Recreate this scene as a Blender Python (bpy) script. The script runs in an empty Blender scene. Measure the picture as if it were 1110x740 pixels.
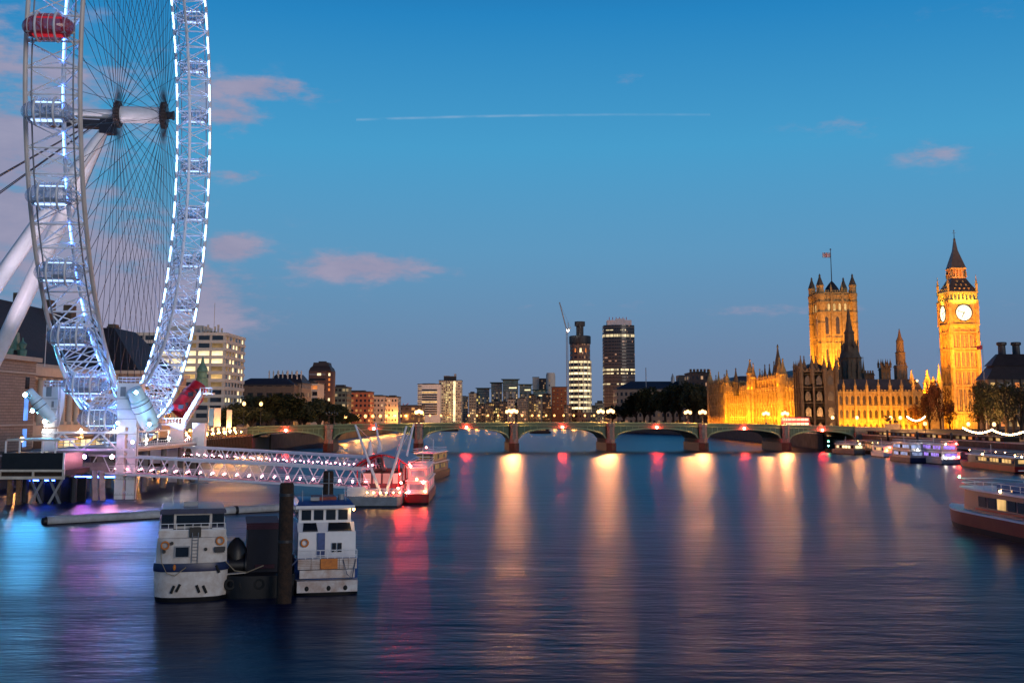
import bpy, math, random
from mathutils import Vector, Matrix, noise
R = math.radians
random.seed(7)
sc = bpy.context.scene
col = sc.collection

# ------------------------------------------------------------------ camera
F_PX, W_PX, H_PX, CX, CY, HOR = 1300.0, 1110.0, 740.0, 555.0, 262.0, 449.0
PITCH = math.atan((HOR - CY) / F_PX)
CAM_Z = 14.0
cd = bpy.data.cameras.new("camera")
cam = bpy.data.objects.new("camera", cd); col.objects.link(cam)
cam.location = (0, 0, CAM_Z)
cam.rotation_euler = (R(90) + PITCH, 0, 0)
cd.sensor_width = 36.0
cd.lens = F_PX / W_PX * 36.0
cd.shift_y = -(H_PX / 2 - CY) / W_PX
cd.clip_end = 30000
sc.camera = cam
_c, _s = math.cos(PITCH), math.sin(PITCH)
def _ray(px, py):
    dx, dv = (px - CX) / F_PX, (CY - py) / F_PX
    return Vector((dx, _c - dv * _s, _s + dv * _c))
def P(px, py, Y):                       # survey helper: point seen at px,py standing at depth Y
    d = _ray(px, py); t = Y / d.y
    return Vector((d.x * t, Y, CAM_Z + d.z * t))
def G(px, py, z=0.0):                   # point seen at px,py lying at height z
    d = _ray(px, py); t = (z - CAM_Z) / d.z
    return Vector((d.x * t, d.y * t, z))
def X(px, Y, z=5.0):                    # x of the pixel column px at depth Y
    dep = Y * _c + (z - CAM_Z) * _s
    return (px - CX) / F_PX * dep
def Z(py, Y): return P(CX, py, Y).z

# ------------------------------------------------------------------ render set-up
sc.render.engine = 'CYCLES'
sc.cycles.use_denoising = True
sc.cycles.max_bounces = 5
sc.cycles.diffuse_bounces = 2
sc.cycles.glossy_bounces = 3
sc.cycles.transparent_max_bounces = 12
sc.cycles.sample_clamp_indirect = 4.0
sc.view_settings.view_transform = 'Standard'
sc.view_settings.look = 'None'
sc.view_settings.exposure = 0.0
sc.view_settings.gamma = 1.0
sc.view_settings.use_curve_mapping = False

# ------------------------------------------------------------------ world: dusk sky with clouds
SUN_EL, SUN_AZ = R(10), R(145)           # glow of the set sun, behind the camera to the right
wd = bpy.data.worlds.new("World"); sc.world = wd; wd.use_nodes = True
nt = wd.node_tree; nt.nodes.clear()
def N(t, **kw):
    n = nt.nodes.new(t)
    for k, v in kw.items(): setattr(n, k, v)
    return n
def MA(op, a, b=None, c=None, clamp=False):
    n = N('ShaderNodeMath', operation=op, use_clamp=clamp)
    for i, v in enumerate((a, b, c)):
        if v is None: continue
        if isinstance(v, (int, float)): n.inputs[i].default_value = v
        else: nt.links.new(v, n.inputs[i])
    return n.outputs[0]
tc = N('ShaderNodeTexCoord')
sep = N('ShaderNodeSeparateXYZ'); nt.links.new(tc.outputs['Generated'], sep.inputs[0])
sx, sy, sz = sep.outputs
az = MA('ARCTAN2', sx, sy)
el = MA('ARCSINE', sz)
ramp = N('ShaderNodeValToRGB')
els = MA('MULTIPLY_ADD', el, 1 / R(90), 0.0, clamp=True)
nt.links.new(els, ramp.inputs[0])
stops = [(0.0, (.160, .215, .335)), (.03, (.145, .235, .390)), (.085, (.105, .305, .520)), (.14, (.060, .330, .595)),
         (.21, (.016, .226, .530)), (.27, (.006, .075, .280)), (.36, (.006, .030, .140)), (.6, (.005, .016, .070)), (1.0, (.004, .012, .055))]
cr = ramp.color_ramp
while len(cr.elements) < len(stops): cr.elements.new(.5)
for e, (p_, c_) in zip(cr.elements, stops): e.position = p_; e.color = (*c_, 1)
nish = N('ShaderNodeTexSky', sky_type='NISHITA', sun_disc=False)
nish.sun_elevation = R(2); nish.sun_rotation = SUN_AZ
nmix = N('ShaderNodeMix', data_type='RGBA', blend_type='ADD'); nmix.inputs[0].default_value = 0.004
nt.links.new(ramp.outputs[0], nmix.inputs[6]); nt.links.new(nish.outputs[0], nmix.inputs[7])
def azel(px, py):
    d = _ray(px, py).normalized(); return math.atan2(d.x, d.y), math.asin(d.z)
# noise in direction space shapes the cloud edges
cvec = N('ShaderNodeCombineXYZ'); nt.links.new(MA('MULTIPLY', az, 1.0), cvec.inputs[0]); nt.links.new(MA('MULTIPLY', el, 2.6), cvec.inputs[1])
nz = N('ShaderNodeTexNoise'); nz.inputs['Scale'].default_value = 9; nz.inputs['Detail'].default_value = 6; nz.inputs['Roughness'].default_value = .66
nt.links.new(cvec.outputs[0], nz.inputs['Vector'])
nz2 = N('ShaderNodeTexNoise'); nz2.inputs['Scale'].default_value = 34; nz2.inputs['Detail'].default_value = 4
nt.links.new(cvec.outputs[0], nz2.inputs['Vector'])
nn = MA('ADD', MA('MULTIPLY', nz.outputs[0], .75), MA('MULTIPLY', nz2.outputs[0], .25))
CLOUDS = [  # px, py, half width, half height, weight
    (-40, 190, 170, 165, 1.1), (60, 115, 95, 70, .85), (150, 320, 150, 62, .95), (70, 270, 140, 85, .9), (285, 97, 80, 17, .85), (250, 125, 48, 28, .80), (262, 191, 48, 9, .62), (230, 100, 40, 30, .6),
    (395, 290, 88, 19, .86), (246, 270, 44, 21, .98), (270, 322, 65, 10, .66), (470, 292, 60, 11, .5), (225, 300, 40, 12, .7),
    (1008, 166, 50, 18, .44), (706, 87, 60, 11, .46), (960, 132, 110, 22, .36), (870, 336, 200, 9, .50), (600, 330, 160, 9, .36), (1060, 20, 80, 16, .22)]
dens = None
for px, py, hw, hh, wgt in CLOUDS:
    a0, e0 = azel(px, py)
    u = MA('MULTIPLY', MA('SUBTRACT', az, a0), F_PX / hw); v = MA('MULTIPLY', MA('SUBTRACT', el, e0), F_PX / hh)
    r2 = MA('ADD', MA('MULTIPLY', u, u), MA('MULTIPLY', v, v))
    g = MA('MULTIPLY', MA('EXPONENT', MA('MULTIPLY', r2, -1.0)), wgt)
    dens = g if dens is None else MA('MAXIMUM', dens, g)
raw = MA('MULTIPLY_ADD', dens, 1.25, MA('MULTIPLY_ADD', nn, 4.0, -2.36))
alpha = N('ShaderNodeMapRange', interpolation_type='SMOOTHSTEP'); nt.links.new(raw, alpha.inputs[0])
alpha.inputs[1].default_value = 0.0; alpha.inputs[2].default_value = .75
alm = MA('MULTIPLY', alpha.outputs[0], MA('MINIMUM', MA('MULTIPLY', dens, 2.0), .88))
cc = N('ShaderNodeValToRGB'); nt.links.new(MA('MULTIPLY_ADD', nn, 1.6, -.3), cc.inputs[0])
cc.color_ramp.elements[0].color = (.22, .22, .36, 1); cc.color_ramp.elements[1].color = (.43, .38, .50, 1)
cmix = N('ShaderNodeMix', data_type='RGBA'); nt.links.new(alm, cmix.inputs[0]); nt.links.new(nmix.outputs[2], cmix.inputs[6]); nt.links.new(cc.outputs[0], cmix.inputs[7])
# high thin vapour trail
a0, e0 = azel(386, 130); a1, e1 = azel(580, 125.2); a2, e2 = azel(770, 124.5)
pa = Vector((a0, e0)); pb = Vector((a2, e2))
tt = MA('MULTIPLY', MA('SUBTRACT', az, a0), 1 / (a2 - a0))
bow = e1 - (e0 + e2) / 2
el_line = MA('ADD', MA('MULTIPLY_ADD', tt, e2 - e0, e0), MA('MULTIPLY', MA('MULTIPLY', tt, MA('SUBTRACT', 1.0, tt)), 4 * bow))
dd = MA('ABSOLUTE', MA('SUBTRACT', el, el_line))
ln = MA('SUBTRACT', 1.0, MA('MULTIPLY', dd, F_PX / 1.9), clamp=True)
inside = MA('MULTIPLY', MA('GREATER_THAN', tt, 0.0), MA('LESS_THAN', tt, 1.0))
fade = MA('MULTIPLY_ADD', tt, -.26, .36)
front = MA('GREATER_THAN', sy, 0.0)
brk = MA('MULTIPLY_ADD', nz2.outputs[0], 3.0, -.9, clamp=True)
tr = MA('MULTIPLY', MA('MULTIPLY', MA('MULTIPLY', ln, inside), brk), MA('MULTIPLY', fade, front))
tmix = N('ShaderNodeMix', data_type='RGBA'); nt.links.new(tr, tmix.inputs[0]); nt.links.new(cmix.outputs[2], tmix.inputs[6]); tmix.inputs[7].default_value = (.62, .66, .75, 1)
bg = N('ShaderNodeBackground'); bg.inputs[1].default_value = 1.0
nt.links.new(tmix.outputs[2], bg.inputs[0])
out = N('ShaderNodeOutputWorld'); nt.links.new(bg.outputs[0], out.inputs[0])

sd = bpy.data.lights.new("sun", 'SUN'); sd.energy = 0.9; sd.angle = R(30); sd.color = (1, .86, .74)
so = bpy.data.objects.new("sun", sd); col.objects.link(so)
so.rotation_euler = Vector((-math.sin(SUN_AZ) * math.cos(SUN_EL), -math.cos(SUN_AZ) * math.cos(SUN_EL) , -math.sin(SUN_EL))).to_track_quat('-Z', 'Y').to_euler()

# ------------------------------------------------------------------ mesh builder
MW = {}
class MB:
    def __init__(s): s.v = []; s.f = []
    def add(s, vs, fs):
        o = len(s.v); s.v += [tuple(v) for v in vs]; s.f += [tuple(i + o for i in f) for f in fs]; return s
    def bb(s, x0, x1, y0, y1, z0, z1):
        return s.add([(x0,y0,z0),(x1,y0,z0),(x1,y1,z0),(x0,y1,z0),(x0,y0,z1),(x1,y0,z1),(x1,y1,z1),(x0,y1,z1)],
                     [(0,3,2,1),(4,5,6,7),(0,1,5,4),(1,2,6,5),(2,3,7,6),(3,0,4,7)])
    def box(s, c, d, rz=0, M=None):
        hx, hy, hz = d[0]/2, d[1]/2, d[2]/2
        m = M or Matrix.Rotation(rz, 3, 'Z'); c = Vector(c)
        vs = [c + m @ Vector(q) for q in ((-hx,-hy,-hz),(hx,-hy,-hz),(hx,hy,-hz),(-hx,hy,-hz),(-hx,-hy,hz),(hx,-hy,hz),(hx,hy,hz),(-hx,hy,hz))]
        return s.add(vs, [(0,3,2,1),(4,5,6,7),(0,1,5,4),(1,2,6,5),(2,3,7,6),(3,0,4,7)])
    def beam(s, p0, p1, w, h):           # rectangular bar between two points
        p0, p1 = Vector(p0), Vector(p1); d = p1 - p0; L = d.length
        q = d.to_track_quat('X', 'Z').to_matrix()
        return s.box((p0 + p1) / 2, (L, w, h), M=q)
    def tube(s, p0, p1, r0, r1=None, n=8, caps=True):
        p0, p1 = Vector(p0), Vector(p1); r1 = r0 if r1 is None else r1
        d = (p1 - p0).normalized(); a = d.orthogonal().normalized(); b = d.cross(a)
        vs = []
        for p, r in ((p0, r0), (p1, r1)):
            for k in range(n):
                t = 2*math.pi*k/n; vs.append(p + (a*math.cos(t) + b*math.sin(t)) * r)
        fs = [(k, (k+1) % n, n + (k+1) % n, n + k) for k in range(n)]
        if caps: fs += [tuple(range(n-1, -1, -1)), tuple(range(n, 2*n))]
        return s.add(vs, fs)
    def path(s, pts, r, n=6, closed=False):
        pts = [Vector(p) for p in pts]; m = len(pts); vs = []
        for i, p in enumerate(pts):
            q0 = pts[(i-1) % m] if closed or i else p; q1 = pts[(i+1) % m] if closed or i < m-1 else p
            d = (q1 - q0).normalized(); up = Vector((0,0,1)) if abs(d.z) < .95 else Vector((0,1,0))
            a = d.cross(up).normalized(); b = a.cross(d)
            for k in range(n):
                t = 2*math.pi*k/n; vs.append(p + (a*math.cos(t) + b*math.sin(t)) * r)
        fs = []
        for i in range(m if closed else m-1):
            j = (i+1) % m
            fs += [(i*n+k, i*n+(k+1) % n, j*n+(k+1) % n, j*n+k) for k in range(n)]
        if not closed: fs += [tuple(range(n-1,-1,-1)), tuple((m-1)*n+k for k in range(n))]
        return s.add(vs, fs)
    def ring(s, c, u, w, r, rt, seg=96, n=6):   # torus round c in the plane u,w
        c, u, w = Vector(c), Vector(u), Vector(w); ax = u.cross(w).normalized(); vs = []; fs = []
        for i in range(seg):
            t = 2*math.pi*i/seg; e = u*math.cos(t) + w*math.sin(t)
            for k in range(n):
                q = 2*math.pi*k/n; vs.append(c + e*(r + rt*math.cos(q)) + ax*rt*math.sin(q))
        for i in range(seg):
            j = (i+1) % seg
            fs += [(i*n+k, j*n+k, j*n+(k+1) % n, i*n+(k+1) % n) for k in range(n)]
        return s.add(vs, fs)
    def lathe(s, c, prof, n=12, rot=0):
        c = Vector(c); vs = []; fs = []
        for r, z in prof:
            for k in range(n):
                t = 2*math.pi*k/n + rot; vs.append((c.x + r*math.cos(t), c.y + r*math.sin(t), c.z + z))
        for i in range(len(prof)-1):
            fs += [(i*n+k, i*n+(k+1) % n, (i+1)*n+(k+1) % n, (i+1)*n+k) for k in range(n)]
        fs += [tuple(range(n-1,-1,-1)), tuple((len(prof)-1)*n+k for k in range(n))]
        return s.add(vs, fs)
    def prism(s, poly, z0, z1, k=1.0):
        n = len(poly); cx = sum(p[0] for p in poly)/n; cy = sum(p[1] for p in poly)/n
        vs = [(p[0], p[1], z0) for p in poly] + [(cx + (p[0]-cx)*k, cy + (p[1]-cy)*k, z1) for p in poly]
        return s.add(vs, [tuple(range(n-1,-1,-1)), tuple(range(n, 2*n))] + [(i, (i+1) % n, n+(i+1) % n, n+i) for i in range(n)])
    def loft(s, rings, caps=True):
        n = len(rings[0]); m = len(rings); vs = [v for r in rings for v in r]
        fs = [(i*n+k, i*n+(k+1) % n, (i+1)*n+(k+1) % n, (i+1)*n+k) for i in range(m-1) for k in range(n)]
        if caps: fs += [tuple(range(n-1,-1,-1)), tuple((m-1)*n+k for k in range(n))]
        return s.add(vs, fs)
    def ell(s, c, r, M=None, nu=14, nv=9):
        c = Vector(c); vs = []; fs = []
        for i in range(nv+1):
            ph = math.pi*i/nv
            for k in range(nu):
                t = 2*math.pi*k/nu; q = Vector((r[0]*math.sin(ph)*math.cos(t), r[1]*math.sin(ph)*math.sin(t), r[2]*math.cos(ph)))
                vs.append(c + (M @ q if M else q))
        for i in range(nv): fs += [(i*nu+k, (i+1)*nu+k, (i+1)*nu+(k+1) % nu, i*nu+(k+1) % nu) for k in range(nu)]
        return s.add(vs, fs)
    def hip(s, x0, x1, y0, y1, z0, z1, ix, iy):   # roof: rectangle shrunk by ix, iy at the top
        return s.add([(x0,y0,z0),(x1,y0,z0),(x1,y1,z0),(x0,y1,z0),(x0+ix,y0+iy,z1),(x1-ix,y0+iy,z1),(x1-ix,y1-iy,z1),(x0+ix,y1-iy,z1)],
                     [(0,3,2,1),(4,5,6,7),(0,1,5,4),(1,2,6,5),(2,3,7,6),(3,0,4,7)])
    def pinnacle(s, x, y, z, h, w, n=4):
        s.box((x, y, z + h*.22), (w, w, h*.44))
        s.box((x, y, z + h*.45), (w*1.35, w*1.35, h*.05))
        s.lathe((x, y, z + h*.47), [(w*.68, 0), (w*.30, h*.28), (w*.08, h*.47), (w*.2, h*.49), (w*.05, h*.55)], n, R(45))
        return s
    def mesh(s, name, mats, inv=None, sharp=35):
        me = bpy.data.meshes.new(name)
        vs = [inv @ Vector(v) for v in s.v] if inv else s.v
        me.from_pydata([tuple(v) for v in vs], [], s.f); me.update()
        for m in (mats if isinstance(mats, (list, tuple)) else [mats]): me.materials.append(m)
        me.polygons.foreach_set('use_smooth', [True]*len(me.polygons))
        me.set_sharp_from_angle(angle=R(sharp))
        return me

def tag(o, label, cat, group=None, kind=None):
    if label: o['label'] = label
    if cat: o['category'] = cat
    if group: o['group'] = group
    if kind: o['kind'] = kind
    return o
def thing(name, label, cat, loc=(0,0,0), rz=0, group=None):
    o = bpy.data.objects.new(name, None); col.objects.link(o); o.empty_display_size = .5
    o.location = loc; o.rotation_euler = (0,0,rz)
    MW[o.name] = Matrix.Translation(Vector(loc)) @ Matrix.Rotation(rz, 4, 'Z')
    return tag(o, label, cat, group)
def part(name, mb, m, parent, label=None, local=False, kind=None):
    inv = None if local else MW[parent.name].inverted()
    o = bpy.data.objects.new(name, mb.mesh(name, m, inv)); col.objects.link(o); o.parent = parent
    MW[o.name] = MW[parent.name]
    if label: o['label'] = label
    if kind: o['kind'] = kind
    return o
def solo(name, mb, m, label, cat, loc=(0,0,0), group=None, kind=None):
    loc = Vector(loc)
    o = bpy.data.objects.new(name, mb.mesh(name, m, Matrix.Translation(-loc))); col.objects.link(o); o.location = loc
    MW[o.name] = Matrix.Translation(loc)
    return tag(o, label, cat, group, kind)
def struct(name, mb, m):
    o = bpy.data.objects.new(name, mb.mesh(name, m)); col.objects.link(o); o['kind'] = 'structure'; return o
def dup(root, loc, rz=0, label=None, group=None, scale=None):
    def rec(o, par):
        c = o.copy(); col.objects.link(c)
        if par: c.parent = par
        for ch in o.children: rec(ch, c)
        return c
    r = rec(root, None); r.location = loc; r.rotation_euler = (0,0,rz)
    if scale: r.scale = (scale,)*3 if isinstance(scale, (int, float)) else scale
    if label: r['label'] = label
    if group: r['group'] = group
    MW[r.name] = Matrix.Translation(Vector(loc)) @ Matrix.Rotation(rz, 4, 'Z')
    return r
ORD = ['first','second','third','fourth','fifth','sixth','seventh','eighth','ninth','tenth','eleventh','twelfth','thirteenth','fourteenth','fifteenth','sixteenth','seventeenth','eighteenth','nineteenth','twentieth']

# ------------------------------------------------------------------ materials
def mat(name, c, rough=.7, metal=0, var=.22, scale=.6, bump=0.0, bscale=None, spec=.5, c2=None, detail=5):
    m = bpy.data.materials.new(name); m.use_nodes = True; t = m.node_tree; b = t.nodes['Principled BSDF']
    b.inputs['Roughness'].default_value = rough; b.inputs['Metallic'].default_value = metal
    b.inputs['Specular IOR Level'].default_value = spec
    co = t.nodes.new('ShaderNodeTexCoord'); nz = t.nodes.new('ShaderNodeTexNoise'); nz.inputs['Scale'].default_value = scale; nz.inputs['Detail'].default_value = detail
    nz.inputs['Roughness'].default_value = .65
    t.links.new(co.outputs['Object'], nz.inputs['Vector'])
    rp = t.nodes.new('ShaderNodeValToRGB'); t.links.new(nz.outputs[0], rp.inputs[0])
    lo = c2 or tuple(x*(1-var) for x in c); hi = tuple(min(1, x*(1+var)) for x in c) if c2 is None else c
    rp.color_ramp.elements[0].position = .3; rp.color_ramp.elements[1].position = .7
    rp.color_ramp.elements[0].color = (*lo, 1); rp.color_ramp.elements[1].color = (*hi, 1)
    t.links.new(rp.outputs[0], b.inputs['Base Color'])
    if bump:
        n2 = t.nodes.new('ShaderNodeTexNoise'); n2.inputs['Scale'].default_value = bscale or scale*6; n2.inputs['Detail'].default_value = 3
        t.links.new(co.outputs['Object'], n2.inputs['Vector'])
        bp = t.nodes.new('ShaderNodeBump'); bp.inputs['Strength'].default_value = bump; bp.inputs['Distance'].default_value = .1
        t.links.new(n2.outputs[0], bp.inputs['Height']); t.links.new(bp.outputs[0], b.inputs['Normal'])
    return m
def emat(name, c, s, var=0.0, scale=1.0):
    m = bpy.data.materials.new(name); m.use_nodes = True; t = m.node_tree; t.nodes.clear()
    e = t.nodes.new('ShaderNodeEmission'); e.inputs[0].default_value = (*c, 1); e.inputs[1].default_value = s
    if var:
        co = t.nodes.new('ShaderNodeTexCoord'); nz = t.nodes.new('ShaderNodeTexNoise'); nz.inputs['Scale'].default_value = scale
        mr = t.nodes.new('ShaderNodeMapRange'); mr.inputs[1].default_value = .3; mr.inputs[2].default_value = .7; mr.inputs[3].default_value = s*(1-var); mr.inputs[4].default_value = s*(1+var)
        t.links.new(co.outputs['Object'], nz.inputs['Vector']); t.links.new(nz.outputs[0], mr.inputs[0]); t.links.new(mr.outputs[0], e.inputs[1])
    o = t.nodes.new('ShaderNodeOutputMaterial'); t.links.new(e.outputs[0], o.inputs[0])
    return m
def globe(name, c, s):                     # glowing lantern glass that lets half of the bulb's light through
    m = bpy.data.materials.new(name); m.use_nodes = True; t = m.node_tree; t.nodes.clear()
    e = t.nodes.new('ShaderNodeEmission'); e.inputs[0].default_value = (*c, 1); e.inputs[1].default_value = s*2
    tr = t.nodes.new('ShaderNodeBsdfTransparent'); mx = t.nodes.new('ShaderNodeMixShader'); o = t.nodes.new('ShaderNodeOutputMaterial')
    t.links.new(e.outputs[0], mx.inputs[1]); t.links.new(tr.outputs[0], mx.inputs[2]); t.links.new(mx.outputs[0], o.inputs[0]); return m
def brickwall(name, c, c2, mortar, cw, ch, rough=.85):   # courses of masonry in object space (u = x+y)
    m = mat(name, c, rough); t = m.node_tree; b = t.nodes['Principled BSDF']
    co = t.nodes.new('ShaderNodeTexCoord'); sp = t.nodes.new('ShaderNodeSeparateXYZ'); t.links.new(co.outputs['Object'], sp.inputs[0])
    ad = t.nodes.new('ShaderNodeMath'); t.links.new(sp.outputs[0], ad.inputs[0]); t.links.new(sp.outputs[1], ad.inputs[1])
    cb = t.nodes.new('ShaderNodeCombineXYZ'); t.links.new(ad.outputs[0], cb.inputs[0]); t.links.new(sp.outputs[2], cb.inputs[1])
    br = t.nodes.new('ShaderNodeTexBrick'); br.inputs['Scale'].default_value = 1; br.inputs['Brick Width'].default_value = cw; br.inputs['Row Height'].default_value = ch
    br.inputs['Mortar Size'].default_value = ch*.07; br.inputs['Color1'].default_value = (*c, 1); br.inputs['Color2'].default_value = (*c2, 1); br.inputs['Mortar'].default_value = (*mortar, 1)
    t.links.new(cb.outputs[0], br.inputs['Vector']); t.links.new(br.outputs[0], b.inputs['Base Color'])
    return m
def litwall(name, c, cw, ch, wx, wz, lit, lc, ls, glass=(.02,.025,.035), rough=.8):
    """Far building wall: a grid of windows cw x ch in object space; a random share of them lit."""
    m = mat(name, c, rough); t = m.node_tree; b = t.nodes['Principled BSDF']; L = t.links.new
    src = b.inputs['Base Color'].links[0].from_socket
    def M(op, a, b_=None, clamp=False):
        n = t.nodes.new('ShaderNodeMath'); n.operation = op; n.use_clamp = clamp
        for i, v in enumerate((a, b_)):
            if v is None: continue
            if isinstance(v, (int, float)): n.inputs[i].default_value = v
            else: L(v, n.inputs[i])
        return n.outputs[0]
    co = t.nodes.new('ShaderNodeTexCoord'); sp = t.nodes.new('ShaderNodeSeparateXYZ'); L(co.outputs['Object'], sp.inputs[0])
    u = M('DIVIDE', M('ADD', M('ADD', sp.outputs[0], sp.outputs[1]), 500.0), cw); v = M('DIVIDE', sp.outputs[2], ch)
    fu, fv = M('FRACT', u), M('FRACT', v)
    inx = M('LESS_THAN', M('ABSOLUTE', M('SUBTRACT', fu, .5)), wx/2); inz = M('LESS_THAN', M('ABSOLUTE', M('SUBTRACT', fv, .5)), wz/2)
    geo = t.nodes.new('ShaderNodeNewGeometry'); sn = t.nodes.new('ShaderNodeSeparateXYZ'); L(geo.outputs['Normal'], sn.inputs[0])
    win = M('MULTIPLY', M('MULTIPLY', inx, inz), M('LESS_THAN', M('ABSOLUTE', sn.outputs[2]), .5))
    cb = t.nodes.new('ShaderNodeCombineXYZ'); L(M('FLOOR', u), cb.inputs[0]); L(M('FLOOR', v), cb.inputs[1])
    wn = t.nodes.new('ShaderNodeTexWhiteNoise'); wn.noise_dimensions = '2D'; L(cb.outputs[0], wn.inputs['Vector'])
    on = M('MULTIPLY', win, M('LESS_THAN', wn.outputs['Value'], lit))
    mx = t.nodes.new('ShaderNodeMix'); mx.data_type = 'RGBA'; L(win, mx.inputs[0]); L(src, mx.inputs[6]); mx.inputs[7].default_value = (*glass, 1)
    L(mx.outputs[2], b.inputs['Base Color'])
    ro = M('SUBTRACT', rough, M('MULTIPLY', win, rough - .15)); L(ro, b.inputs['Roughness'])
    w2 = t.nodes.new('ShaderNodeSeparateColor'); L(wn.outputs['Color'], w2.inputs[0])
    b.inputs['Emission Color'].default_value = (*lc, 1)
    L(M('MULTIPLY', on, M('MULTIPLY', M('ADD', w2.outputs[1], .25), ls)), b.inputs['Emission Strength'])
    return m
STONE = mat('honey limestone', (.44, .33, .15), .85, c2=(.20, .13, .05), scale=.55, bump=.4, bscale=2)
STONE_D = mat('unlit limestone', (.095, .075, .055), .9, var=.35, scale=.5, bump=.4, bscale=2)  # dark copy of the limestone; shade of unlit towers put into its colour
PORT = brickwall('banded portland stone', (.36, .29, .25), (.30, .24, .21), (.12, .095, .085), 2.6, .72)
SLATE = mat('dark slate', (.018, .019, .024), .6, var=.4, scale=.8, bump=.3)
LEADROOF = mat('lead roof', (.06, .065, .075), .5, var=.3, scale=.5)
WHITE = mat('white painted steel', (.78, .78, .80), .42, var=.06, scale=1.2)
WHITEP = mat('weathered white paint', (.70, .68, .66), .45, c2=(.50, .43, .38), scale=1.6, detail=8)
CREAM = mat('warm lit steel chord', (.62, .55, .50), .4, var=.1, scale=.5)  # white steel; warm light on the chords put into the colour
GREY = mat('grey steel', (.26, .27, .29), .45, .3, var=.15)
DARK = mat('dark steel', (.03, .03, .035), .5, .2, var=.3)
BLACK = mat('black hull paint', (.008, .008, .010), .45, var=.4, scale=.8)
CABLE = mat('steel cable', (.05, .055, .075), .45, .4, var=.1)
NAVY = mat('navy paint', (.014, .022, .075), .35, var=.3, scale=1.5)
BLUEP = mat('blue boat paint', (.03, .07, .22), .35, var=.3, scale=1.5)
GREENP = mat('bridge green paint', (.070, .115, .060), .5, var=.2, scale=.8)
GREENL = mat('bridge pale green paint', (.18, .28, .17), .5, var=.15, scale=.8)
GRANITE = mat('pier granite', (.22, .19, .16), .85, var=.3, scale=.8, bump=.4)
GRANITE_W = mat('wet pier granite', (.035, .033, .034), .5, var=.4, scale=.6, bump=.4)
DULL = mat('dull black steel', (.010, .010, .011), .95, spec=.08)
WOOD = mat('old timber pile', (.055, .028, .015), .9, c2=(.012, .008, .006), scale=2.2, bump=.8, bscale=9)
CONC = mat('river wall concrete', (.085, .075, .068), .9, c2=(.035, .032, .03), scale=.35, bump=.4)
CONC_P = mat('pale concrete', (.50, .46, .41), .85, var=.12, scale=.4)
PAVE = mat('paving', (.16, .14, .125), .85, var=.25, scale=.4)
ASPH = mat('asphalt', (.05, .05, .052), .9, var=.2, scale=.8)
EARTH = mat('city ground', (.06, .06, .06), .95, var=.3, scale=.05)
BRICK = mat('red brown brick', (.17, .055, .03), .9, var=.25, scale=1.2)
GLASS = mat('dark window glass', (.012, .016, .024), .08, var=.3, spec=.8)
COPPER = mat('green copper', (.10, .23, .19), .6, var=.3, scale=1.0)
RED = mat('red paint', (.50, .016, .02), .35, var=.2, scale=1.5)
MAROON = mat('maroon tarpaulin', (.045, .006, .018), .7, var=.3, scale=1.5, bump=.3)
ORANGE = mat('orange paint', (.75, .24, .02), .5, c2=(.45, .12, .02), scale=2.5)
RUBBER = mat('tyre rubber', (.012, .012, .012), .8)
TRUNK = mat('bark', (.035, .025, .018), .95, var=.3, scale=3)
L_WARM = globe('lamp warm', (1, .54, .19), 3.2)
L_WARM_S = emat('lamp warm small', (1, .50, .16), 110)
L_PROM = globe('promenade lamp glow', (1, .50, .15), 3.0)
L_CANOPY = emat('canopy lamp glow', (1, .55, .2), 40)
L_PINK = emat('lamp pink white', (1, .36, .46), 42)
L_RED = emat('lamp red', (1, .04, .03), 800)
L_GREEN = emat('lamp green', (.15, 1, .5), 60)
L_WHITE = emat('lamp white', (1, .9, .75), 200)
LED = emat('blue white led strip', (.26, .50, 1), 11.0)
W_HOT = emat('window bright', (1, .78, .42), 1.6, .5, .25)
W_WARM = emat('window warm', (1, .60, .22), .8, .5, .3)
W_DIM = emat('window dim', (1, .62, .28), .22, .6, .3)
W_ORG = emat('window orange', (1, .30, .08), .8, .4, .3)
W_BLUE = emat('window blue', (.15, .35, 1), 1.2, .4, .3)
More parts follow.
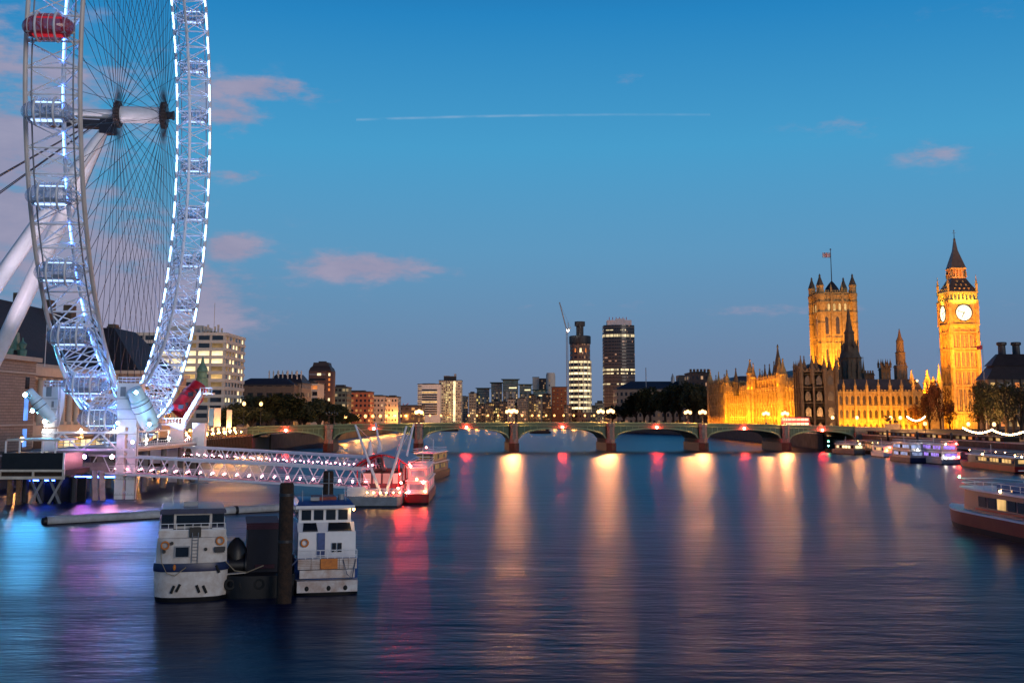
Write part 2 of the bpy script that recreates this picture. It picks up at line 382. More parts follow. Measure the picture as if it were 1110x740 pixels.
# ------------------------------------------------------------------ water and land
def water_mat():
    m = bpy.data.materials.new('river water'); m.use_nodes = True; t = m.node_tree; L = t.links.new; b = t.nodes['Principled BSDF']
    co = t.nodes.new('ShaderNodeTexCoord')
    def layer(sx_, sy_, scale, detail, rough=.5):
        mp = t.nodes.new('ShaderNodeMapping'); mp.inputs['Scale'].default_value = (sx_, sy_, 1); L(co.outputs['Object'], mp.inputs[0])
        n = t.nodes.new('ShaderNodeTexNoise'); n.inputs['Scale'].default_value = scale; n.inputs['Detail'].default_value = detail; n.inputs['Roughness'].default_value = rough
        L(mp.outputs[0], n.inputs['Vector']); return n.outputs[0]
    a = layer(.28, 1, .22, 3); c = layer(.35, 1, .9, 3, .6); d = layer(.22, 1, .075, 5, .62)
    sepw = t.nodes.new('ShaderNodeSeparateXYZ'); L(co.outputs['Object'], sepw.inputs[0])
    calm = t.nodes.new('ShaderNodeMapRange'); L(sepw.outputs[1], calm.inputs[0])        # choppier water near the piers, calmer reach towards the bridge
    calm.inputs[1].default_value = 60; calm.inputs[2].default_value = 330; calm.inputs[3].default_value = 1.0; calm.inputs[4].default_value = .22
    def bump(h, s, dist, prev=None):
        bp = t.nodes.new('ShaderNodeBump'); mm_ = t.nodes.new('ShaderNodeMath'); mm_.operation = 'MULTIPLY'; mm_.inputs[1].default_value = s; L(calm.outputs[0], mm_.inputs[0]); L(mm_.outputs[0], bp.inputs['Strength'])
        bp.inputs['Strength'].default_value = s; bp.inputs['Distance'].default_value = dist
        L(h, bp.inputs['Height'])
        if prev: L(prev, bp.inputs['Normal'])
        return bp.outputs[0]
    n1 = bump(a, .8, .22); n2 = bump(c, .8, .13, n1)
    t.nodes.remove(b); o = t.nodes['Material Output']
    gl_ = t.nodes.new('ShaderNodeBsdfAnisotropic'); gl_.distribution = 'BECKMANN'; df = t.nodes.new('ShaderNodeBsdfDiffuse'); df.inputs[0].default_value = (.003, .010, .040, 1)
    gl_.inputs['Color'].default_value = (.95, .95, 1, 1)
    fr = t.nodes.new('ShaderNodeFresnel'); fr.inputs[0].default_value = 1.31; fm = t.nodes.new('ShaderNodeMath'); fm.operation = 'MULTIPLY'; fm.inputs[1].default_value = .41; mx = t.nodes.new('ShaderNodeMixShader')
    L(n2, gl_.inputs['Normal']); L(n2, fr.inputs['Normal']); L(fr.outputs[0], fm.inputs[0]); L(fm.outputs[0], mx.inputs[0]); L(df.outputs[0], mx.inputs[1]); L(gl_.outputs[0], mx.inputs[2]); L(mx.outputs[0], o.inputs[0])
    mr = t.nodes.new('ShaderNodeMapRange'); mr.inputs[1].default_value = .32; mr.inputs[2].default_value = .68; mr.inputs[3].default_value = .28; mr.inputs[4].default_value = .45
    L(d, mr.inputs[0]); L(mr.outputs[0], gl_.inputs['Roughness'])
    return m
wm = MB(); wm.add([(-400, -60, 0), (400, -60, 0), (400, 1260, 0), (-400, 1260, 0)], [(0,1,2,3)])
struct('river_water', wm, water_mat())
LBX, RBX, PTX = -97.0, 137.0, 126.0      # bank lines: left embankment, right embankment, palace terrace
FAR_Y = 1180.0
g = MB()
g.bb(-6000, LBX, 60, FAR_Y, -2, 5.2)
g.bb(RBX, 6000, 150, 486, -2, 5.2)
g.bb(PTX, 6000, 486, 820, -2, 5.19)
g.prism([(PTX, 820.0), (6000, 820.0), (6000, FAR_Y), (60, FAR_Y)], -2, 5.2)
g.bb(-9000, 9000, FAR_Y, 12000, -2, 5.0)
struct('ground', g, EARTH)
s_ = MB(); s_.bb(LBX - 16, LBX - .8, 62, FAR_Y - 5, 5.2, 5.206); struct('promenade_path', s_, PAVE)
s_ = MB(); s_.bb(RBX + 1, RBX + 12, 152, 480, 5.2, 5.206); struct('embankment_pavement', s_, PAVE)
s_ = MB(); s_.bb(RBX + 12.2, RBX + 27, 152, 480, 5.2, 5.204); struct('embankment_road', s_, ASPH)
# river walls (each with its coping)
def river_wall(label, x, y0, y1, side):
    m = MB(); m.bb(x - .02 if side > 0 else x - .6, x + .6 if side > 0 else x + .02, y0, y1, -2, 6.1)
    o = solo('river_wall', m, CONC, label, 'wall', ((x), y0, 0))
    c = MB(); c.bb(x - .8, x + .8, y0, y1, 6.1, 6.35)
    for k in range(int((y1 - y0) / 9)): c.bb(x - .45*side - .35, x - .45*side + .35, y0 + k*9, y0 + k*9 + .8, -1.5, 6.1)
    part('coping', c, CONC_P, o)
    return o
river_wall('long stained embankment wall below the promenade and the white wheel', LBX, 62, 452, 1)
river_wall('river wall below the dark trees beyond the left end of the bridge', LBX, 486, FAR_Y - 10, 1)
river_wall('dark embankment wall behind the moored boats near the clock tower', RBX, 152, 476, -1)
river_wall('terrace river wall along the foot of the floodlit palace', PTX, 490, 818, -1)

# ------------------------------------------------------------------ arch bridge
TB = math.tan(R(4))
def bridge_pt(px, off=0.0):             # point on the near face seen in pixel column px
    k = (px - CX) / F_PX
    y0 = 457 + 105*TB
    x = (k*(_c*y0 - 1.99)) / (1 - k*_c*TB)
    return Vector((x, 457 + (x + 105)*TB, 0))
BA = Vector((math.cos(R(4)), math.sin(R(4)), 0)); BN = Vector((-math.sin(R(4)), math.cos(R(4)), 0))
B0 = bridge_pt(267.5); B1 = bridge_pt(927)
BL = (B1 - B0).length
pier_px = [356, 453.5, 557, 662, 762, 851.6]
pier_t = [(bridge_pt(p) - B0).dot(BA) for p in pier_px]
bridge = thing('road_bridge', 'long pale green bridge of seven low arches across the river', 'bridge', B0, R(4))
BW = 25.0
def ztop(t): return 10.75 - 1.55*((t - BL/2)/(BL/2))**2     # parapet top, gently humped
bounds = [0] + pier_t + [BL]
for i in range(7):
    a = bounds[i] + (1.7 if i else 0); b = bounds[i+1] - (1.7 if i < 6 else 0)
    n = 28; zs = 4.7 if 0 < i < 6 else 4.4
    m = MB(); rib = MB(); rings = []
    for k in range(n+1):
        t = a + (b-a)*k/n; q = 2*k/n - 1
        zc = ztop((a+b)/2) - 2.0
        za = zs + (zc - zs)*math.sqrt(max(0, 1 - abs(q)**2.2))
        rings.append((t, za, ztop(t) - 1.15))
    vs = []; fs = []
    for (t, za, zt) in rings: vs += [(t, 0, za), (t, BW, za), (t, BW, zt), (t, 0, zt)]
    for k in range(n):
        o = 4*k
        for e in range(4): fs.append((o+e, o+4+e, o+4+(e+1) % 4, o+(e+1) % 4))
    fs += [(0,1,2,3), (4*n+3, 4*n+2, 4*n+1, 4*n)]
    m.add(vs, fs)
    sp = part('arch_span', m, GREENP, bridge, local=True)
    for yy in (-.18, BW + .18):
        rib = MB(); rib.path([(t, yy, za + .12) for t, za, zt in rings], .34, 6); part('arch_rib', rib, GREENL, sp, local=True)
    fr = MB()                               # spandrel frames
    for k in range(2, n-1, 2):
        t, za, zt = rings[k]
        if zt - za > 1.2: fr.bb(t - .09, t + .09, -.14, -.02, za + .4, zt)
    if fr.v: part('spandrel_bars', fr, GREENL, sp, local=True)
    nv = MB(); tm = (a+b)/2; zc = ztop(tm) - 1.5
    nv.lathe((tm, -.75, zc - .35), [(.05, 0), (.32, .05), (.32, .6), (.05, .7)], 8)
    nl = part('navigation_light', nv, L_RED, bridge, local=True)
    nb = MB(); nb.bb(tm - .5, tm + .5, -.35, -.05, zc - .5, zc + .6); part('lamp_bracket', nb, DARK, nl, local=True)
for side, yy in (('near', -.30), ('far', BW + .02)):
    m = MB(); n = 60
    vs = []; fs = []
    for k in range(n+1):
        t = BL*k/n
        vs += [(t, yy, ztop(t) - 1.15), (t, yy + .28, ztop(t) - 1.15), (t, yy + .28, ztop(t)), (t, yy, ztop(t))]
    for k in range(n):
        for e in range(4): fs.append((4*k+e, 4*k+4+e, 4*k+4+(e+1) % 4, 4*k+(e+1) % 4))
    fs += [(0,1,2,3), (4*n+3, 4*n+2, 4*n+1, 4*n)]
    m.add(vs, fs)
    p_ = part('parapet', m, GREENP, bridge, local=True)
    m = MB(); m.path([(BL*k/n, yy + .14, ztop(BL*k/n) + .06) for k in range(n+1)], .16, 6)
    m.path([(BL*k/n, yy + (-.06 if side == 'near' else .34), ztop(BL*k/n) - 1.05) for k in range(n+1)], .14, 6)
    part('moulding', m, GREENL, p_, local=True)
m = MB(); n = 40; vs = []; fs = []
for k in range(n+1):
    t = BL*k/n; vs += [(t, .1, ztop(t) - 1.14), (t, BW - .1, ztop(t) - 1.14)]
for k in range(n): fs.append((2*k, 2*k+2, 2*k+3, 2*k+1))
m.add(vs, fs); part('roadway', m, ASPH, bridge, local=True)
for t in pier_t:
    m = MB()
    m.prism([(t-1.9, -1.6), (t, -4.2), (t+1.9, -1.6), (t+1.9, BW+1.6), (t, BW+4.2), (t-1.9, BW+1.6)], -2, 3.2)
    pr = part('pier', m, GRANITE_W, bridge, local=True)
    m = MB()
    m.prism([(t-1.65, -.9), (t, -2.6), (t+1.65, -.9), (t+1.65, BW+.9), (t, BW+2.6), (t-1.65, BW+.9)], 3.2, 4.7)
    for yy in (-.75, BW+.75):
        m.lathe((t, yy, 4.7), [(1.5, 0), (1.5, ztop(t) - 6.1), (1.75, ztop(t) - 5.9), (1.75, ztop(t) - 4.6), (1.5, ztop(t)-4.5)], 8, R(22.5))
    part('pier_shaft', m, GRANITE, pr, local=True)
for xa_, xb_, zt_ in ((-14, 0, ztop(0) - .2), (BL, BL + 14, ztop(BL) - .2)):
    m = MB(); m.bb(xa_, xb_, -1, BW+1, -2, zt_); part('abutment', m, GRANITE, bridge, local=True)
# road ramps that carry the bridge roadway ashore
rp = MB()
for xa, xb, t0 in ((-420, -13.9, 0), (BL + 13.9, BL + 300, BL)):
    vs = [];
    for x_ in (xa, xb):
        z_ = ztop(t0) - 1.15
        for y_ in (1, BW - 1): vs.append(B0 + BA*x_ + BN*y_ + Vector((0,0,z_)))
        for y_ in (BW + 6, -5): vs.append(B0 + BA*x_ + BN*y_ + Vector((0,0,5.0)))
    rp.add([vs[0], vs[1], vs[2], vs[3], vs[4], vs[5], vs[6], vs[7]], [(0,4,5,1), (1,5,6,2), (3,7,4,0), (0,1,2,3), (4,7,6,5)])
struct('road_ramp', rp, ASPH)

def lantern_post(name, label, cat, h, nl, m_l, group=None, r=.34, mpole=DARK, watts=0, tint=(1, .42, .12)):
    o = thing(name, label, cat, (0,0,0), 0, group)
    p_ = MB(); p_.lathe((0,0,0), [(.42, 0), (.42, .5), (.22, .7), (.13, 1.1), (.10, h-.5), (.16, h-.4)], 8)
    if nl > 1: p_.beam((-1.0, 0, h-.7), (1.0, 0, h-.7), .10, .12)
    part('post', p_, mpole, o, local=True)
    for k in range(nl):
        x_ = 0 if nl == 1 else (-1.0, 0, 1.0)[k]; z_ = h - .4 if x_ else h
        l = MB(); l.ell((x_, 0, z_ + .25), (r, r, r*1.15), nu=8, nv=5); lo = part('lantern', l, m_l, o, local=True)
        c = MB(); c.lathe((x_, 0, z_ + .25 + r*1.05), [(r*.9, 0), (r*.3, .25), (.04, .45)], 6); part('lantern_cap', c, mpole, lo, local=True)
    if watts:
        ld = bpy.data.lights.new('lantern_bulb', 'POINT'); ld.energy = watts; ld.color = tint; ld.shadow_soft_size = r*.7
        lo = bpy.data.objects.new('lantern_bulb', ld); col.objects.link(lo); lo.parent = o; lo.location = (0, 0, h + .25)
    return o
bl = lantern_post('bridge_lamp', 'x', 'street lamp', 4.3, 3, L_WARM, 'triple lanterns on the bridge parapets', r=.65, watts=62000, tint=(1, .37, .10))
bl_off = lantern_post('bridge_lamp', 'unlit triple lantern on the parapet above the leftmost bridge pier', 'street lamp', 4.3, 3, GLASS)
first = True
for i, t in enumerate(pier_t):
    for yy, nm in ((-.75, 'near'), (BW + .75, 'far')):
        loc = B0 + BA*t + BN*yy + Vector((0,0,ztop(t) + .22))
        lab = 'lit triple lantern on the %s parapet above the %s bridge pier from the left' % (nm, ORD[i])
        if i == 0:
            if nm == 'near': bl_off.location = loc; bl_off.rotation_euler.z = R(4); MW[bl_off.name] = Matrix.Translation(loc)
            else: dup(bl_off, loc, R(4), 'unlit triple lantern on the far parapet above the leftmost bridge pier')
        elif first: bl.location = loc; bl.rotation_euler.z = R(4); bl['label'] = lab; first = False
        else: dup(bl, loc, R(4), lab)

# ------------------------------------------------------------------ observation wheel
WC = Vector((-73.23, 230.8, 72.44)); PHI = -.092; WR = 60.0; WA = 3.93
WU = Vector((math.sin(PHI), math.cos(PHI), 0)); WN = Vector((math.cos(PHI), -math.sin(PHI), 0)); ZV = Vector((0,0,1))
def wp(th, r, a=0.0): return WC + (WU*math.cos(th) + ZV*math.sin(th))*r + WN*a    # th 0 = far side, pi = near side
wheel = thing('observation_wheel', 'giant white observation wheel with lit rim, glass capsules and leaning legs', 'ferris wheel', (WC.x, WC.y, 5.2))
m = MB(); m.ring(WC - WN*WA, WU, ZV, WR, .36, 160, 8); rim = part('outer_chord', m, CREAM, wheel)
m = MB(); m.ring(WC + WN*WA, WU, ZV, WR, .36, 160, 8); part('outer_chord', m, CREAM, wheel)
m = MB(); m.ring(WC, WU, ZV, 54.3, .36, 160, 8); part('inner_chord', m, WHITE, wheel)
m = MB(); NS = 96
for k in range(NS):
    th = 2*math.pi*k/NS; t2 = 2*math.pi*(k+1)/NS; th_ = 2*math.pi*(k+.5)/NS
    A_, B_ = wp(th, WR, -WA), wp(th, WR, WA); A2, B2 = wp(t2, WR, -WA), wp(t2, WR, WA); I_ = wp(th_, 54.3)
    m.tube(A_, B_, .16, n=5, caps=False)
    m.tube(A_, B2, .10, n=4, caps=False); m.tube(B_, A2, .10, n=4, caps=False)
    for q in (A_, B_, A2, B2): m.tube(q, I_, .13, n=4, caps=False)
part('rim_lattice', m, WHITE, wheel)
m = MB()
for s in (-1, 1):
    m.ring(WC + WN*(s*(WA - .95)), WU, ZV, WR + .15, .13, 160, 5)
part('capsule_rail', m, GREY, wheel)
for s in (-1, 1):
    m = MB(); ND = 64
    for k in range(ND):
        a0_ = 2*math.pi*(k + .12)/ND; a1_ = 2*math.pi*(k + .80)/ND
        pts = [wp(a0_ + (a1_ - a0_)*j/4, WR - .50, s*WA) for j in range(5)]
        m.path(pts, .17, 5)
    part('led_strip', m, LED, wheel)
# blue flood strips on the inner chord wash the lattice
m = MB()
for k in range(48):
    m.path([wp(2*math.pi*(k + .25 + .5*j/3)/48, 54.9) for j in range(4)], .10, 4)
part('blue_led_strip', m, emat('blue rim light', (.10, .25, 1), 16), wheel)
# spokes from two hub flanges
m = MB(); NSP = 56
for s, off in ((-4.45, 0), (4.45, .5)):
    for k in range(NSP):
        th = 2*math.pi*(k + off)/NSP
        m.tube(wp(th + .03*(-1)**k*8, 1.9, s), wp(th, 54.1, 0), .05, n=4, caps=False)
part('spoke_cables', m, CABLE, wheel)
m = MB(); m.tube(WC - WN*4.3, WC + WN*4.2, 1.65, n=28); hub = part('hub', m, WHITE, wheel)
for s in (-1, 1):
    m = MB(); q = WC + WN*(4.45*s)
    m.tube(q - WN*.35, q + WN*.35, 2.45, n=28); m.tube(q - WN*.6, q + WN*.6, 1.9, n=24)
    for k in range(24):
        th = 2*math.pi*k/24; m.tube(q + (WU*math.cos(th) + ZV*math.sin(th))*2.45 - WN*.5, q + (WU*math.cos(th) + ZV*math.sin(th))*2.45 + WN*.5, .22, n=6)
    part('hub_flange', m, mat('bronze grey flange', (.10, .075, .07), .45, .5), hub)
m = MB(); m.tube(WC + WN*4.9, WC + WN*6.1, .75, n=16); m.tube(WC + WN*6.1, WC + WN*6.4, .95, n=16); part('spindle_cap', m, DARK, hub)
m = MB(); m.tube(WC - WN*4.8, WC - WN*17.5, 1.0, .85, n=20); part('spindle', m, WHITE, wheel)
m = MB()
e0_, e1_ = WC - WN*5.3 - ZV*2.2, WC - WN*17.5 - ZV*1.9
m.beam(e0_, e1_, 2.0, 1.5); m.box(WC - WN*6.2 - ZV*2.6, (2.6, 2.6, 2.8)); m.beam(WC - WN*16.5 - ZV*2.6, WC - WN*18 + ZV*1.0, 2.4, 1.2)
part('leg_head', m, mat('black leg head', (.012, .012, .02), .5), wheel)
LEGT = WC - WN*7.0 - ZV*3.3
for base in (Vector((-115.5, 219, 5.2)), Vector((-114.5, 247.5, 5.2))):
    m = MB(); d = base - LEGT; prev = None
    prof = [(0, .8), (.04, 1.05), (.25, 1.45), (.55, 1.60), (.9, 1.15), (1, .7)]
    for (f0, r0), (f1, r1) in zip(prof, prof[1:]): m.tube(LEGT + d*f0, LEGT + d*f1, r0, r1, n=20, caps=(f0 == 0 or f1 == 1))
    lg = part('leg', m, WHITE, wheel)
    m = MB(); m.box(base + Vector((0,0,.4)), (5, 5, 1.4)); part('leg_footing', m, CONC_P, lg)
for dy, r_ in ((-9, .11), (-7.6, .11), (6, .11), (7.5, .11)):
    m = MB(); m.tube(WC - WN*9.0 - ZV*2.0 + WU*dy*.1, Vector((-178, 231 + dy*2.2, 5.5)), r_, n=5); part('backstay_cable', m, CABLE, wheel)
# capsules: glass ovals held outside the rim by two ring mounts
def glass_mat(name, tint, alpha, emi, estr):
    mm = bpy.data.materials.new(name); mm.use_nodes = True; t = mm.node_tree; b = t.nodes['Principled BSDF']
    b.inputs['Base Color'].default_value = (*tint, 1); b.inputs['Roughness'].default_value = .08; b.inputs['Alpha'].default_value = alpha
    b.inputs['Specular IOR Level'].default_value = .9
    return mm
CGL = glass_mat('capsule glass', (.30, .42, .62), .38, None, 0)
CGR = glass_mat('red tinted capsule glass', (.42, .008, .04), .62, None, 0)
CIN = emat('capsule cabin light', (.40, .58, 1), 3.2)
CINR = emat('red capsule cabin light', (1, .04, .06), 1.0)
def capsule(th, red=False, label=None):
    c = wp(th, WR + 2.9); rad = (WU*math.cos(th) + ZV*math.sin(th))
    Mx = Matrix((WN, WU, ZV)).transposed()
    m = MB(); m.ell(c, (3.75, 2.0, 2.0), Mx, 20, 12); cp = part('capsule', m, CGR if red else CGL, wheel, label)
    m = MB()
    for s in (-1.35, 1.35): m.ring(c + WN*s, WU, ZV, 2.1, .17, 28, 6)
    for s in (-1.35, 1.35):
        m.tube(c + WN*s - rad*2.0, wp(th, WR + .1, s*2.2), .22, n=6)
        m.tube(c + WN*s - rad*1.9 , wp(th + .03, WR + .1, s*2.2), .14, n=5); m.tube(c + WN*s - rad*1.9, wp(th - .03, WR + .1, s*2.2), .14, n=5)
    part('mounting_ring', m, WHITE, cp)
    m = MB(); m.tube(c - ZV*1.15, c - ZV*.95, 1.5, n=16)
    m.box(c - ZV*1.05, (5.6, 2.3, .22), M=Mx); m.box(c - ZV*.6, (2.0, .6, .5), M=Mx); part('floor_and_bench', m, GREY, cp)
    m = MB(); m.box(c + ZV*1.45, (3.6, .5, .12), M=Mx); m.box(c - ZV*1.30, (4.2, 1.1, .16), M=Mx); part('cabin_light', m, CINR if red else CIN, cp)
    m = MB()
    for s in (-2.6, -.45, .45, 2.6):
        rr = 2.0*math.sqrt(1 - (s/3.75)**2) + .02; m.ring(c + WN*s, WU, ZV, rr, .06, 24, 4)
    part('glazing_bars', m, WHITE, cp)
for k in range(32):
    th = 2*math.pi*(k + .22)/32
    red = k == 16
    capsule(th, red, 'red tinted capsule' if red else None)
# ------------------------------------------------------------------ boarding platform under the wheel
bp_ = thing('boarding_platform', 'white steel boarding platform with braced front under the big wheel', 'platform', (-72, 230, 0))
m = MB(); m.bb(-79, -66.2, 204.5, 262, 7.5, 8.1); m.bb(-82, -79, 208, 258, 7.5, 8.1)
part('deck', m, GREY, bp_)
m = MB()
for z_ in (11.0, 8.15): m.beam((-79, 204.2, z_), (-63.4, 204.2, z_), .35, .38)
for x0_, x1_ in ((-78.3, -72.8), (-72.0, -66.4)):
    xm = (x0_ + x1_)/2
    m.beam((x0_, 204.2, 8.3), (xm, 204.2, 10.9), .22, .26); m.beam((x1_, 204.2, 8.3), (xm, 204.2, 10.9), .22, .26)
m.beam((-66.2, 204.5, 8.2), (-66.2, 262, 8.2), .3, .4); m.beam((-66.2, 206, 11), (-66.2, 240, 11), .25, .3)
for k in range(9): m.beam((-66.2, 206 + k*7, 8.2), (-66.2, 206 + k*7, 11 if k < 5 else 9.4), .18, .18)
part('edge_frame', m, WHITE, bp_)
m = MB()
for z_ in (9.2, 8.7): m.tube((-66, 206, z_), (-66, 262, z_), .06, n=5); m.tube((-79, 204.6, z_), (-66.4, 204.6, z_), .06, n=5)
for k in range(40): m.tube((-66, 206 + k*1.42, 8.1), (-66, 206 + k*1.42, 9.2), .05, n=4)
part('railing', m, WHITE, bp_)
m = MB()
for yy in (212, 224, 236, 248, 258):
    for x_ in (-78, -67.5): m = MB(); m.tube((x_, yy, -1.5), (x_, yy, 7.5), .55, n=12); part('support_pile', m, GRANITE, bp_)
for x0_, x1_ in ((-74.6, -77.2), (-73.4, -76.0), (-70.6, -68.4), (-69.4, -67.2)):
    m = MB(); m.beam((x1_, 201, -1.0), (x0_, 206, 5.4), .9, .9); part('raking_pile', m, GRANITE, bp_)
m = MB(); m.bb(-78.5, -66.5, 204.8, 207, 4.6, 6.0); m.bb(-77, -74, 205.5, 209, 6, 7.5); m.bb(-70, -67.2, 205.5, 210, 6, 7.5)
part('pile_cap', m, GRANITE, bp_)
m = MB()
for k, (x_, yy) in enumerate([(-78.2, 203.9), (-72.4, 203.9), (-66.9, 203.9), (-65.8, 219), (-65.8, 233), (-65.8, 247)]): m.ell((x_, yy, 11.35 if k < 3 else 9.5), (.2, .2, .2), nu=8, nv=5)
part('deck_lamp', m, L_WHITE, bp_)
UDL = emat('blue underdeck lamp', (.03, .10, 1), 45)
for a_, b_, r_ in (((-76, 209.5, 3.4), (-68, 209.5, 3.4), .14), ((-77.6, 196.5, 3.5), (-73, 196.5, 3.5), .10)): m = MB(); m.tube(a_, b_, r_, n=6); part('blue_underdeck_lamp', m, UDL, bp_)

DRUM = mat('cyan lit drum paint', (.55, .74, .80), .4, var=.08, scale=.8)  # white drum; the cyan of its lighting put into the paint colour
def drive_tower(label, x0_, x1_, y_, ztop_, drum, dm, zbase=-1.5, head=True, twin=True, dr=1.6):
    t = thing('drive_tower', label, 'tower', ((x0_+x1_)/2, y_, 0), 0, 'drive towers of the wheel')
    m = MB(); w = x1_ - x0_
    if twin:
        for a, b in ((x0_, x0_ + w*.42), (x0_ + w*.58, x1_)):
            m.bb(a, b, y_ - .7, y_ + .7, zbase, 12)
        for k in range(5): m.bb(x0_ + w*.42, x0_ + w*.58, y_ - .2, y_ + .2, 1 + k*2.2, 1.3 + k*2.2)
    else:
        m.loft([[(x0_ + i*.02, y_ - .9, z_), (x1_ - i*.02, y_ - .9, z_), (x1_ - i*.02, y_ + .9, z_), (x0_ + i*.02, y_ + .9, z_)] for i, z_ in enumerate((zbase, 8, 11.6))])
    cl_ = part('column', m, WHITE, t)
    m = MB()
    for k in range(5):
        z_ = zbase + 2.2 + k*(11 - zbase)/5; m.bb(x0_ - .03, x1_ + .03, y_ - .74, y_ - .66, z_, z_ + .07)
        for q in range(5): m.box((x0_ + (q + .5)*w/5, y_ - .76, z_ + .22), (.09, .06, .09))
    m.tube((x1_ + .12, y_ - .5, zbase + 1), (x1_ + .12, y_ - .5, 11.8), .07, n=6)
    part('flange_seam', m, GREY, cl_)
    if head:
        m = MB()
        m.loft([[(x0_ + .2, y_ - .9, 11.9), (x1_ - .1, y_ - .9, 11.9), (x1_ - .1, y_ + 1.2, 11.9), (x0_ + .2, y_ + 1.2, 11.9)],
                [(x0_ - .1, y_ - 1.3, ztop_ - 3.2), (x1_ + .4, y_ - 1.3, ztop_ - 3.2), (x1_ + .4, y_ + 1.8, ztop_ - 3.2), (x0_ - .1, y_ + 1.8, ztop_ - 3.2)],
                [(x0_ - .1, y_ - 1.3, ztop_), (x1_ + .4, y_ - 1.3, ztop_), (x1_ + .4, y_ + 1.8, ztop_), (x0_ - .1, y_ + 1.8, ztop_)]])
        h = part('head', m, WHITE, t)
        m = MB()
        for z_ in (13.2, 14.8, 16.6): m.bb(x0_ - .12, x1_ + .42, y_ - 1.36, y_ - 1.28, z_, z_ + .08)
        m.bb(x0_ + .5, x0_ + 1.4, y_ - 1.37, y_ - 1.30, 17.0, 18.6); m.bb(x1_ - .6, x1_ - .2, y_ - 1.37, y_ - 1.30, 15.2, 16.2)
        for z_ in [12.4 + .4*k for k in range(16)]: m.tube((x1_ + .5, y_ - 1.0, z_), (x1_ + .5, y_ - .5, z_), .03, n=4)
        for yy in (-1.0, -.5): m.tube((x1_ + .5, y_ + yy, 12), (x1_ + .5, y_ + yy, ztop_ + 1), .035, n=4)
        part('access_ladder', m, GREY, h)
        m = MB()
        for z_ in (ztop_ + .5, ztop_ + 1.0): m.path([(x0_, y_ - 1.2, z_), (x1_ + .3, y_ - 1.2, z_), (x1_ + .3, y_ + 1.7, z_), (x0_, y_ + 1.7, z_)], .05, 5, True)
        for q in range(6): m.tube((x0_ + q*(w + .3)/5, y_ - 1.2, ztop_), (x0_ + q*(w + .3)/5, y_ - 1.2, ztop_ + 1.0), .05, n=4)
        for z_ in (14.0, 16.3): m.beam((x0_, y_ - 1.0, z_), (x0_ - 2.0, y_ - .6, z_ + 1.0), .18, .22); m.beam((x0_, y_ + .8, z_), (x0_ - 2.0, y_ + .8, z_ + 1.0), .18, .22)
        part('railing', m, WHITE, h)
    a, b = Vector(drum[0]), Vector(drum[1]); d = (b - a).normalized(); L = (b - a).length
    m = MB()
    prof = [(0, .55), (.03, .8), (.28, .88), (.30, 1.0), (.88, 1.0), (.93, .8), (1, .72)]
    for (f0, r0), (f1, r1) in zip(prof, prof[1:]): m.tube(a + d*L*f0, a + d*L*f1, dr*r0, dr*r1, n=24, caps=f0 == 0 or f1 == 1)
    dd_ = part('drum', m, dm, t)
    m = MB()
    for f in (.36, .52): m.tube(a + d*L*f, a + d*L*(f + .018), dr*1.025, n=24)
    part('drum_band', m, DARK, dd_)
    return t
t1_ = drive_tower('white drive tower with a large blue-lit slanted drum, riverward side of the platform', -66.5, -63.2, 205, 19.2, ((-63.4, 202.3, 18.3), (-60.9, 205.2, 11.7)), DRUM)
t2_ = drive_tower('white drive tower with a slim slanted drum, on the landward side by the stone facade', -79.0, -76.9, 205, 18.6, ((-81.2, 202.6, 18.0), (-77.2, 204.2, 12.8)), DRUM, zbase=4, dr=1.0, twin=False)
RDRUM = mat('red drum paint', (.60, .012, .02), .35, c2=(.30, .006, .012), scale=.9)
t3_ = drive_tower('white tower column under a bulky red slanted drum at the far end of the platform', -72.2, -69.3, 257, 12, ((-67.6, 262.5, 20.4), (-71.4, 259.4, 14.0)), RDRUM, head=False, twin=False, dr=2.4)
m = MB()
for k, f in enumerate((.15, .38, .6, .8)):
    q = Vector((-67.6, 262.5, 20.4)).lerp(Vector((-71.4, 259.4, 14.0)), f) + Vector((.2, -2.35, .3 if k % 2 else -.5)); m.box(q, (1.1, .5, .9))
part('drum_bracket', m, DARK, t3_)
# stair and landing beside the red drum
st = thing('boarding_stair', 'white stair climbing from the far tower beside the red drum', 'stairs', (-69, 256, 11.4))
m = MB(); m.bb(-74.5, -69.2, 254.2, 257.6, 11.7, 12.1); m.bb(-66.2, -63.6, 256, 259, 18.2, 18.5)
part('landing', m, WHITE, st)
m = MB()
for yy in (254.6, 257.2): m.loft([[(-69.2, yy, 11.7), (-69.2, yy + .18, 11.7), (-69.2, yy + .18, 13.1), (-69.2, yy, 13.1)], [(-65.6, yy, 18.0), (-65.6, yy + .18, 18.0), (-65.6, yy + .18, 19.4), (-65.6, yy, 19.4)]])
part('balustrade', m, WHITE, st)
m = MB()
for k in range(20): m.bb(-69.1 + k*.178, -68.85 + k*.178, 254.8, 257.2, 11.95 + k*.315, 12.1 + k*.315)
part('treads', m, GREY, st)
m = MB()
for k in range(9): m.tube((-74.5 + k*.65, 254.3, 12.1), (-74.5 + k*.65, 254.3, 13.2), .05, n=4)
m.tube((-74.5, 254.3, 13.2), (-69.2, 254.3, 13.2), .07, n=5)
for k in range(5): m.tube((-66.1 + k*.62, 256.1, 18.5), (-66.1 + k*.62, 256.1, 19.6), .05, n=4)
m.tube((-66.1, 256.1, 19.6), (-63.6, 256.1, 19.6), .07, n=5)
part('railing', m, WHITE, st)
m = MB(); m.bb(-67.2, -64.6, 255.2, 257, 4, 12.2); part('stair_screen', m, WHITE, st)

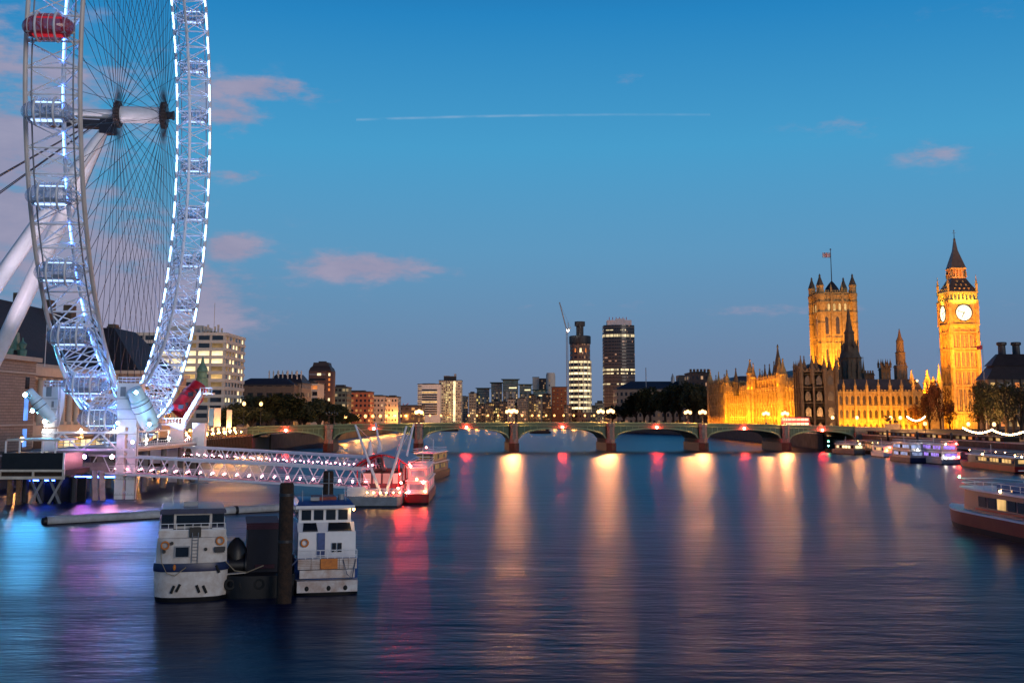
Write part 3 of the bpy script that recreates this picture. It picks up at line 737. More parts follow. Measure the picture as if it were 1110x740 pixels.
def area(name, loc, target, sx_, sy_, energy, c, parent=None, spread=180):
    l = bpy.data.lights.new(name, 'AREA'); l.shape = 'RECTANGLE'; l.size = sx_; l.size_y = sy_; l.energy = energy; l.color = c; l.spread = R(spread)
    o = bpy.data.objects.new(name, l); col.objects.link(o); o.location = loc
    o.rotation_euler = (Vector(target) - Vector(loc)).to_track_quat('-Z', 'Y').to_euler(); return o
def spot(name, loc, target, energy, c, ang=60, r=.3, blend=.5):
    l = bpy.data.lights.new(name, 'SPOT'); l.energy = energy; l.color = c; l.spot_size = R(ang); l.spot_blend = blend; l.shadow_soft_size = r
    o = bpy.data.objects.new(name, l); col.objects.link(o); o.location = loc
    o.rotation_euler = (Vector(target) - Vector(loc)).to_track_quat('-Z', 'Y').to_euler(); return o
spot('platform_floodlight', (-58, 196, 8.5), (-63, 205, 15), 2600, (.55, .85, 1), 60)
spot('platform_floodlight', (-77, 194, 8.5), (-79.5, 204.5, 16), 2200, (.55, .85, 1), 50)
spot('platform_floodlight', (-66, 245, 8.6), (-70, 260, 17), 2600, (1, .25, .25), 60)
def shielded_lamp(name, c_, r_, mm, parent):
    h_ = MB(); h_.tube((c_[0], c_[1] + .02, c_[2]), (c_[0], c_[1] + .5, c_[2]), r_*1.2, r_*.8, n=16); h_.tube((c_[0], c_[1] + .4, c_[2]), (c_[0], c_[1] + 2.2, c_[2] - .3), .09, n=6)
    e_ = MB(); e_.tube((c_[0], c_[1] - .06, c_[2]), (c_[0], c_[1], c_[2]), r_, n=16)
    o = part(name, e_, mm, parent); part('lamp_housing', h_, DARK, o)
CYAN = emat('cyan floodlamp', (.08, .52, 1), 900); BLV = emat('blue floodlamp', (.10, .25, 1), 950); VIO = emat('violet floodlamp', (.65, .14, .9), 460); PNK = emat('pink floodlamp', (1, .30, .42), 460)
for c_, r_, mm in (((-80.6, 200.2, 17.2), .34, CYAN), ((-77.2, 200.2, 12.9), .28, CYAN), ((-79.3, 200.2, 14.6), .28, CYAN), ((-62.4, 200.6, 17.6), .26, CYAN), ((-60.4, 202.0, 12.4), .28, BLV), ((-66.0, 203.0, 12.6), .22, BLV), ((-71.5, 203.6, 7.0), .30, VIO), ((-66.8, 203.4, 7.0), .30, PNK), ((-63.5, 203.4, 9.4), .22, PNK)): shielded_lamp('streak_lamp', c_, r_, mm, bp_)  # blue, violet and pink discs added to lay coloured streaks on the water
# rim floodlights on the platform, blue and white, washing the lattice from below
for xx, yy, e_, c_ in ((-66.5, 214, 70000, (.08, .26, 1)), (-80, 214, 70000, (.08, .26, 1)), (-68, 250, 42000, (.25, .48, 1)), (-82, 250, 42000, (.22, .45, 1))):
    tgt = wp(math.pi if yy < 230 else 0, WR) ; tgt = Vector((tgt.x, tgt.y, 62))
    spot('rim_floodlight', (xx, yy, 8.8), tgt, e_, c_, 70, .4)
spot('leg_fill_spot', (-101, 208, 6.5), (-95, 226, 48), 60000, (1, .80, .95), 60)  # spot added to brighten the legs
spot('hub_fill_spot', (-66, 206, 12), (-74, 230.8, 72), 60000, (1, .82, .95), 22)  # this spot and the next added to brighten hub and spindle
spot('hub_fill_spot', (-98, 206, 6.5), (-84, 230.8, 72), 60000, (1, .82, .95), 22)

# ------------------------------------------------------------------ black landing stage at far left
js = thing('landing_stage', 'black boxed landing stage on timber piles at the left edge', 'jetty', (-76, 193, 0))
m = MB(); m.bb(-82, -72.2, 191.6, 200, 5.4, 8.0); part('dark_panel', m, BLACK, js)
m = MB(); m.bb(-81.6, -73.2, 192, 200, 9.85, 10.15); part('canopy', m, CONC_P, js)
for x_ in (-81.4, -79.2, -75.6, -73.6): m = MB(); m.bb(x_ - .12, x_ + .12, 191.3, 191.55, 8.0, 9.85); part('canopy_post', m, WHITE, js)
m = MB(); m.bb(-72.3, -72.05, 191.3, 191.6, 4.2, 8.1); part('corner_post', m, WHITE, js)
m = MB(); m.bb(-82.2, -71.9, 191.2, 191.5, 3.95, 4.4); m.bb(-82.2, -71.9, 191.2, 191.5, 5.1, 5.45)
for x_ in (-82.2, -77.0, -72.2): m.bb(x_, x_ + .3, 191.2, 191.5, 4.4, 5.1)
part('fender_frame', m, mat('ivory fender frame', (.62, .56, .46), .6), js)
m = MB()
for x_ in (-80.8, -79.4): m.bb(x_ - .35, x_ + .35, 192.2, 192.9, -1.5, 3.95)
part('timber_pile', m, mat('tan timber pile', (.30, .17, .08), .9, c2=(.10, .05, .03), scale=2), js)
m = MB()
for x_ in (-77.5, -74.5): m.beam((x_ - 1.2, 194, -1), (x_ + 1.2, 194.6, 4), .35, .35); m.beam((x_ + 1.2, 195, -1), (x_ - 1.2, 195, 4), .35, .35)
part('bracing', m, GREY, js)
m = MB(); m.bb(-79, -71, 198.5, 199, -1.5, 3.9); part('back_wall', m, BLACK, js)
for k in range(4): m = MB(); m.tube((-80 + k*2.6, 196.5, -1.5), (-80 + k*2.6, 196.5, 4), .5, n=10); part('steel_pile', m, DARK, js)
m = MB(); m.bb(-90, -82, 190.5, 193.5, 4.6, 5.0); m.bb(-82.1, -72.4, 191.7, 204, 4.45, 5.3); part('walkway', m, WOOD, js)
js.location.x += 1.75

# ------------------------------------------------------------------ two lattice gangways
def gangway(label, a, b, h, w, npan):
    a, b = Vector(a), Vector(b); t = thing('gangway', label, 'gangway', a, 0, 'gangways to the floating pier')
    d = (b - a); L = d.length; dn = d.normalized(); side = Vector((-dn.y, dn.x, 0)).normalized()*w; up = Vector((0,0,h))
    for k in (0, 1):
        m = MB(); q = a + side*k
        m.beam(q, q + d, .30, .34); m.beam(q + up, q + up + d, .34, .38)
        for i in range(npan):
            p0 = q + d*(i/npan); p1 = q + d*((i + .38)/npan) + up; p1b = q + d*((i+.62)/npan) + up; p2 = q + d*((i+1)/npan)
            m.tube(p0, p1, .10, n=6); m.tube(p1b, p2, .10, n=6)
        for z_ in (.9, 1.25): m.tube(q + Vector((0,0,z_)) + side*(.04 - .08*k), q + d + Vector((0,0,z_)) + side*(.04 - .08*k), .045, n=4)
        part('truss', m, WHITE, t)
    m = MB(); q = a + Vector((0,0,.12)); m.add([q + side*.05, q + side*.95, q + d + side*.95, q + d + side*.05, q + side*.05 + Vector((0,0,.12)), q + side*.95 + Vector((0,0,.12)), q + d + side*.95 + Vector((0,0,.12)), q + d + side*.05 + Vector((0,0,.12))],
        [(0,3,2,1),(4,5,6,7),(0,1,5,4),(1,2,6,5),(2,3,7,6),(3,0,4,7)])
    part('walkway_deck', m, mat('pink tinted deck', (.36, .24, .26), .7), t)
    m = MB()
    for i in range(npan + 1): m.tube(a + up + d*(i/npan), a + up + side + d*(i/npan), .07, n=5)
    part('top_tie', m, WHITE, t)
    m = MB(); n_ = int(L/1.15)
    for i in range(n_):
        m.ell(a + d*((i+.5)/n_) + side*(.88 if i % 2 else .12) + Vector((0,0,.85)), (.115, .115, .115), nu=6, nv=4)
    part('handrail_lamp', m, L_PINK, t)
    return t
gangway('nearer long white lattice gangway sloping down to the floating pier', (X(95, 206, 4), 206, 4.35), (X(392, 190, 3), 190, 2.65), 2.9, 3.0, 11)
gangway('farther white lattice gangway behind the first, from the far tower to the pier canopy', (X(196, 246, 5.5), 246, 5.2), (X(400, 214, 4), 214, 4.2), 2.3, 3.0, 11)

# ------------------------------------------------------------------ floating pier with canopy and leaning masts
pr_ = thing('floating_pier', 'floating pier pontoon with curved blue canopy and four leaning white masts', 'pier', (-20, 200, 0))
m = MB()
m.prism([(-26.5, 190), (-24.8, 186.6), (-17.6, 186.6), (-17.2, 188), (-17.2, 226), (-26.5, 226)], -.6, 1.55)
part('pontoon', m, mat('grey pontoon steel', (.24, .27, .30), .55, c2=(.15, .16, .18), scale=.8), pr_)
m = MB(); m.prism([(-26.6, 190), (-24.8, 186.5), (-17.5, 186.5), (-17.1, 188), (-17.1, 226), (-26.6, 226)], -.65, .25); part('waterline_band', m, BLACK, pr_)
for (bx, by), (tx, ty), zt in (((-20.2, 189), (X(385, 190, 12), 190), 12.4), ((-19.6, 189.2), (X(441, 190, 12), 189.5), 12.2), ((-21.0, 206), (X(407, 208, 12), 208), 12.6), ((-19.0, 206), (X(448.5, 206, 12), 206), 12.4)):
    m = MB(); m.tube((bx, by, 1.6), (tx, ty, zt), .26, .15, n=10); m.tube((tx, ty, zt), (bx, by + 12 if by < 200 else by - 8, 6.8), .03, n=4); part('mast', m, WHITE, pr_)
m = MB(); n = 14; rings = []
for k in range(n+1):
    q = -1 + 2*k/n; x_ = -21.2 + 4.6*q; z_ = 5.6 + 2.1*(1 - q*q) + .5*q
    rings.append([(x_, 193, z_), (x_, 219, z_), (x_, 219, z_ + .16), (x_, 193, z_ + .16)])
m.loft(rings); part('canopy', m, mat('blue grey canopy', (.16, .22, .34), .45), pr_)
m = MB()
for yy in (194, 206, 218):
    for x_ in (-24.6, -18.0): m.tube((x_, yy, 1.55), (x_, yy, 6.1 if x_ < -20 else 6.6), .12, n=6)
    m.path([(-21.2 + 4.6*q, yy, 5.45 + 2.1*(1 - q*q) + .5*q) for q in (-1, -.6, -.2, .2, .6, 1)], .1, 5)
part('canopy_frame', m, RED, pr_)
m = MB()
for k in range(26):
    a_ = (-25.6 + k*.38, 187.2, 1.55); m.tube(a_, (a_[0], a_[1], 2.75), .04, n=4)
for z_ in (2.75, 2.3): m.path([(-26.2, 190.3, z_), (-24.7, 187.2, z_), (-17.7, 187.2, z_), (-17.5, 189, z_), (-17.5, 225, z_)], .05, 5)
for k in range(30): m.tube((-17.5, 188.6 + k*1.25, 1.55), (-17.5, 188.6 + k*1.25, 2.75), .04, n=4)
part('railing', m, WHITE, pr_)
m = MB(); m.bb(-25.4, -22.6, 188.6, 192, 1.55, 2.9); m.bb(-22.6, -21, 189, 192, 1.55, 2.4); part('ramp_box', m, WHITE, pr_)
m = MB(); m.bb(-24.4, -18.3, 197, 216, 1.55, 4.6); part('waiting_room', m, litwall('pier shelter glass', (.10, .06, .07), 1.6, 2.6, .8, .7, .8, (1, .35, .3), .9), pr_)
m = MB()
for k in range(7): m.ell((-22.2 + k*1.0, 187.35, 2.15), (.11, .11, .11), nu=6, nv=4)
part('deck_lamp', m, L_WARM_S, pr_)
m = MB()
for x_, y_, z_ in ((-18.2, 196.8, 4.5), (-17.7, 195, 3.2), (-17.6, 208, 5.6), (-17.8, 191, 2.6)): m.ell((x_, y_, z_), (.16, .16, .16), nu=8, nv=5)
part('red_lamp', m, L_RED, pr_)

# ------------------------------------------------------------------ boats
def hull_plan(L, b, near_r, bow, n=10):
    pts = []
    for k in range(n+1):                     # rounded near end, left to right
        q = -1 + 2*k/n; pts.append((b*q, near_r*(1 - math.sqrt(max(0, 1 - abs(q)**2.6)))))
    pts.append((b, L - bow))
    for k in range(1, 6): q = k/6; pts.append((b*(1 - q**1.8), L - bow + bow*q))
    pts.append((0, L))
    for k in range(5, 0, -1): q = k/6; pts.append((-b*(1 - q**1.8), L - bow + bow*q))
    pts.append((-b, L - bow)); return pts
def hull_band(plan, zs):                     # [(z, scale)]
    m = MB(); cx = 0; L = max(p[1] for p in plan)
    m.loft([[(p[0]*s, L/2 + (p[1] - L/2)*(1 - (1-s)*.35), z) for p in plan] for z, s in zs]); return m

lb = thing('river_boat', 'white passenger boat with navy roof, ladder and dark band, end on', 'boat', (X(207.5, 93.5, 1), 93.3, 0), R(15))
pl = hull_plan(19, 2.72, 1.1, 6)
part('lower_hull', hull_band(pl, [(-.5, .90), (.35, .965)]), BLACK, lb, local=True)
part('hull', hull_band(pl, [(.35, .966), (1.2, .99), (2.25, 1.0)]), WHITEP, lb, local=True)
part('rubbing_band', hull_band(pl, [(2.25, 1.025), (2.5, 1.035), (2.85, 1.02)]), NAVY, lb, local=True)
m = MB(); m.loft([[(p[0]*s, .25 + p[1]*.93, z) for p in hull_plan(17.5, 2.62, .7, 7)] for z, s in ((2.85, 1.0), (4.7, .985))])
sup = part('superstructure', m, WHITEP, lb, local=True)
m = MB()
m.bb(-2.5, 2.5, .55, .65, 4.72, 5.25); m.bb(-2.5, -2.4, .66, 3.4, 4.72, 5.25); m.bb(2.4, 2.5, .66, 3.4, 4.72, 5.25); part('bulwark', m, WHITEP, sup, local=True)
m = MB(); m.bb(-2.35, 2.35, 1.6, 7.5, 4.72, 6.42)
wh = part('wheelhouse', m, NAVY, lb, local=True)
m = MB(); m.bb(-1.42, 1.42, 1.45, 1.595, 5.3, 6.42); part('window_frame', m, WHITEP, wh, local=True)
m = MB(); m.bb(-1.24, 1.24, 1.40, 1.447, 5.5, 6.32); part('window', m, GLASS, wh, local=True)
for x0_, x1_ in ((-2.3, -1.5), (1.5, 2.3)):
    m = MB(); m.bb(x0_, x1_, 1.5, 1.597, 5.5, 6.35); part('window', m, GLASS, wh, local=True)
    m = MB(); m.bb(x0_ - .05, x1_ + .05, 1.42, 1.5, 5.22, 5.34); part('rail', m, WHITE, wh, local=True)
m = MB(); m.loft([[(-2.48*k, 1.1, z), (2.48*k, 1.1, z), (2.48*k, 8.2, z), (-2.48*k, 8.2, z)] for z, k in ((6.44, 1), (6.62, 1.0), (6.82, .95))]); part('roof', m, NAVY, lb, local=True)
m = MB(); m.bb(-1.2, -.25, .10, .40, 3.35, 4.05); part('window', m, GLASS, sup, local=True)
m = MB(); m.bb(-1.3, -.15, .16, .38, 3.27, 4.13); part('window_frame', m, GREY, sup, local=True)
m = MB()
for x_ in (-.02, .42): m.tube((x_, .14, 2.9), (x_, .24, 5.1), .04, n=6)
for k in range(8): m.tube((-.02, .15, 3.05 + k*.25), (.42, .15, 3.05 + k*.25), .03, n=5)
part('ladder', m, GREY, lb, local=True)
m = MB(); m.bb(-.25, .62, .35, .95, 4.75, 5.45); part('hatch', m, BLACK, lb, local=True)
m = MB(); m.bb(1.65, 2.45, .02, .45, 3.72, 4.0); m.bb(1.7, 2.4, .05, .45, 3.60, 3.71); part('life_raft_rack', m, DARK, lb, local=True)
for x_, z_ in ((-2.05, 3.75), (1.0, 3.85), (-1.5, 4.35)): m = MB(); m.tube((x_, .12, z_), (x_, .6, z_), .13, n=10); part('porthole', m, BLACK, lb, local=True)
for x_, z_, t_ in ((-1.3, .95, .3), (-.9, 1.05, .35), (.5, .95, -.3), (1.0, .9, -.35), (1.9, 2.35, -.35)): m = MB(); m.tube((x_ - t_*.45, -.08 + abs(x_)*.10, z_ - .25), (x_ + t_*.3, -.08 + abs(x_)*.1, z_ + .3), .10, n=8); part('fender', m, RUBBER, lb, local=True)
m = MB(); m.ell((-1.25, -.02, 2.6), (.12, .1, .22)); part('orange_float', m, ORANGE, lb, local=True)
m = MB()
for x_ in (-2.55, 2.55):
    for z_ in (3.3, 3.75): m.tube((x_, 7, 4.75 + z_ - 2.9), (x_, 16, 4.75 + z_ - 2.9), .04, n=5)
    for k in range(8): m.tube((x_, 7.2 + k*1.2, 4.7), (x_, 7.2 + k*1.2, 5.6), .035, n=4)
part('railing', m, WHITE, lb, local=True)
m = MB()
for s in (-1, 1):
    for k in range(5): m.bb(s*2.60 - .03, s*2.60 + .03, 3.0 + k*2.3, 4.7 + k*2.3, 3.3, 4.3)
part('cabin_window', m, GLASS, sup, local=True)

for x_, y_, z_ in ((-2.0, .02, 4.2), (2.05, .02, 4.45)):
    m = MB(); m.ring((x_, y_ + .2, z_), (1,0,0), (0,0,1), .27, .07, 20, 6); part('life_ring', m, ORANGE, lb, local=True)
m = MB(); m.tube((.3, 4, 6.8), (.3, 4, 9.6), .05, n=6); m.tube((-.5, 4, 8.6), (1.1, 4, 8.6), .035, n=5); m.tube((-1.6, 5, 6.8), (-1.6, 5, 8.3), .025, n=4); m.box((-.2, 3.5, 7.05), (1.1, .5, .35)); part('radio_mast', m, GREY, lb, local=True)
MANILA = mat('manila rope', (.30, .24, .16), .9)
m = MB(); m.path([(2.5, .4, 2.9), (3.2, .1, 2.2), (4.1, -.3, 2.1), (5.3, -.6, 2.6)], .045, 5); part('mooring_rope', m, MANILA, lb, local=True)
m = MB(); m.path([(-2.3, .5, 4.0), (-2.2, .0, 3.0), (-1.8, -.15, 2.2), (-1.2, -.2, 2.0), (-.4, -.15, 2.6)], .035, 5); part('mooring_rope', m, MANILA, lb, local=True)
m = MB()
m.bb(-2.45, 2.45, .54, .66, 5.25, 5.31)
for k in range(9): m.tube((-2.4 + k*.6, .6, 5.28), (-2.4 + k*.6, .6, 5.75), .03, n=4)
m.tube((-2.4, .6, 5.75), (2.4, .6, 5.75), .03, n=5); part('front_rail', m, WHITE, sup, local=True)

rb = thing('river_boat', 'weathered white river boat with blue roof and orange panel, beside the timber pile', 'boat', (X(356, 97, 1), 96.6, 0), R(13))
pl = hull_plan(17, 2.5, .7, 6)
part('lower_hull', hull_band(pl, [(-.5, .92), (.22, .97)]), BLACK, rb, local=True)
WHITER = mat('rust streaked white paint', (.74, .74, .75), .5, c2=(.42, .27, .20), scale=1.1, detail=9)
m = MB(); m.loft([[(p[0]*s, .9 + p[1]*.94, z) for p in pl] for z, s in ((.2, .985), (2.7, 1.0))]); part('hull', m, BLUEP, rb, local=True)
m = MB(); m.loft([[(x_, y_ - d_, z) for x_, y_ in ((-2.35, .25), (2.35, .25), (2.45, 1.6), (-2.45, 1.6))] for z, d_ in ((.24, 0), (1.12, .08))]); part('swim_platform', m, WHITER, rb, local=True)
m = MB(); m.bb(-2.15, 2.15, .55, 1.3, 1.28, 1.9); part('transom', m, WHITER, rb, local=True)
m = MB(); m.bb(-2.3, 2.3, .45, .75, 1.98, 2.75); bw_ = part('bulwark', m, WHITER, rb, local=True)
m = MB(); m.bb(-.55, .78, .36, .445, 1.98, 2.78); part('orange_panel', m, ORANGE, bw_, local=True)
m = MB()
for z_ in (3.0, 3.4): m.tube((-2.3, .6, z_), (2.3, .6, z_), .04, n=5)
for k in range(9): m.tube((-2.3 + k*.575, .6, 2.7), (-2.3 + k*.575, .6, 3.4), .035, n=4)
part('railing', m, WHITE, bw_, local=True)
m = MB(); m.loft([[(-2.25, y0_, z), (2.3, y0_, z), (2.3, 12, z), (-2.25, 12, z)] for z, y0_ in ((2.6, 1.7), (4.7, 1.8))])
dh = part('deckhouse', m, WHITE, rb, local=True)
m = MB(); m.bb(-.75, -.15, 1.60, 1.695, 2.8, 4.65); part('door', m, BLUEP, dh, local=True)
for x_ in (.42, .86):
    m = MB(); m.bb(x_, x_ + .32, 1.58, 1.68, 3.15, 3.85); part('window', m, GLASS, dh, local=True)
m = MB(); m.loft([[(-2.3, y0_, z), (2.25, y0_, z), (2.25, 9, z), (-2.3, 9, z)] for z, y0_ in ((4.7, 2.0), (5.35, 2.9))]); fo = part('foredeck_slope', m, WHITE, dh, local=True)
for x0_, x1_ in ((-1.9, -.7), (.1, 2.0)):
    m = MB(); m.add([(x0_, 1.98, 4.74), (x1_, 1.98, 4.74), (x1_ - .1, 2.80, 5.34), (x0_ + .1, 2.80, 5.34), (x0_, 2.1, 4.72), (x1_, 2.1, 4.72), (x1_ - .1, 2.95, 5.3), (x0_ + .1, 2.95, 5.3)], [(0,1,2,3),(4,7,6,5),(0,4,5,1),(1,5,6,2),(2,6,7,3),(3,7,4,0)]); part('skylight', m, GLASS, fo, local=True)
m = MB(); m.bb(-2.2, 2.0, 3.0, 8.5, 5.35, 6.5); br_ = part('bridge_cabin', m, WHITE, rb, local=True)
for k in range(4):
    m = MB(); m.bb(-1.95 + k*.98, -1.2 + k*.98, 2.92, 2.995, 5.55, 6.35); part('window', m, GLASS, br_, local=True)
for s in (-2.2, 2.0):
    for k in range(3):
        m = MB(); m.bb(s - .03, s + .03, 3.4 + k*1.6, 4.7 + k*1.6, 5.55, 6.35); part('window', m, GLASS, br_, local=True)
m = MB(); m.loft([[(-2.45*k, 2.5 + o_, z), (2.25*k, 2.5 + o_, z), (2.25*k, 9, z), (-2.45*k, 9, z)] for z, k, o_ in ((6.5, 1, 0), (6.68, 1.0, 0), (7.05, .88, 1.0))]); ro_ = part('roof', m, BLUEP, rb, local=True)
m = MB(); m.bb(-2.47, 2.27, 2.42, 2.497, 6.48, 6.72); part('roof_edge', m, WHITE, ro_, local=True)
m = MB(); m.bb(-1.0, .9, 4.0, 7.0, 6.95, 7.3); part('roof_hatch', m, mat('orange red hatch', (.35, .05, .02), .6, c2=(.12, .02, .02), scale=2), ro_, local=True)
m = MB(); m.ell((2.2, 2.7, 6.35), (.08, .08, .08), nu=8, nv=5); part('cabin_lamp', m, L_WARM_S, rb, local=True)
for x_ in (-1.6, .1, 1.4): m = MB(); m.ell((x_, .22, .55), (.17, .12, .20), nu=10, nv=6); part('fender', m, RUBBER, rb, local=True)
m = MB(); m.tube((.4, 6, 7.0), (.4, 6, 9.2), .05, n=6); m.tube((-.3, 6, 8.3), (1.1, 6, 8.3), .04, n=5); part('mast', m, GREY, rb, local=True)

m = MB(); m.ring((-1.75, 1.55, 3.9), (1,0,0), (0,0,1), .27, .07, 20, 6); part('life_ring', m, ORANGE, rb, local=True)
m = MB(); m.path([(-2.3, .6, 2.8), (-2.9, .3, 2.2), (-3.6, -.6, 2.4)], .045, 5); m.path([(1.2, .4, 2.7), (1.5, .2, 1.6), (1.9, .25, 1.2), (2.2, .4, 2.7)], .04, 5); part('mooring_rope', m, mat('blue rope', (.10, .12, .2), .9), rb, local=True)
m = MB()
for x_ in (-1.9, -.3, 1.6): m.tube((x_, 3.4, 7.0), (x_, 3.4, 7.9 + .5*(x_ > 0)), .03, n=4)
m.box((-.9, 3.4, 7.2), (.7, .4, .28)); m.tube((1.3, 4.4, 7.0), (1.3, 4.4, 7.5), .28, n=12); part('roof_gear', m, GREY, rb, local=True)
m = MB()
for k in range(5): m.bb(-2.28, 2.28, .43, .449, 2.1 + k*.13, 2.115 + k*.13)
for x_ in (-1.3, -.6, .9, 1.6): m.bb(x_, x_ + .03, .425, .449, 1.98, 2.75)
part('plate_seam', m, mat('rust seam', (.14, .06, .03), .8), bw_, local=True)

wb = thing('work_barge', 'black work barge with boxed cabin, moored between the two white boats', 'barge', (X(288, 97.5, 1), 95, 0), R(13))
pl = hull_plan(16, 2.75, .9, 3)
part('hull', hull_band(pl, [(-.5, .96), (.2, .98), (1.7, 1.0)]), BLACK, wb, local=True)
m = MB(); m.bb(-.95, 1.45, 2.4, 9, 1.7, 5.35); cb_ = part('cabin', m, mat('dark blue grey box', (.006, .007, .016), .7, var=.3), wb, local=True)
m = MB(); m.bb(-1.05, 1.55, 2.3, 9.1, 5.36, 5.5); m.bb(-1.03, 1.53, 2.3, 2.395, 5.0, 5.35); part('tarpaulin', m, MAROON, cb_, local=True)
m = MB(); m.bb(-.3, 1.2, 2.2, 2.35, 2.0, 2.3); part('red_sill', m, MAROON, cb_, local=True)
m = MB(); m.lathe((-1.75, 2.6, 1.7), [(.75, 0), (.85, .4), (.85, 1.6), (.55, 2.3), (.15, 2.7)], 12)
m.tube((-2.5, 2.2, 2.3), (-1.0, 2.2, 2.3), .65, n=14); m.tube((-2.55, 2.2, 2.3), (-2.4, 2.2, 2.3), .95, n=16); m.tube((-1.1, 2.2, 2.3), (-.97, 2.2, 2.3), .95, n=16)
part('winch', m, BLACK, wb, local=True)
for k in range(5): m = MB(); m.ring((-2.2 + k*1.1, .1 + abs(k-2)*.12, 1.1), (1,0,0), (0,0,1), .33, .13, 18, 6); part('tyre_fender', m, RUBBER, wb, local=True)
m = MB(); m.beam((-2.7, .9, 1.8), (-1.0, .9, 1.9), .5, .08); part('plank', m, CONC_P, wb, local=True)
m = MB(); m.lathe((2.2, 3.0, 1.7), [(.5, 0), (.5, 1.2), (.25, 1.4)], 10); m.tube((2.3, 6, 1.7), (2.3, 6, 4.6), .12, n=6); m.bb(1.7, 2.6, 5, 8, 1.7, 3.0); part('deck_gear', m, DARK, wb, local=True)

def pile(label, px0, px1, Y, pytop):
    x0_, x1_ = X(px0, Y, 2), X(px1, Y, 2); m = MB(); r = (x1_ - x0_)/2; zt = Z(pytop, Y)
    m.lathe(((x0_+x1_)/2, Y, 0), [(r*1.02, -1.5), (r, zt*.5), (r*.97, zt - .15), (r*.82, zt)], 18)
    o = solo('mooring_pile', m, WOOD, label, 'mooring pile', ((x0_+x1_)/2, Y, 0), 'mooring piles')
    b = MB(); b.lathe(((x0_+x1_)/2, Y, zt - 1.0), [(r*1.03, 0), (r*1.03, .22)], 18); b.lathe(((x0_+x1_)/2, Y, zt*.5), [(r*1.04, 0), (r*1.04, .2)], 18)
    part('iron_band', b, DARK, o)
pile('tall timber mooring pile in front of the work barge', 300.5, 316.5, 93.0, 523)
pile('shorter dark mooring pile rising behind the blue roof of the right boat', 349, 360.5, 128, 510)

# floating boom in three tubes
bm_ = thing('floating_boom', 'long pale tubular boom floating behind the two moored boats', 'boom', G(48, 566))
q0, q1 = G(50, 564.5, .45), G(318, 549.5, .45); dq = q1 - q0
for f0, f1 in ((0, .47), (.48, .735), (.745, 1.0)):
    m = MB(); m.tube(q0 + dq*f0, q0 + dq*f1, .62, n=16); part('tube', m, mat('pale boom plastic', (.52, .54, .55), .5, c2=(.30, .29, .28), scale=.5), bm_)
m = MB()
for f in (.475, .74): m.tube(q0 + dq*(f - .006), q0 + dq*(f + .006), .68, n=14)
m.tube(q0 - dq*.012, q0, .45, .6, n=12); m.tube(q0 + Vector((0,0,-.35)), q1 + Vector((0,0,-.35)), .5, n=10)
part('coupling', m, BLACK, bm_)

# red tour boat passing at the right edge
tb = thing('tour_boat', 'red hulled tour boat with dark blue cabin and white roof, cut by the picture edge', 'boat', (59.6, 120, 0), R(2))
pl = [(-p[0], p[1]) for p in hull_plan(42, 3.6, .8, 12)][::-1]
part('lower_hull', hull_band(pl, [(-.5, .9), (.7, .97)]), BLACK, tb, local=True)
part('hull', hull_band(pl, [(.7, .972), (2.2, 1.0)]), mat('orange red hull paint', (.42, .045, .016), .35, c2=(.30, .012, .010), scale=.3), tb, local=True)
part('gunwale', hull_band(pl, [(2.2, 1.015), (2.42, 1.015)]), WHITE, tb, local=True)
m = MB(); m.prism([(-2.9, 3), (2.9, 3), (2.9, 27), (2.0, 33), (-2.0, 33), (-2.9, 27)], 2.42, 4.9, .97); cbn = part('cabin', m, mat('slate blue cabin', (.03, .05, .10), .4), tb, local=True)
for k in range(9):
    for s in (-1, 1):
        m = MB(); m.box((s*2.88, 4.6 + k*2.6, 3.75), (.10, 2.1, 1.2)); part('window', m, GLASS if k % 3 else W_WARM, cbn, local=True)
m = MB(); m.prism([(-3.1, 2.5), (3.1, 2.5), (3.1, 27.5), (2.1, 34), (-2.1, 34), (-3.1, 27.5)], 4.9, 5.15); part('roof', m, WHITE, tb, local=True)
m = MB(); m.prism([(-2.99, 2.9), (2.99, 2.9), (2.99, 27.2), (-2.99, 27.2)], 2.75, 2.95); part('red_stripe', m, RED, cbn, local=True)
m = MB()
for z_ in (5.6, 6.1): m.path([(-3.0, 3, z_), (-3.0, 27, z_), (-2.0, 33.4, z_), (2.0, 33.4, z_), (3.0, 27, z_), (3.0, 3, z_)], .045, 5)
for k in range(11):
    for s in (-3.0, 3.0): m.tube((s, 3 + k*2.4, 5.15), (s, 3 + k*2.4, 6.1), .04, n=4)
part('railing', m, WHITE, tb, local=True)
m = MB()
for k in range(6): m.bb(-2.3, 2.3, 5 + k*3.4, 5.5 + k*3.4, 5.16, 5.6); m.bb(-2.3, 2.3, 5.45 + k*3.4, 5.55 + k*3.4, 5.6, 6.1)
part('top_deck_benches', m, BLUEP, tb, local=True)
for x_, y_, z_, mm, nm in ((-2.6, 32.5, 6.3, L_GREEN, 'green_light'), (-2.0, 12, 6.6, L_WARM_S, 'white_light'), (-3.05, 20, 5.3, L_WARM_S, 'white_light')):
    m = MB(); m.ell((x_, y_, z_), (.13, .13, .13), nu=8, nv=5); part(nm, m, mm, tb, local=True)
m = MB(); m.tube((0, 20, 5.15), (0, 20, 8.6), .07, n=6); m.tube((-.8, 20, 7.6), (.8, 20, 7.6), .05, n=5); part('mast', m, WHITE, tb, local=True)

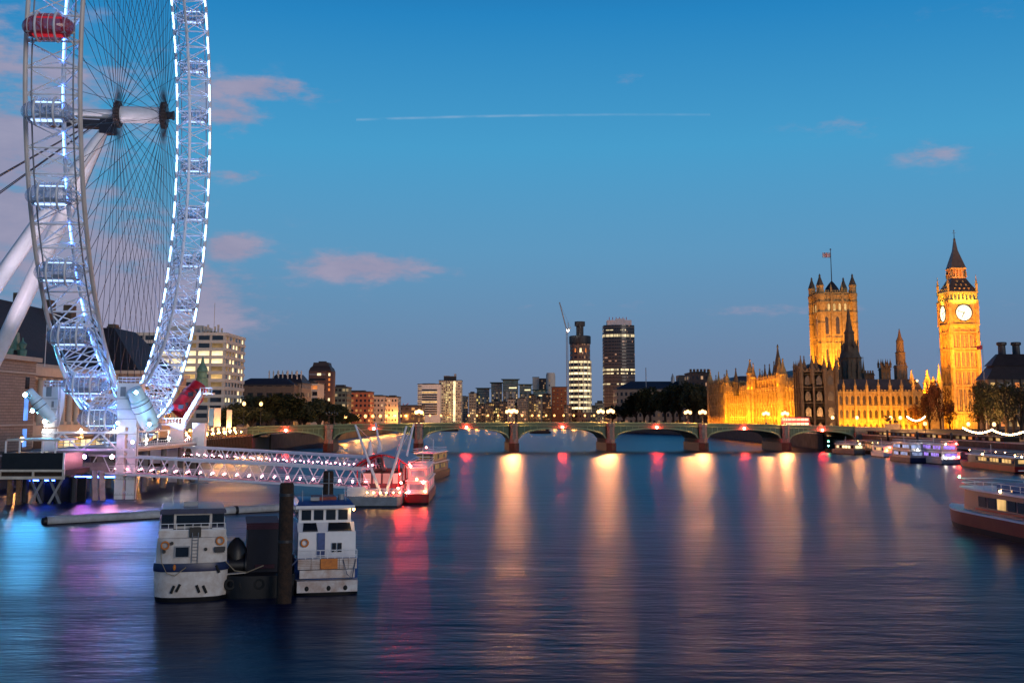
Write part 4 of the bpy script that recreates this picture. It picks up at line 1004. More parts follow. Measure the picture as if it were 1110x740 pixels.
# red and white boat berthed behind the floating pier
def launch(name, label, loc, rz, L, b, hullc, cabc, decks, lit, lamps, group=None):
    o = thing(name, label, 'boat', loc, rz, group)
    pl = hull_plan(L, b, .6, L*.28)
    part('lower_hull', hull_band(pl, [(-.4, .93), (.3, .97)]), BLACK, o, local=True)
    part('hull', hull_band(pl, [(.3, .972), (1.6, 1.0)]), hullc, o, local=True)
    z_ = 1.6
    for dck in range(decks):
        k = 1 - .12*dck
        m = MB(); m.prism([(-b*.85*k, 1.2 + dck), (b*.85*k, 1.2 + dck), (b*.85*k, L*.72), (b*.4*k, L*.80), (-b*.4*k, L*.80), (-b*.85*k, L*.72)], z_, z_ + 1.9)
        c_ = part('cabin', m, cabc, o, local=True)
        nw = int(L*.6/2)
        for i in range(nw):
            for s in (-1, 1):
                m = MB(); m.box((s*b*.855*k, 2.4 + dck + i*2, z_ + 1.1), (.08, 1.5, .9)); part('window', m, lit if (i*7 + dck*3) % 4 else GLASS, c_, local=True)
        m = MB(); m.box((0, 1.16 + dck, z_ + 1.1), (b*1.2*k, .08, .9)); part('window', m, lit, c_, local=True)
        m = MB(); m.prism([(-b*.95*k, .7 + dck), (b*.95*k, .7 + dck), (b*.95*k, L*.74), (b*.45*k, L*.83), (-b*.45*k, L*.83), (-b*.95*k, L*.74)], z_ + 1.9, z_ + 2.05); part('roof', m, WHITE, c_, local=True)
        z_ += 2.05
    m = MB()
    for zz in (z_ + .4, z_ + .85): m.path([(-b*.8, 2, zz), (-b*.8, L*.7, zz), (b*.8, L*.7, zz), (b*.8, 2, zz)], .04, 4, True)
    m.tube((0, L*.5, z_), (0, L*.5, z_ + 2.6), .06, n=5)
    part('railing_and_mast', m, WHITE, o, local=True)
    for x_, y_, zz, mm, nm in lamps:
        m = MB(); m.ell((x_, y_, zz), (.16, .16, .16), nu=8, nv=5); part(nm, m, mm, o, local=True)
    return o
PINKW = emat('pinkish window light', (1, .35, .40), .6, .4, .5)
launch('passenger_boat', 'red and white passenger boat berthed alongside the floating pier', (-15.0, 192, 0), R(1), 34, 1.95, mat('deep red hull', (.22, .010, .016), .4), mat('white red trimmed cabin', (.62, .50, .52), .5), 2, PINKW,
       [(-1.0, .6, 5.9, L_RED, 'red_light'), (1.0, .5, 3.4, L_RED, 'red_light'), (0, .5, 3.9, L_CANOPY, 'deck_light'), (-1.3, .8, 1.9, L_PINK, 'deck_light'), (1.3, .8, 2.0, L_CANOPY, 'deck_light')])
launch('passenger_boat', 'dark passenger boat lying beyond the pier canopy with a red light on top', (-19.5, 262, 0), R(-6), 30, 2.8, BLACK, mat('dark cabin', (.05, .05, .06), .5), 2, W_DIM,
       [(0, 6, 6.8, L_RED, 'red_light')])
for k, pxx in enumerate((401, 407.5)):
    o = thing('mooring_post', 'white capped black mooring post, %s of two beyond the pier canopy' % ('left' if k == 0 else 'right'), 'mooring pile', (X(pxx, 240, 4), 240 + k*6, 0), 0, 'white capped mooring posts')
    m = MB(); m.tube((0,0,-1), (0,0,6.0), .48, n=12); part('shaft', m, BLACK, o, local=True)
    m = MB(); m.lathe((0,0,6.0), [(.5, 0), (.5, 1.2), (.42, 1.6), (.05, 2.9)], 12); part('cap', m, WHITE, o, local=True)
# ------------------------------------------------------------------ helpers for buildings
_wmesh = {}
def window(parent, wx, wz, m, loc, rz=0.0, local=True, depth=.16, name='window'):
    key = (round(wx, 2), round(wz, 2), m.name, depth)
    if key not in _wmesh:
        b = MB(); b.box((0,0,0), (wx, depth, wz)); _wmesh[key] = b.mesh(name, m)
    o = bpy.data.objects.new(name, _wmesh[key]); col.objects.link(o); o.parent = parent
    M = MW[parent.name]; l = Vector(loc)
    if not local: l = M.inverted() @ l; rz -= M.to_euler().z
    o.location = l; o.rotation_euler = (0,0,rz); MW[o.name] = MW[parent.name]
    return o
def building(name, label, cat, px0, px1, pytop, Y, depth, m, roof=None, zb=4.5, roofm=None, rz=0):
    x0_, x1_ = X(px0, Y, 20), X(px1, Y, 20); zt = Z(pytop, Y)
    t = thing(name, label, cat, ((x0_+x1_)/2, Y, zb), rz); w = x1_ - x0_
    b = MB(); b.bb(-w/2, w/2, 0, depth, 0, zt - zb); wl = part('wall', b, m, t, local=True)
    r = MB(); r.bb(-w/2 - .3, w/2 + .3, -.3, depth + .3, zt - zb, zt - zb + .7)
    if roof: r.bb(-w*.3, w*.25, depth*.2, depth*.6, zt - zb + .7, zt - zb + roof)
    part('roof', r, roofm or SLATE, t, local=True)
    return t, w, zt - zb

# ------------------------------------------------------------------ stone county building on the left bank
ch = thing('county_building', 'long banded stone building with steep dark roof behind the big wheel', 'building', (-130, 300, 5.2))
m = MB(); m.bb(-160, -122, 262, 309, 5.2, 27.2); m.bb(-160, -135, 309, 398, 5.2, 27); m.bb(-160, -122, 398, 452, 5.2, 27.4)
wl = part('wall', m, PORT, ch)
m = MB()
for z_, e in ((27.2, 1.1), (24.0, .45), (11.2, .4)):
    m.bb(-160, -122 + e, 262 - e, 309 + e, z_, z_ + (1.1 if e > 1 else .45)); m.bb(-159.9, -135 + e, 309, 398, z_ - .02, z_ + (1.08 if e > 1 else .43)); m.bb(-160, -122 + e, 398 - e, 452 + e, z_ + .01, z_ + (1.12 if e > 1 else .47))
part('cornice', m, CONC_P, wl)
m = MB()
for k in range(15): m.tube((-131.5, 314 + k*5.7, 11.6), (-131.5, 314 + k*5.7, 24), .85, .72, n=14); m.box((-131.5, 314 + k*5.7, 11.5), (2.2, 2.2, .8)); m.box((-131.5, 314 + k*5.7, 23.8), (2.1, 2.1, .6))
m.bb(-135, -129.6, 311, 396, 24.5, 26.9); m.bb(-135, -129.4, 311, 396, 5.2, 11.0)
part('colonnade', m, CONC_P, ch)
m = MB(); m.hip(-159, -124, 264, 307, 28.3, 43.5, 13, 13); m.hip(-159, -137, 309, 398, 28.1, 46.5, 9, 3); m.hip(-159, -124, 400, 450, 28.5, 43.5, 13, 13)
rf = part('roof', m, SLATE, ch)
for yy in (276, 292, 330, 352, 374, 392, 412, 436): m = MB(); m.bb(-147, -144.5, yy, yy + 5, 40, 49.5 if 320 < yy < 400 else 46.5); m.bb(-147.3, -144.2, yy - .3, yy + 5.3, 45.2, 45.7); part('chimney', m, STONE_D, rf)
for yy in (270, 278, 286, 294, 302):
    m = MB(); m.hip(-127.5, -124.6, yy, yy + 3, 30, 34.5, .3, .6); m.lathe((-123.6, yy + 1.5, 28.4), [(1.0, 0), (1.25, 1.6), (.7, 1.9), (1.15, 3.2), (.3, 3.9), (.1, 4.8)], 8); part('dormer', m, COPPER, rf)
# windows: tall openings in the end pavilions, some washed blue
for yy in [266 + 5.4*k for k in range(8)]:
    for z_, h_ in ((15.5, 6.0), (21.8, 3.0), (8.2, 4.4)):
        if yy < 300: continue
        window(wl, 2.4, h_, W_BLUE if z_ < 20 else GLASS, (-121.95, yy, z_), R(90), local=False)
for yy in [317 + 5.7*k for k in range(14)]:
    for z_, h_ in ((14.5, 4.6), (20.8, 3.0)): window(wl, 2.6, h_, (W_DIM, GLASS, GLASS, W_BLUE)[int(yy) % 4], (-134.95, yy, z_), R(90), local=False)
for yy in [403 + 5.6*k for k in range(9)]:
    for z_, h_ in ((15, 5), (21.5, 3)): window(wl, 2.4, h_, (GLASS, W_DIM, GLASS)[int(yy) % 3], (-121.95, yy, z_), R(90), local=False)
cx_ = X(207, 430, 30)
m = MB(); m.lathe((cx_, 446, 24), [(2.3, 0), (2.3, 3.2), (1.9, 3.4), (1.9, 5.4), (2.2, 5.6), (1.7, 7.2), (.8, 8.4), (.6, 9.6), (.1, 11.5)], 12); part('cupola', m, COPPER, ch)
m = MB(); m.tube((-128, 330, 27), (-128, 330, 40), .12, n=6); part('flagpole', m, WHITE, ch)
# promenade kiosks with glowing fronts
def kiosk(label, y0_, y1_, z1_, mm, x_=-99.2):
    k = thing('promenade_kiosk', label, 'kiosk', (x_ - 2, y0_, 5.2), 0, 'lit kiosks on the promenade')
    m = MB(); m.bb(x_ - 4, x_, y0_, y1_, 5.2, z1_); w_ = part('wall', m, DARK, k)
    m = MB(); m.bb(x_ - 4.5, x_ + 1.2, y0_ - .6, y1_ + .6, z1_, z1_ + .35); part('roof', m, GREY, k)
    n_ = max(2, int((y1_ - y0_)/3.2))
    for i in range(n_): window(w_, (y1_-y0_)/n_*.8, (z1_ - 5.2)*.62, mm[i % len(mm)], (x_ + .02, y0_ + (i+.5)*(y1_-y0_)/n_, 5.2 + (z1_-5.2)*.5), R(90), local=False)
kiosk('long low kiosk with yellow lit front under the big wheel', 262, 300, 9.0, (W_HOT, W_WARM, W_HOT))
kiosk('lit kiosk with warm front between the two drive towers', 308, 342, 9.4, (W_WARM, W_ORG, W_HOT))
kiosk('small lit kiosk by the banners near the bridge', 372, 396, 8.6, (W_ORG, W_WARM))
gb = thing('pier_shelter', 'pale boxed pier shelter with dark roof behind the nearer gangway', 'kiosk', (-84, 262, 0))
m = MB(); m.bb(X(163, 268, 6), X(185, 268, 6), 268, 276, 3.4, 7.6); part('wall', m, WHITE, gb)
m = MB(); m.loft([[(X(159, 268, 7) , 267, 7.6), (X(189, 268, 7), 267, 7.6), (X(189, 268, 7), 277, 7.6), (X(159, 268, 7), 277, 7.6)], [(X(166, 268, 9), 269, 8.8), (X(186, 268, 9), 269, 8.8), (X(186, 268, 9), 275, 8.8), (X(166, 268, 9), 275, 8.8)]]); part('roof', m, SLATE, gb)
m = MB(); m.bb(X(158, 268, 3), X(200, 268, 3), 266, 282, 2.9, 3.4)
for k in range(5):
    for yy in (267, 281): m.tube((X(160, 268, 3) + k*1.9, yy, -1.5), (X(160, 268, 3) + k*1.9, yy, 2.9), .28, n=8)
part('stage', m, WOOD, gb)

# ------------------------------------------------------------------ hospital slab and buildings of the left bank
hx = X(243, 556, 30)
hp = thing('hospital_block', 'pale concrete hospital block with horizontal bands and many lit windows', 'building', (hx, 556, 4.5))
HT = Z(362, 556) - 4.5; nf = 13; fh = HT/nf
m = MB(); m.bb(-46, 0, 0, 40, 0, HT - .4); wl = part('wall', m, CONC_P, hp, local=True)
m = MB()
for f in range(nf + 1):
    z_ = f*fh; m.bb(-46.4, .45, -.45, 40.4, z_ - .65, z_ + .75)
part('floor_band', m, mat('white concrete bands', (.60, .55, .48), .8, var=.08), hp, local=True)
lit = {1: 0, 2: .85, 3: .95, 4: .7, 5: .3, 6: .6, 7: .3, 8: .15, 9: .1, 10: .1}
rnd = random.Random(3)
for f in range(2, nf):
    row = nf - 1 - f
    for k in range(7):
        x_ = -3.6 - 6.2*k; p_ = lit.get(row, .3)
        mm = (W_HOT if row in (2, 3, 4) else (W_ORG if row == 6 else W_WARM)) if rnd.random() < p_ else (W_DIM if rnd.random() < .3 else GLASS)
        window(wl, 5.0, fh*.56, mm, (x_, -.03, f*fh + fh*.52))
    for k in range(6):
        mm = W_HOT if rnd.random() < (.42 if row < 5 else .14) else (W_DIM if rnd.random() < .15 else GLASS)
        window(wl, 2.3, fh*.5, mm if rnd.random() < .8 else W_DIM, (.03, 4 + 6.2*k, f*fh + fh*.52), R(90))
m = MB(); m.bb(-30, -13, 8, 24, HT - .1, HT + 4.6); m.bb(-12, -6, 4, 12, HT - .1, HT + 1.6)
for k in range(7): m.bb(-13 + k*1.6, -12.2 + k*1.6, 4, 5, HT, HT + 3.0 + (k % 3)*.8)
m.tube((-7, 6, HT), (-7, 6, HT + 15), .14, n=6)
part('roof_plant', m, CONC_P, hp, local=True)

t, w, h = building('hospital_wing', 'long dark brick wing with arcaded upper floor, beside the pale hospital', 'building', 255, 318, 418, 640, 26, litwall('dark arcade wall', (.10, .075, .06), 5, 7.5, .6, .55, .12, (1, .5, .2), .35))
m = MB(); m.hip(-w/2, w/2, 0, 26, h + .7, h + 4.2, 6, 8); part('slate_roof', m, SLATE, t, local=True)
t, w, h = building('gabled_ward', 'dark slate roofed ward with rows of pale finials above the trees', 'building', 289, 327, 416, 655, 30, litwall('ward wall', (.20, .16, .13), 4, 4.5, .5, .5, .15, (1, .6, .3), .4))
m = MB(); m.hip(-w/2, w/2, 0, 30, h + .7, h + 5.5, 3, 9); part('slate_roof', m, SLATE, t, local=True)
m = MB()
for k in range(11):
    x_ = -w/2 + .6 + k*w/11*.98; m.box((x_, 2 + (k % 3)*3, h + 4.2), (.6, .6, 3.5)); m.lathe((x_, 2 + (k % 3)*3, h + 5.9), [(.5, 0), (.1, 1.7)], 4)
part('finial', m, CONC_P, t, local=True)
t, w, h = building('office_block', 'pale office block with orange lit top floor left of the brown tower', 'building', 319.5, 344, 415.5, 700, 24, mat('pale panel', (.42, .38, .34), .8), 2)
for f in range(5):
    for k in range(4): window(t, w/4*.86, 2.2, (W_ORG if k > 1 else W_WARM) if f == 4 else (W_DIM if (f*3 + k) % 3 else GLASS), (-w/2 + (k+.5)*w/4, -.03, h - 2.2 - (4-f)*3.6))
# brown tower with chamfered crown
Y_ = 750; x0_, x1_ = X(334, Y_, 25), X(358.5, Y_, 25); w = x1_ - x0_; zt = Z(402, Y_); 
t = thing('brown_tower', 'brown office tower with stepped chamfered crown and small lit windows', 'building', ((x0_+x1_)/2 , Y_, 4.5))
m = MB(); m.bb(-w/2, w/2*.55, 0, 18, 0, zt - 4.5); m.add([(w/2*.55,0,0),(w/2,6,0),(w/2,18,0),(w/2*.55,18,0),(w/2*.55,0,zt-4.5),(w/2,6,zt-4.5),(w/2,18,zt-4.5),(w/2*.55,18,zt-4.5)], [(0,1,5,4),(1,2,6,5),(2,3,7,6),(4,5,6,7)])
wl = part('wall', m, mat('dark brown cladding', (.075, .035, .028), .6), t, local=True)
zc = zt - 4.5; zz = Z(392.5, Y_) - 4.5
m = MB(); m.loft([[(-w/2*k, 9 - 9*k, z), (w/2*k, 9 - 9*k, z), (w/2*k, 9 + 9*k, z), (-w/2*k, 9 + 9*k, z)] for z, k in ((zc, 1), (zc + 2, .9), (zc + (zz - zc)*.6, .72), (zz, .66))]); m.bb(-2, 2.6, 6, 10, zz, zz + .9)
part('crown', m, mat('dark crown', (.03, .022, .022), .6), t, local=True)
for f in range(9):
    m = MB(); m.bb(-w/2 + .4, w/2*.5, -.08, -.01, zc - 2.6 - f*3.1, zc - 1.5 - f*3.1); part('window_band', m, GLASS if f % 4 else mat('grey band', (.16, .15, .16), .5), wl, local=True)
    if f in (0, 1, 2, 3, 5, 6): window(wl, 1.7, 1.7, W_HOT if f in (0, 5) else W_ORG, (w/2*.78, 2.85, zc - 2 - f*3.1), math.atan2(6, w/2*.45))
window(wl, 2.4, 1.4, W_HOT, (-.5, -.1, zc - 2.0)); window(wl, 3.4, 1.6, W_HOT, (-3.4, -.1, zc - 18))
t, w, h = building('glass_block', 'small green glazed block just right of the brown tower', 'building', 358.8, 376, 420, 800, 22, litwall('green glass wall', (.07, .10, .095), 2.6, 3.4, .7, .5, .22, (1, .7, .35), .5), 2)
t, w, h = building('brick_block', 'orange red brick block with glowing windows above the promenade lights', 'building', 373.5, 401, 425, 860, 24, litwall('orange brick wall', (.36, .10, .045), 3.0, 3.5, .5, .5, .40, (1, .42, .12), .9), 1.5)
t, w, h = building('stone_block', 'pale stone block left of its twin, lit from the street', 'building', 401.5, 417.5, 429.5, 900, 22, litwall('pale stone wall a', (.55, .40, .30), 2.6, 3.6, .45, .45, .25, (1, .6, .3), .7), 1.2)
t, w, h = building('stone_block', 'pale stone block with stepped top, right of its twin', 'building', 418, 431.5, 430.5, 905, 22, litwall('pale stone wall b', (.56, .42, .33), 2.4, 3.6, .45, .45, .2, (1, .6, .3), .7), 1.6)
t, w, h = building('low_depot', 'long low dark building along the far left bank behind orange street lights', 'building', 431, 458, 440, 980, 26, litwall('depot wall', (.14, .09, .07), 5, 4, .5, .5, .3, (1, .45, .15), .9), 1.0)
# small red crane
t = thing('tower_crane', 'tiny red crane standing left of the white office pair', 'crane', (X(437, 1150, 20), 1150, 4.5), 0, 'tower cranes')
m = MB(); m.beam((0,0,0), (0,0,16), 1.0, 1.0); part('mast', m, RED, t, local=True)
m = MB(); m.beam((-4, 0, 13), (5, 0, 20), .7, .7); m.beam((0,0,16), (0,0,20), .6, .6); part('jib', m, RED, t, local=True)

# ------------------------------------------------------------------ far skyline
# white and beige office pair
t, w, h = building('office_block', 'white framed office block with dark glass centre, by the water beyond the bridge', 'building', 452.5, 477, 416.5, 1250, 30, mat('white frame panel', (.62, .60, .58), .7), 1.2)
for f in range(11): m = MB(); m.bb(-w/2 + 4.6, w/2 - 3.2, -.3, -.02, h - 6.5 - f*2.45, h - 5.0 - f*2.45); part('window_band', m, GLASS if f not in (1, 5) else W_WARM, t, local=True)
for f in range(13): m = MB(); m.bb(-w/2 + .3, -w/2 + 4.2, -.3, -.02, h - 2.4 - f*2.2, h - 1.5 - f*2.2); part('window_band', m, W_DIM if f % 2 else GLASS, t, local=True)
t, w, h = building('office_tower', 'beige office tower with two tall glowing stair strips and rooftop plant', 'building', 475.5, 500, 412.5, 1275, 28, litwall('beige office wall', (.46, .40, .32), 2.2, 2.9, .6, .45, .42, (1, .75, .35), .6), 5)
m = MB(); m.bb(-w*.22, w*.05, -.5, -.02, 4, h - 1); part('wall_panel', m, litwall('stair strip wall', (.42, .36, .28), 1.5, 2.6, .7, .6, .8, (1, .75, .3), .9), t, local=True)
m = MB(); m.bb(w*.14, w*.24, -.5, -.02, 2, h - .6); part('stair_window', m, W_HOT, t, local=True)
m = MB(); m.bb(-w*.3, -w*.05, 6, 16, h, h + 5.5); m.bb(w*.16, w*.26, 6, 10, h, h + 7.5); part('roof_plant', m, GREY, t, local=True)
# riverside towers with winged green tops
GT = mat('green glass top', (.06, .15, .15), .25, var=.4, scale=.3)
rows = [(517, 530, 421.5, 1500, 'leftmost and lowest'), (532.5, 544, 415.5, 1480, 'second from the left'), (545, 561.5, 412, 1460, 'tallest and widest'), (563.5, 576, 417.5, 1470, 'fourth from the left'), (578.5, 592, 423.5, 1490, 'rightmost')]
for i, (a, b, py, Y_, nm) in enumerate(rows):
    t, w, h = building('riverside_tower', 'riverside apartment tower with green winged glass top, the %s of five' % nm, 'building', a, b, py, Y_, 24, litwall('apartment wall %d' % i, (.30, .27, .23), 2.4, 3.1, .55, .5, .38, (1, .66, .30), .8), None)
    zc = h - (14 if i == 2 else 10.5)
    m = MB(); m.bb(-w/2 - .2, w/2 + .2, -.6, 24.5, zc, h - .4); g_ = part('glass_top', m, GT, t, local=True)
    m = MB(); m.loft([[(-w/2 - 1.6, -2, h + .7), (w/2 + 1.6, -2, h + .7), (w/2 + 1.6, 25, h + .7), (-w/2 - 1.6, 25, h + .7)], [(-w/2 - 2.2, -3, h + 1.5), (w/2 + 2.2, -3, h + 1.5), (w/2 + 2.2, 26, h + 1.5), (-w/2 - 2.2, 26, h + 1.5)]]); part('wing_roof', m, GT, t, local=True)
    for k in range(3): m = MB(); m.bb(-w/2, w/2, -.75, -.62, zc + 2.2 + k*2.9, zc + 2.6 + k*2.9); part('floor_line', m, GREY, g_, local=True)
    if i in (2, 3, 4): window(g_, w*.5, 1.4, W_HOT, (w*.16, -.72, zc + 4.9))
    st_ = MB(); st_.bb(-w*.3, -w*.12, -1.2, -.02, 0, zc); st_.bb(w*.1, w*.28, -1.2, -.02, 0, zc); part('wall_pier', st_, mat('pale pier', (.50, .45, .38), .8), t, local=True)
lowr = [(499, 507, 429.9, 1440, 0.3), (508, 516, 426.4, 1330, 0.3), (514, 520, 428.6, 1420, 0.24), (518, 526, 438.2, 1385, 0.18), (526, 535, 437.8, 1360, 0.18), (533, 542, 435.0, 1440, 0.24), (542, 551, 435.7, 1420, 0.18), (550, 558, 432.6, 1330, 0.36), (556, 562, 439.5, 1420, 0.24), (561, 572, 431.8, 1385, 0.3), (573, 581, 428.7, 1385, 0.14), (581, 587, 432.4, 1385, 0.36), (588, 597, 427.3, 1440, 0.18), (597, 608, 439.6, 1440, 0.3), (606, 614, 430.7, 1440, 0.36), (612, 620, 439.5, 1330, 0.14), (640, 648, 441, 1380, 0.16), (646, 656, 437, 1400, 0.24)]
for i, (a, b, py, Y_, br) in enumerate(lowr):
    building('apartment_block', 'low %s apartment block with scattered lights, %s from the left in the far riverside row' % ('pale' if br > .23 else 'dark', ORD[i]), 'building', a, b, py, Y_, 18,
             litwall('low apartment wall %d' % i, (br, br*.86, br*.7), 1.9 + .37*(i % 4), 2.7 + .4*(i % 3), .62, .5, .20 + .06*(i % 3), (1, .48 + .12*(i % 3), .16 + .08*(i % 2)), 1.0), 1.2 + (i % 3))
t, w, h = building('concrete_tower', 'slim pale tower slab left of a dark one, behind the green topped towers', 'building', 577.5, 584.5, 409, 1560, 14, mat('pale slab', (.50, .42, .36), .8))
t, w, h = building('dark_tower', 'dark glazed slab between two slim pale towers', 'building', 584.5, 592.5, 410.5, 1565, 14, litwall('dark slab wall', (.05, .035, .035), 2, 3, .6, .5, .08, (1, .6, .3), .5))
Y_ = 1540; t = thing('concrete_tower', 'rounded pale tower, tallest of the slim pair by the construction tower', 'building', (X(597, Y_, 40), Y_, 4.5))
m = MB(); r_ = X(602, Y_, 40) - X(597, Y_, 40); hh = Z(404, Y_) - 4.5; m.lathe((0,0,0), [(r_, 0), (r_, hh - 2), (r_*.9, hh - 1.8), (r_*.9, hh)], 20); part('wall', m, mat('pale round tower', (.56, .47, .40), .8, var=.12), t, local=True)
for k in range(8): m = MB(); m.box((-2 + .3, -r_*.93, 10 + k*6), (1.4, .5, 2.0)); part('window', m, W_DIM if k % 2 else GLASS, t, local=True)
t, w, h = building('brick_block', 'plain rust red brick block left of the crane mast', 'building', 598.5, 615, 419.5, 1420, 18, mat('rust brick', (.30, .085, .035), .9, var=.2, scale=.3))
for f in range(6):
    for k in range(4): window(t, 1.6, 1.2, GLASS if (f + k) % 3 else W_DIM, (-w/2 + (k + .5)*w/4, -.03, h - 4 - f*4.2))

# tower under construction with lit floors
Y_ = 1350; cxx = X(629, Y_, 50); zz = lambda py: Z(py, Y_) - 4.5; ru = X(640.8, Y_, 50) - X(629, Y_, 50)
t = thing('construction_tower', 'round tower under construction, lower floors lit bright yellow, bare core on top', 'building', (cxx, Y_, 4.5))
m = MB(); m.lathe((0,0,0), [(ru*.86, 0), (ru*.97, 12), (ru*.985, zz(391)), (ru*.93, zz(390)), (ru*.93, zz(373))], 28); part('wall', m, litwall('raw concrete wall', (.20, .115, .08), 3.2, 5, .4, .5, .35, (1, .5, .25), .5), t, local=True)
GLZ = mat('glazed band', (.10, .10, .11), .2, var=.4)
nfl = 9; 
for k in range(nfl):
    z0_ = zz(447) + (zz(391) - zz(447))*k/nfl; z1_ = zz(447) + (zz(391) - zz(447))*(k+1)/nfl; d_ = z1_ - z0_
    m = MB(); m.lathe((0,0,0), [(ru*1.0, z0_ + d_*.58), (ru*1.0, z1_ - d_*.05)], 28); part('lit_floor', m, emat('lit slab %d' % k, (1, .80, .45), 1.15 if k % 3 else 1.6, .55, .12), t, local=True)
    m = MB(); m.lathe((0,0,0), [(ru*1.01, z0_ + d_*.04), (ru*1.01, z0_ + d_*.54)], 28); part('glazing', m, litwall('glazing %d' % k, (.13, .12, .11), 2.4, 9, .8, .9, .45, (1, .75, .4), .55), t, local=True)
m = MB()
for k in range(14):
    a_ = 2*math.pi*k/14; m.tube((ru*1.02*math.cos(a_), ru*1.02*math.sin(a_), zz(447)), (ru*1.02*math.cos(a_), ru*1.02*math.sin(a_), zz(391)), .35, n=5)
part('mullion', m, CONC_P, t, local=True)
for k in (-1, 0, 1): window(t, 2.2, 4.4, W_ORG if k else W_HOT, (k*5.4, -ru*(.95 if k == 0 else .82), zz(380)))
m = MB(); m.lathe((0,0,0), [(ru*.98, zz(373)), (ru*1.0, zz(372)), (ru*1.0, zz(364.5)), (ru*.9, zz(364))], 20); part('formwork', m, DARK, t, local=True)
m = MB(); m.lathe((0,0,0), [(ru*.34, zz(365)), (ru*.34, zz(353))], 10); m.lathe((0,0,0), [(ru*.48, zz(353.5)), (ru*.48, zz(348.5))], 10); part('core', m, mat('dark core', (.05, .045, .045), .8), t, local=True)
# tower crane
Y_ = 1330; cb = thing('tower_crane', 'tall luffing tower crane beside the tower under construction', 'crane', (X(615, Y_, 50), Y_, 4.5), 0, 'tower cranes')
zz = lambda py: Z(py, Y_) - 4.5
m = MB()
for sx_ in (-.9, .9):
    for sy_ in (-.9, .9): m.beam((sx_, sy_, 0), (sx_, sy_, zz(356)), .45, .45)
for k in range(40):
    z_ = k*zz(356)/40; m.beam((-.9, -.9, z_), (.9, -.9, z_ + zz(356)/40), .25, .25); m.beam((.9, .9, z_), (-.9, .9, z_ + zz(356)/40), .25, .25)
part('mast', m, GREY, cb, local=True)
m = MB(); tip = (X(606.5, Y_, 130) - X(615, Y_, 50), 0, zz(327.5)); m.beam((-.3, 0, zz(358)), tip, 1.1, 1.3); m.beam((0,0,zz(357)), (4.2, 0, zz(355)), 1.4, 1.4); m.beam((1.5, 0, zz(358)), (1.2, 0, zz(349)), .7, .7); m.tube((1.2, 0, zz(349)), tip, .14, n=4); m.tube((1.2, 0, zz(349)), (4.2, 0, zz(355)), .14, n=4)
part('jib', m, GREY, cb, local=True)
m = MB(); m.ell((1.2, -1, zz(358.5)), (.9, .6, .9), nu=8, nv=6); part('work_light', m, L_WHITE, cb, local=True)
m = MB(); m.box((0, -.6, zz(360)), (2.6, 2.4, 2.4)); part('cab', m, WHITE, cb, local=True)

# curved office tower with ribbed floors
Y_ = 1240; x0_, x1_ = X(655, Y_, 60), X(689, Y_, 60); w = x1_ - x0_; zz = lambda py: Z(py, Y_) - 4.5
t = thing('curved_tower', 'tall dark curved office tower with fine floor ribs and two lit floors', 'building', ((x0_+x1_)/2, Y_, 4.5))
def cplan(k=1.0):
    pts = []
    for i in range(13): q = -1 + 2*i/12; pts.append((w/2*q*k, 4.5*(q*q) - 1.2*math.cos(q*math.pi*1.0)*.8))
    return pts + [(w/2*k, 22.0), (0, 25.0), (-w/2*k, 22.0)]
m = MB(); m.prism(cplan(.992), 0, zz(352)); part('wall', m, litwall('ribbed tower glass', (.05, .042, .046), 1.7, 3.3, .75, .55, .05, (1, .5, .3), .35, glass=(.016, .017, .022)), t, local=True)
nfl = 30; m = MB()
for k in range(nfl):
    z_ = zz(352)*(k + .2)/nfl; m.prism(cplan(1.0), z_, z_ + .8)
part('floor_rib', m, mat('grey floor ribs', (.085, .075, .08), .45), t, local=True)
for py, h_, nm in ((363.5, 2.6, .9), (357.5, .9, .35), (400.5, 2.0, .8), (404.5, 1.3, .5), (416, 1.4, .4)):
    z_ = zz(py); m = MB(); pl_ = [(p[0]*1.0, p[1] - .12) for p in cplan(1.0)]; m.prism(pl_, z_ - h_/2, z_ + h_/2); part('lit_floor', m, litwall('lit ring %d' % int(py), (.10, .09, .08), 1.9, 60, .85, 1.2, nm, (1, .78, .42), 1.4), t, local=True)
m = MB(); m.bb(-w*.38, w*.40, 3, 16, zz(352), zz(346.5)); m.bb(-w*.1, w*.2, 5, 12, zz(346.5), zz(344.8)); part('roof_plant', m, mat('pinkish roof plant', (.62, .50, .48), .7), t, local=True)
m = MB()
for k in range(6): m.tube((-w*.3 + k*w*.11, 8, zz(346)), (-w*.3 + k*w*.11, 8, zz(343)), .35, n=5)
part('aerial', m, RED, t, local=True)

# low museum range behind the garden trees
t, w, h = building('museum_range', 'long low range with slate roof and corner tower behind the garden trees', 'building', 669, 764, 422, 1050, 40, litwall('museum wall', (.24, .17, .13), 4, 6, .5, .5, .18, (1, .5, .25), .4))
m = MB(); m.hip(-w/2, w/2, 0, 40, h + .7, h + 7.5, 14, 18); m.bb(w*.22, w*.45, 4, 24, h, h + 12.5); part('slate_roof', m, SLATE, t, local=True)
m = MB(); m.tube((-w*.16, 4, h), (-w*.16, 4, h + 19), .35, n=6); m.lathe((w*.15, 6, h + 6), [(1.6, 0), (1.6, 4), (.2, 8)], 8); part('mast', m, GREY, t, local=True)
t, w, h = building('mansion_block', 'dark mansion block with row of lit attic windows left of the palace', 'building', 748, 771, 404.5, 930, 26, litwall('mansion wall', (.06, .05, .05), 3.4, 5, .5, .5, .22, (1, .55, .3), .45), 1.5)
for k in range(6): m = MB(); m.bb(-w/2 + 1 + k*w/6, -w/2 + 2.4 + k*w/6, 3, 6, h, h + 3.4); part('chimney', m, STONE_D, t, local=True)
t, w, h = building('white_block', 'small white block seen between palace turrets', 'building', 789, 803, 412.5, 1000, 20, CONC_P)
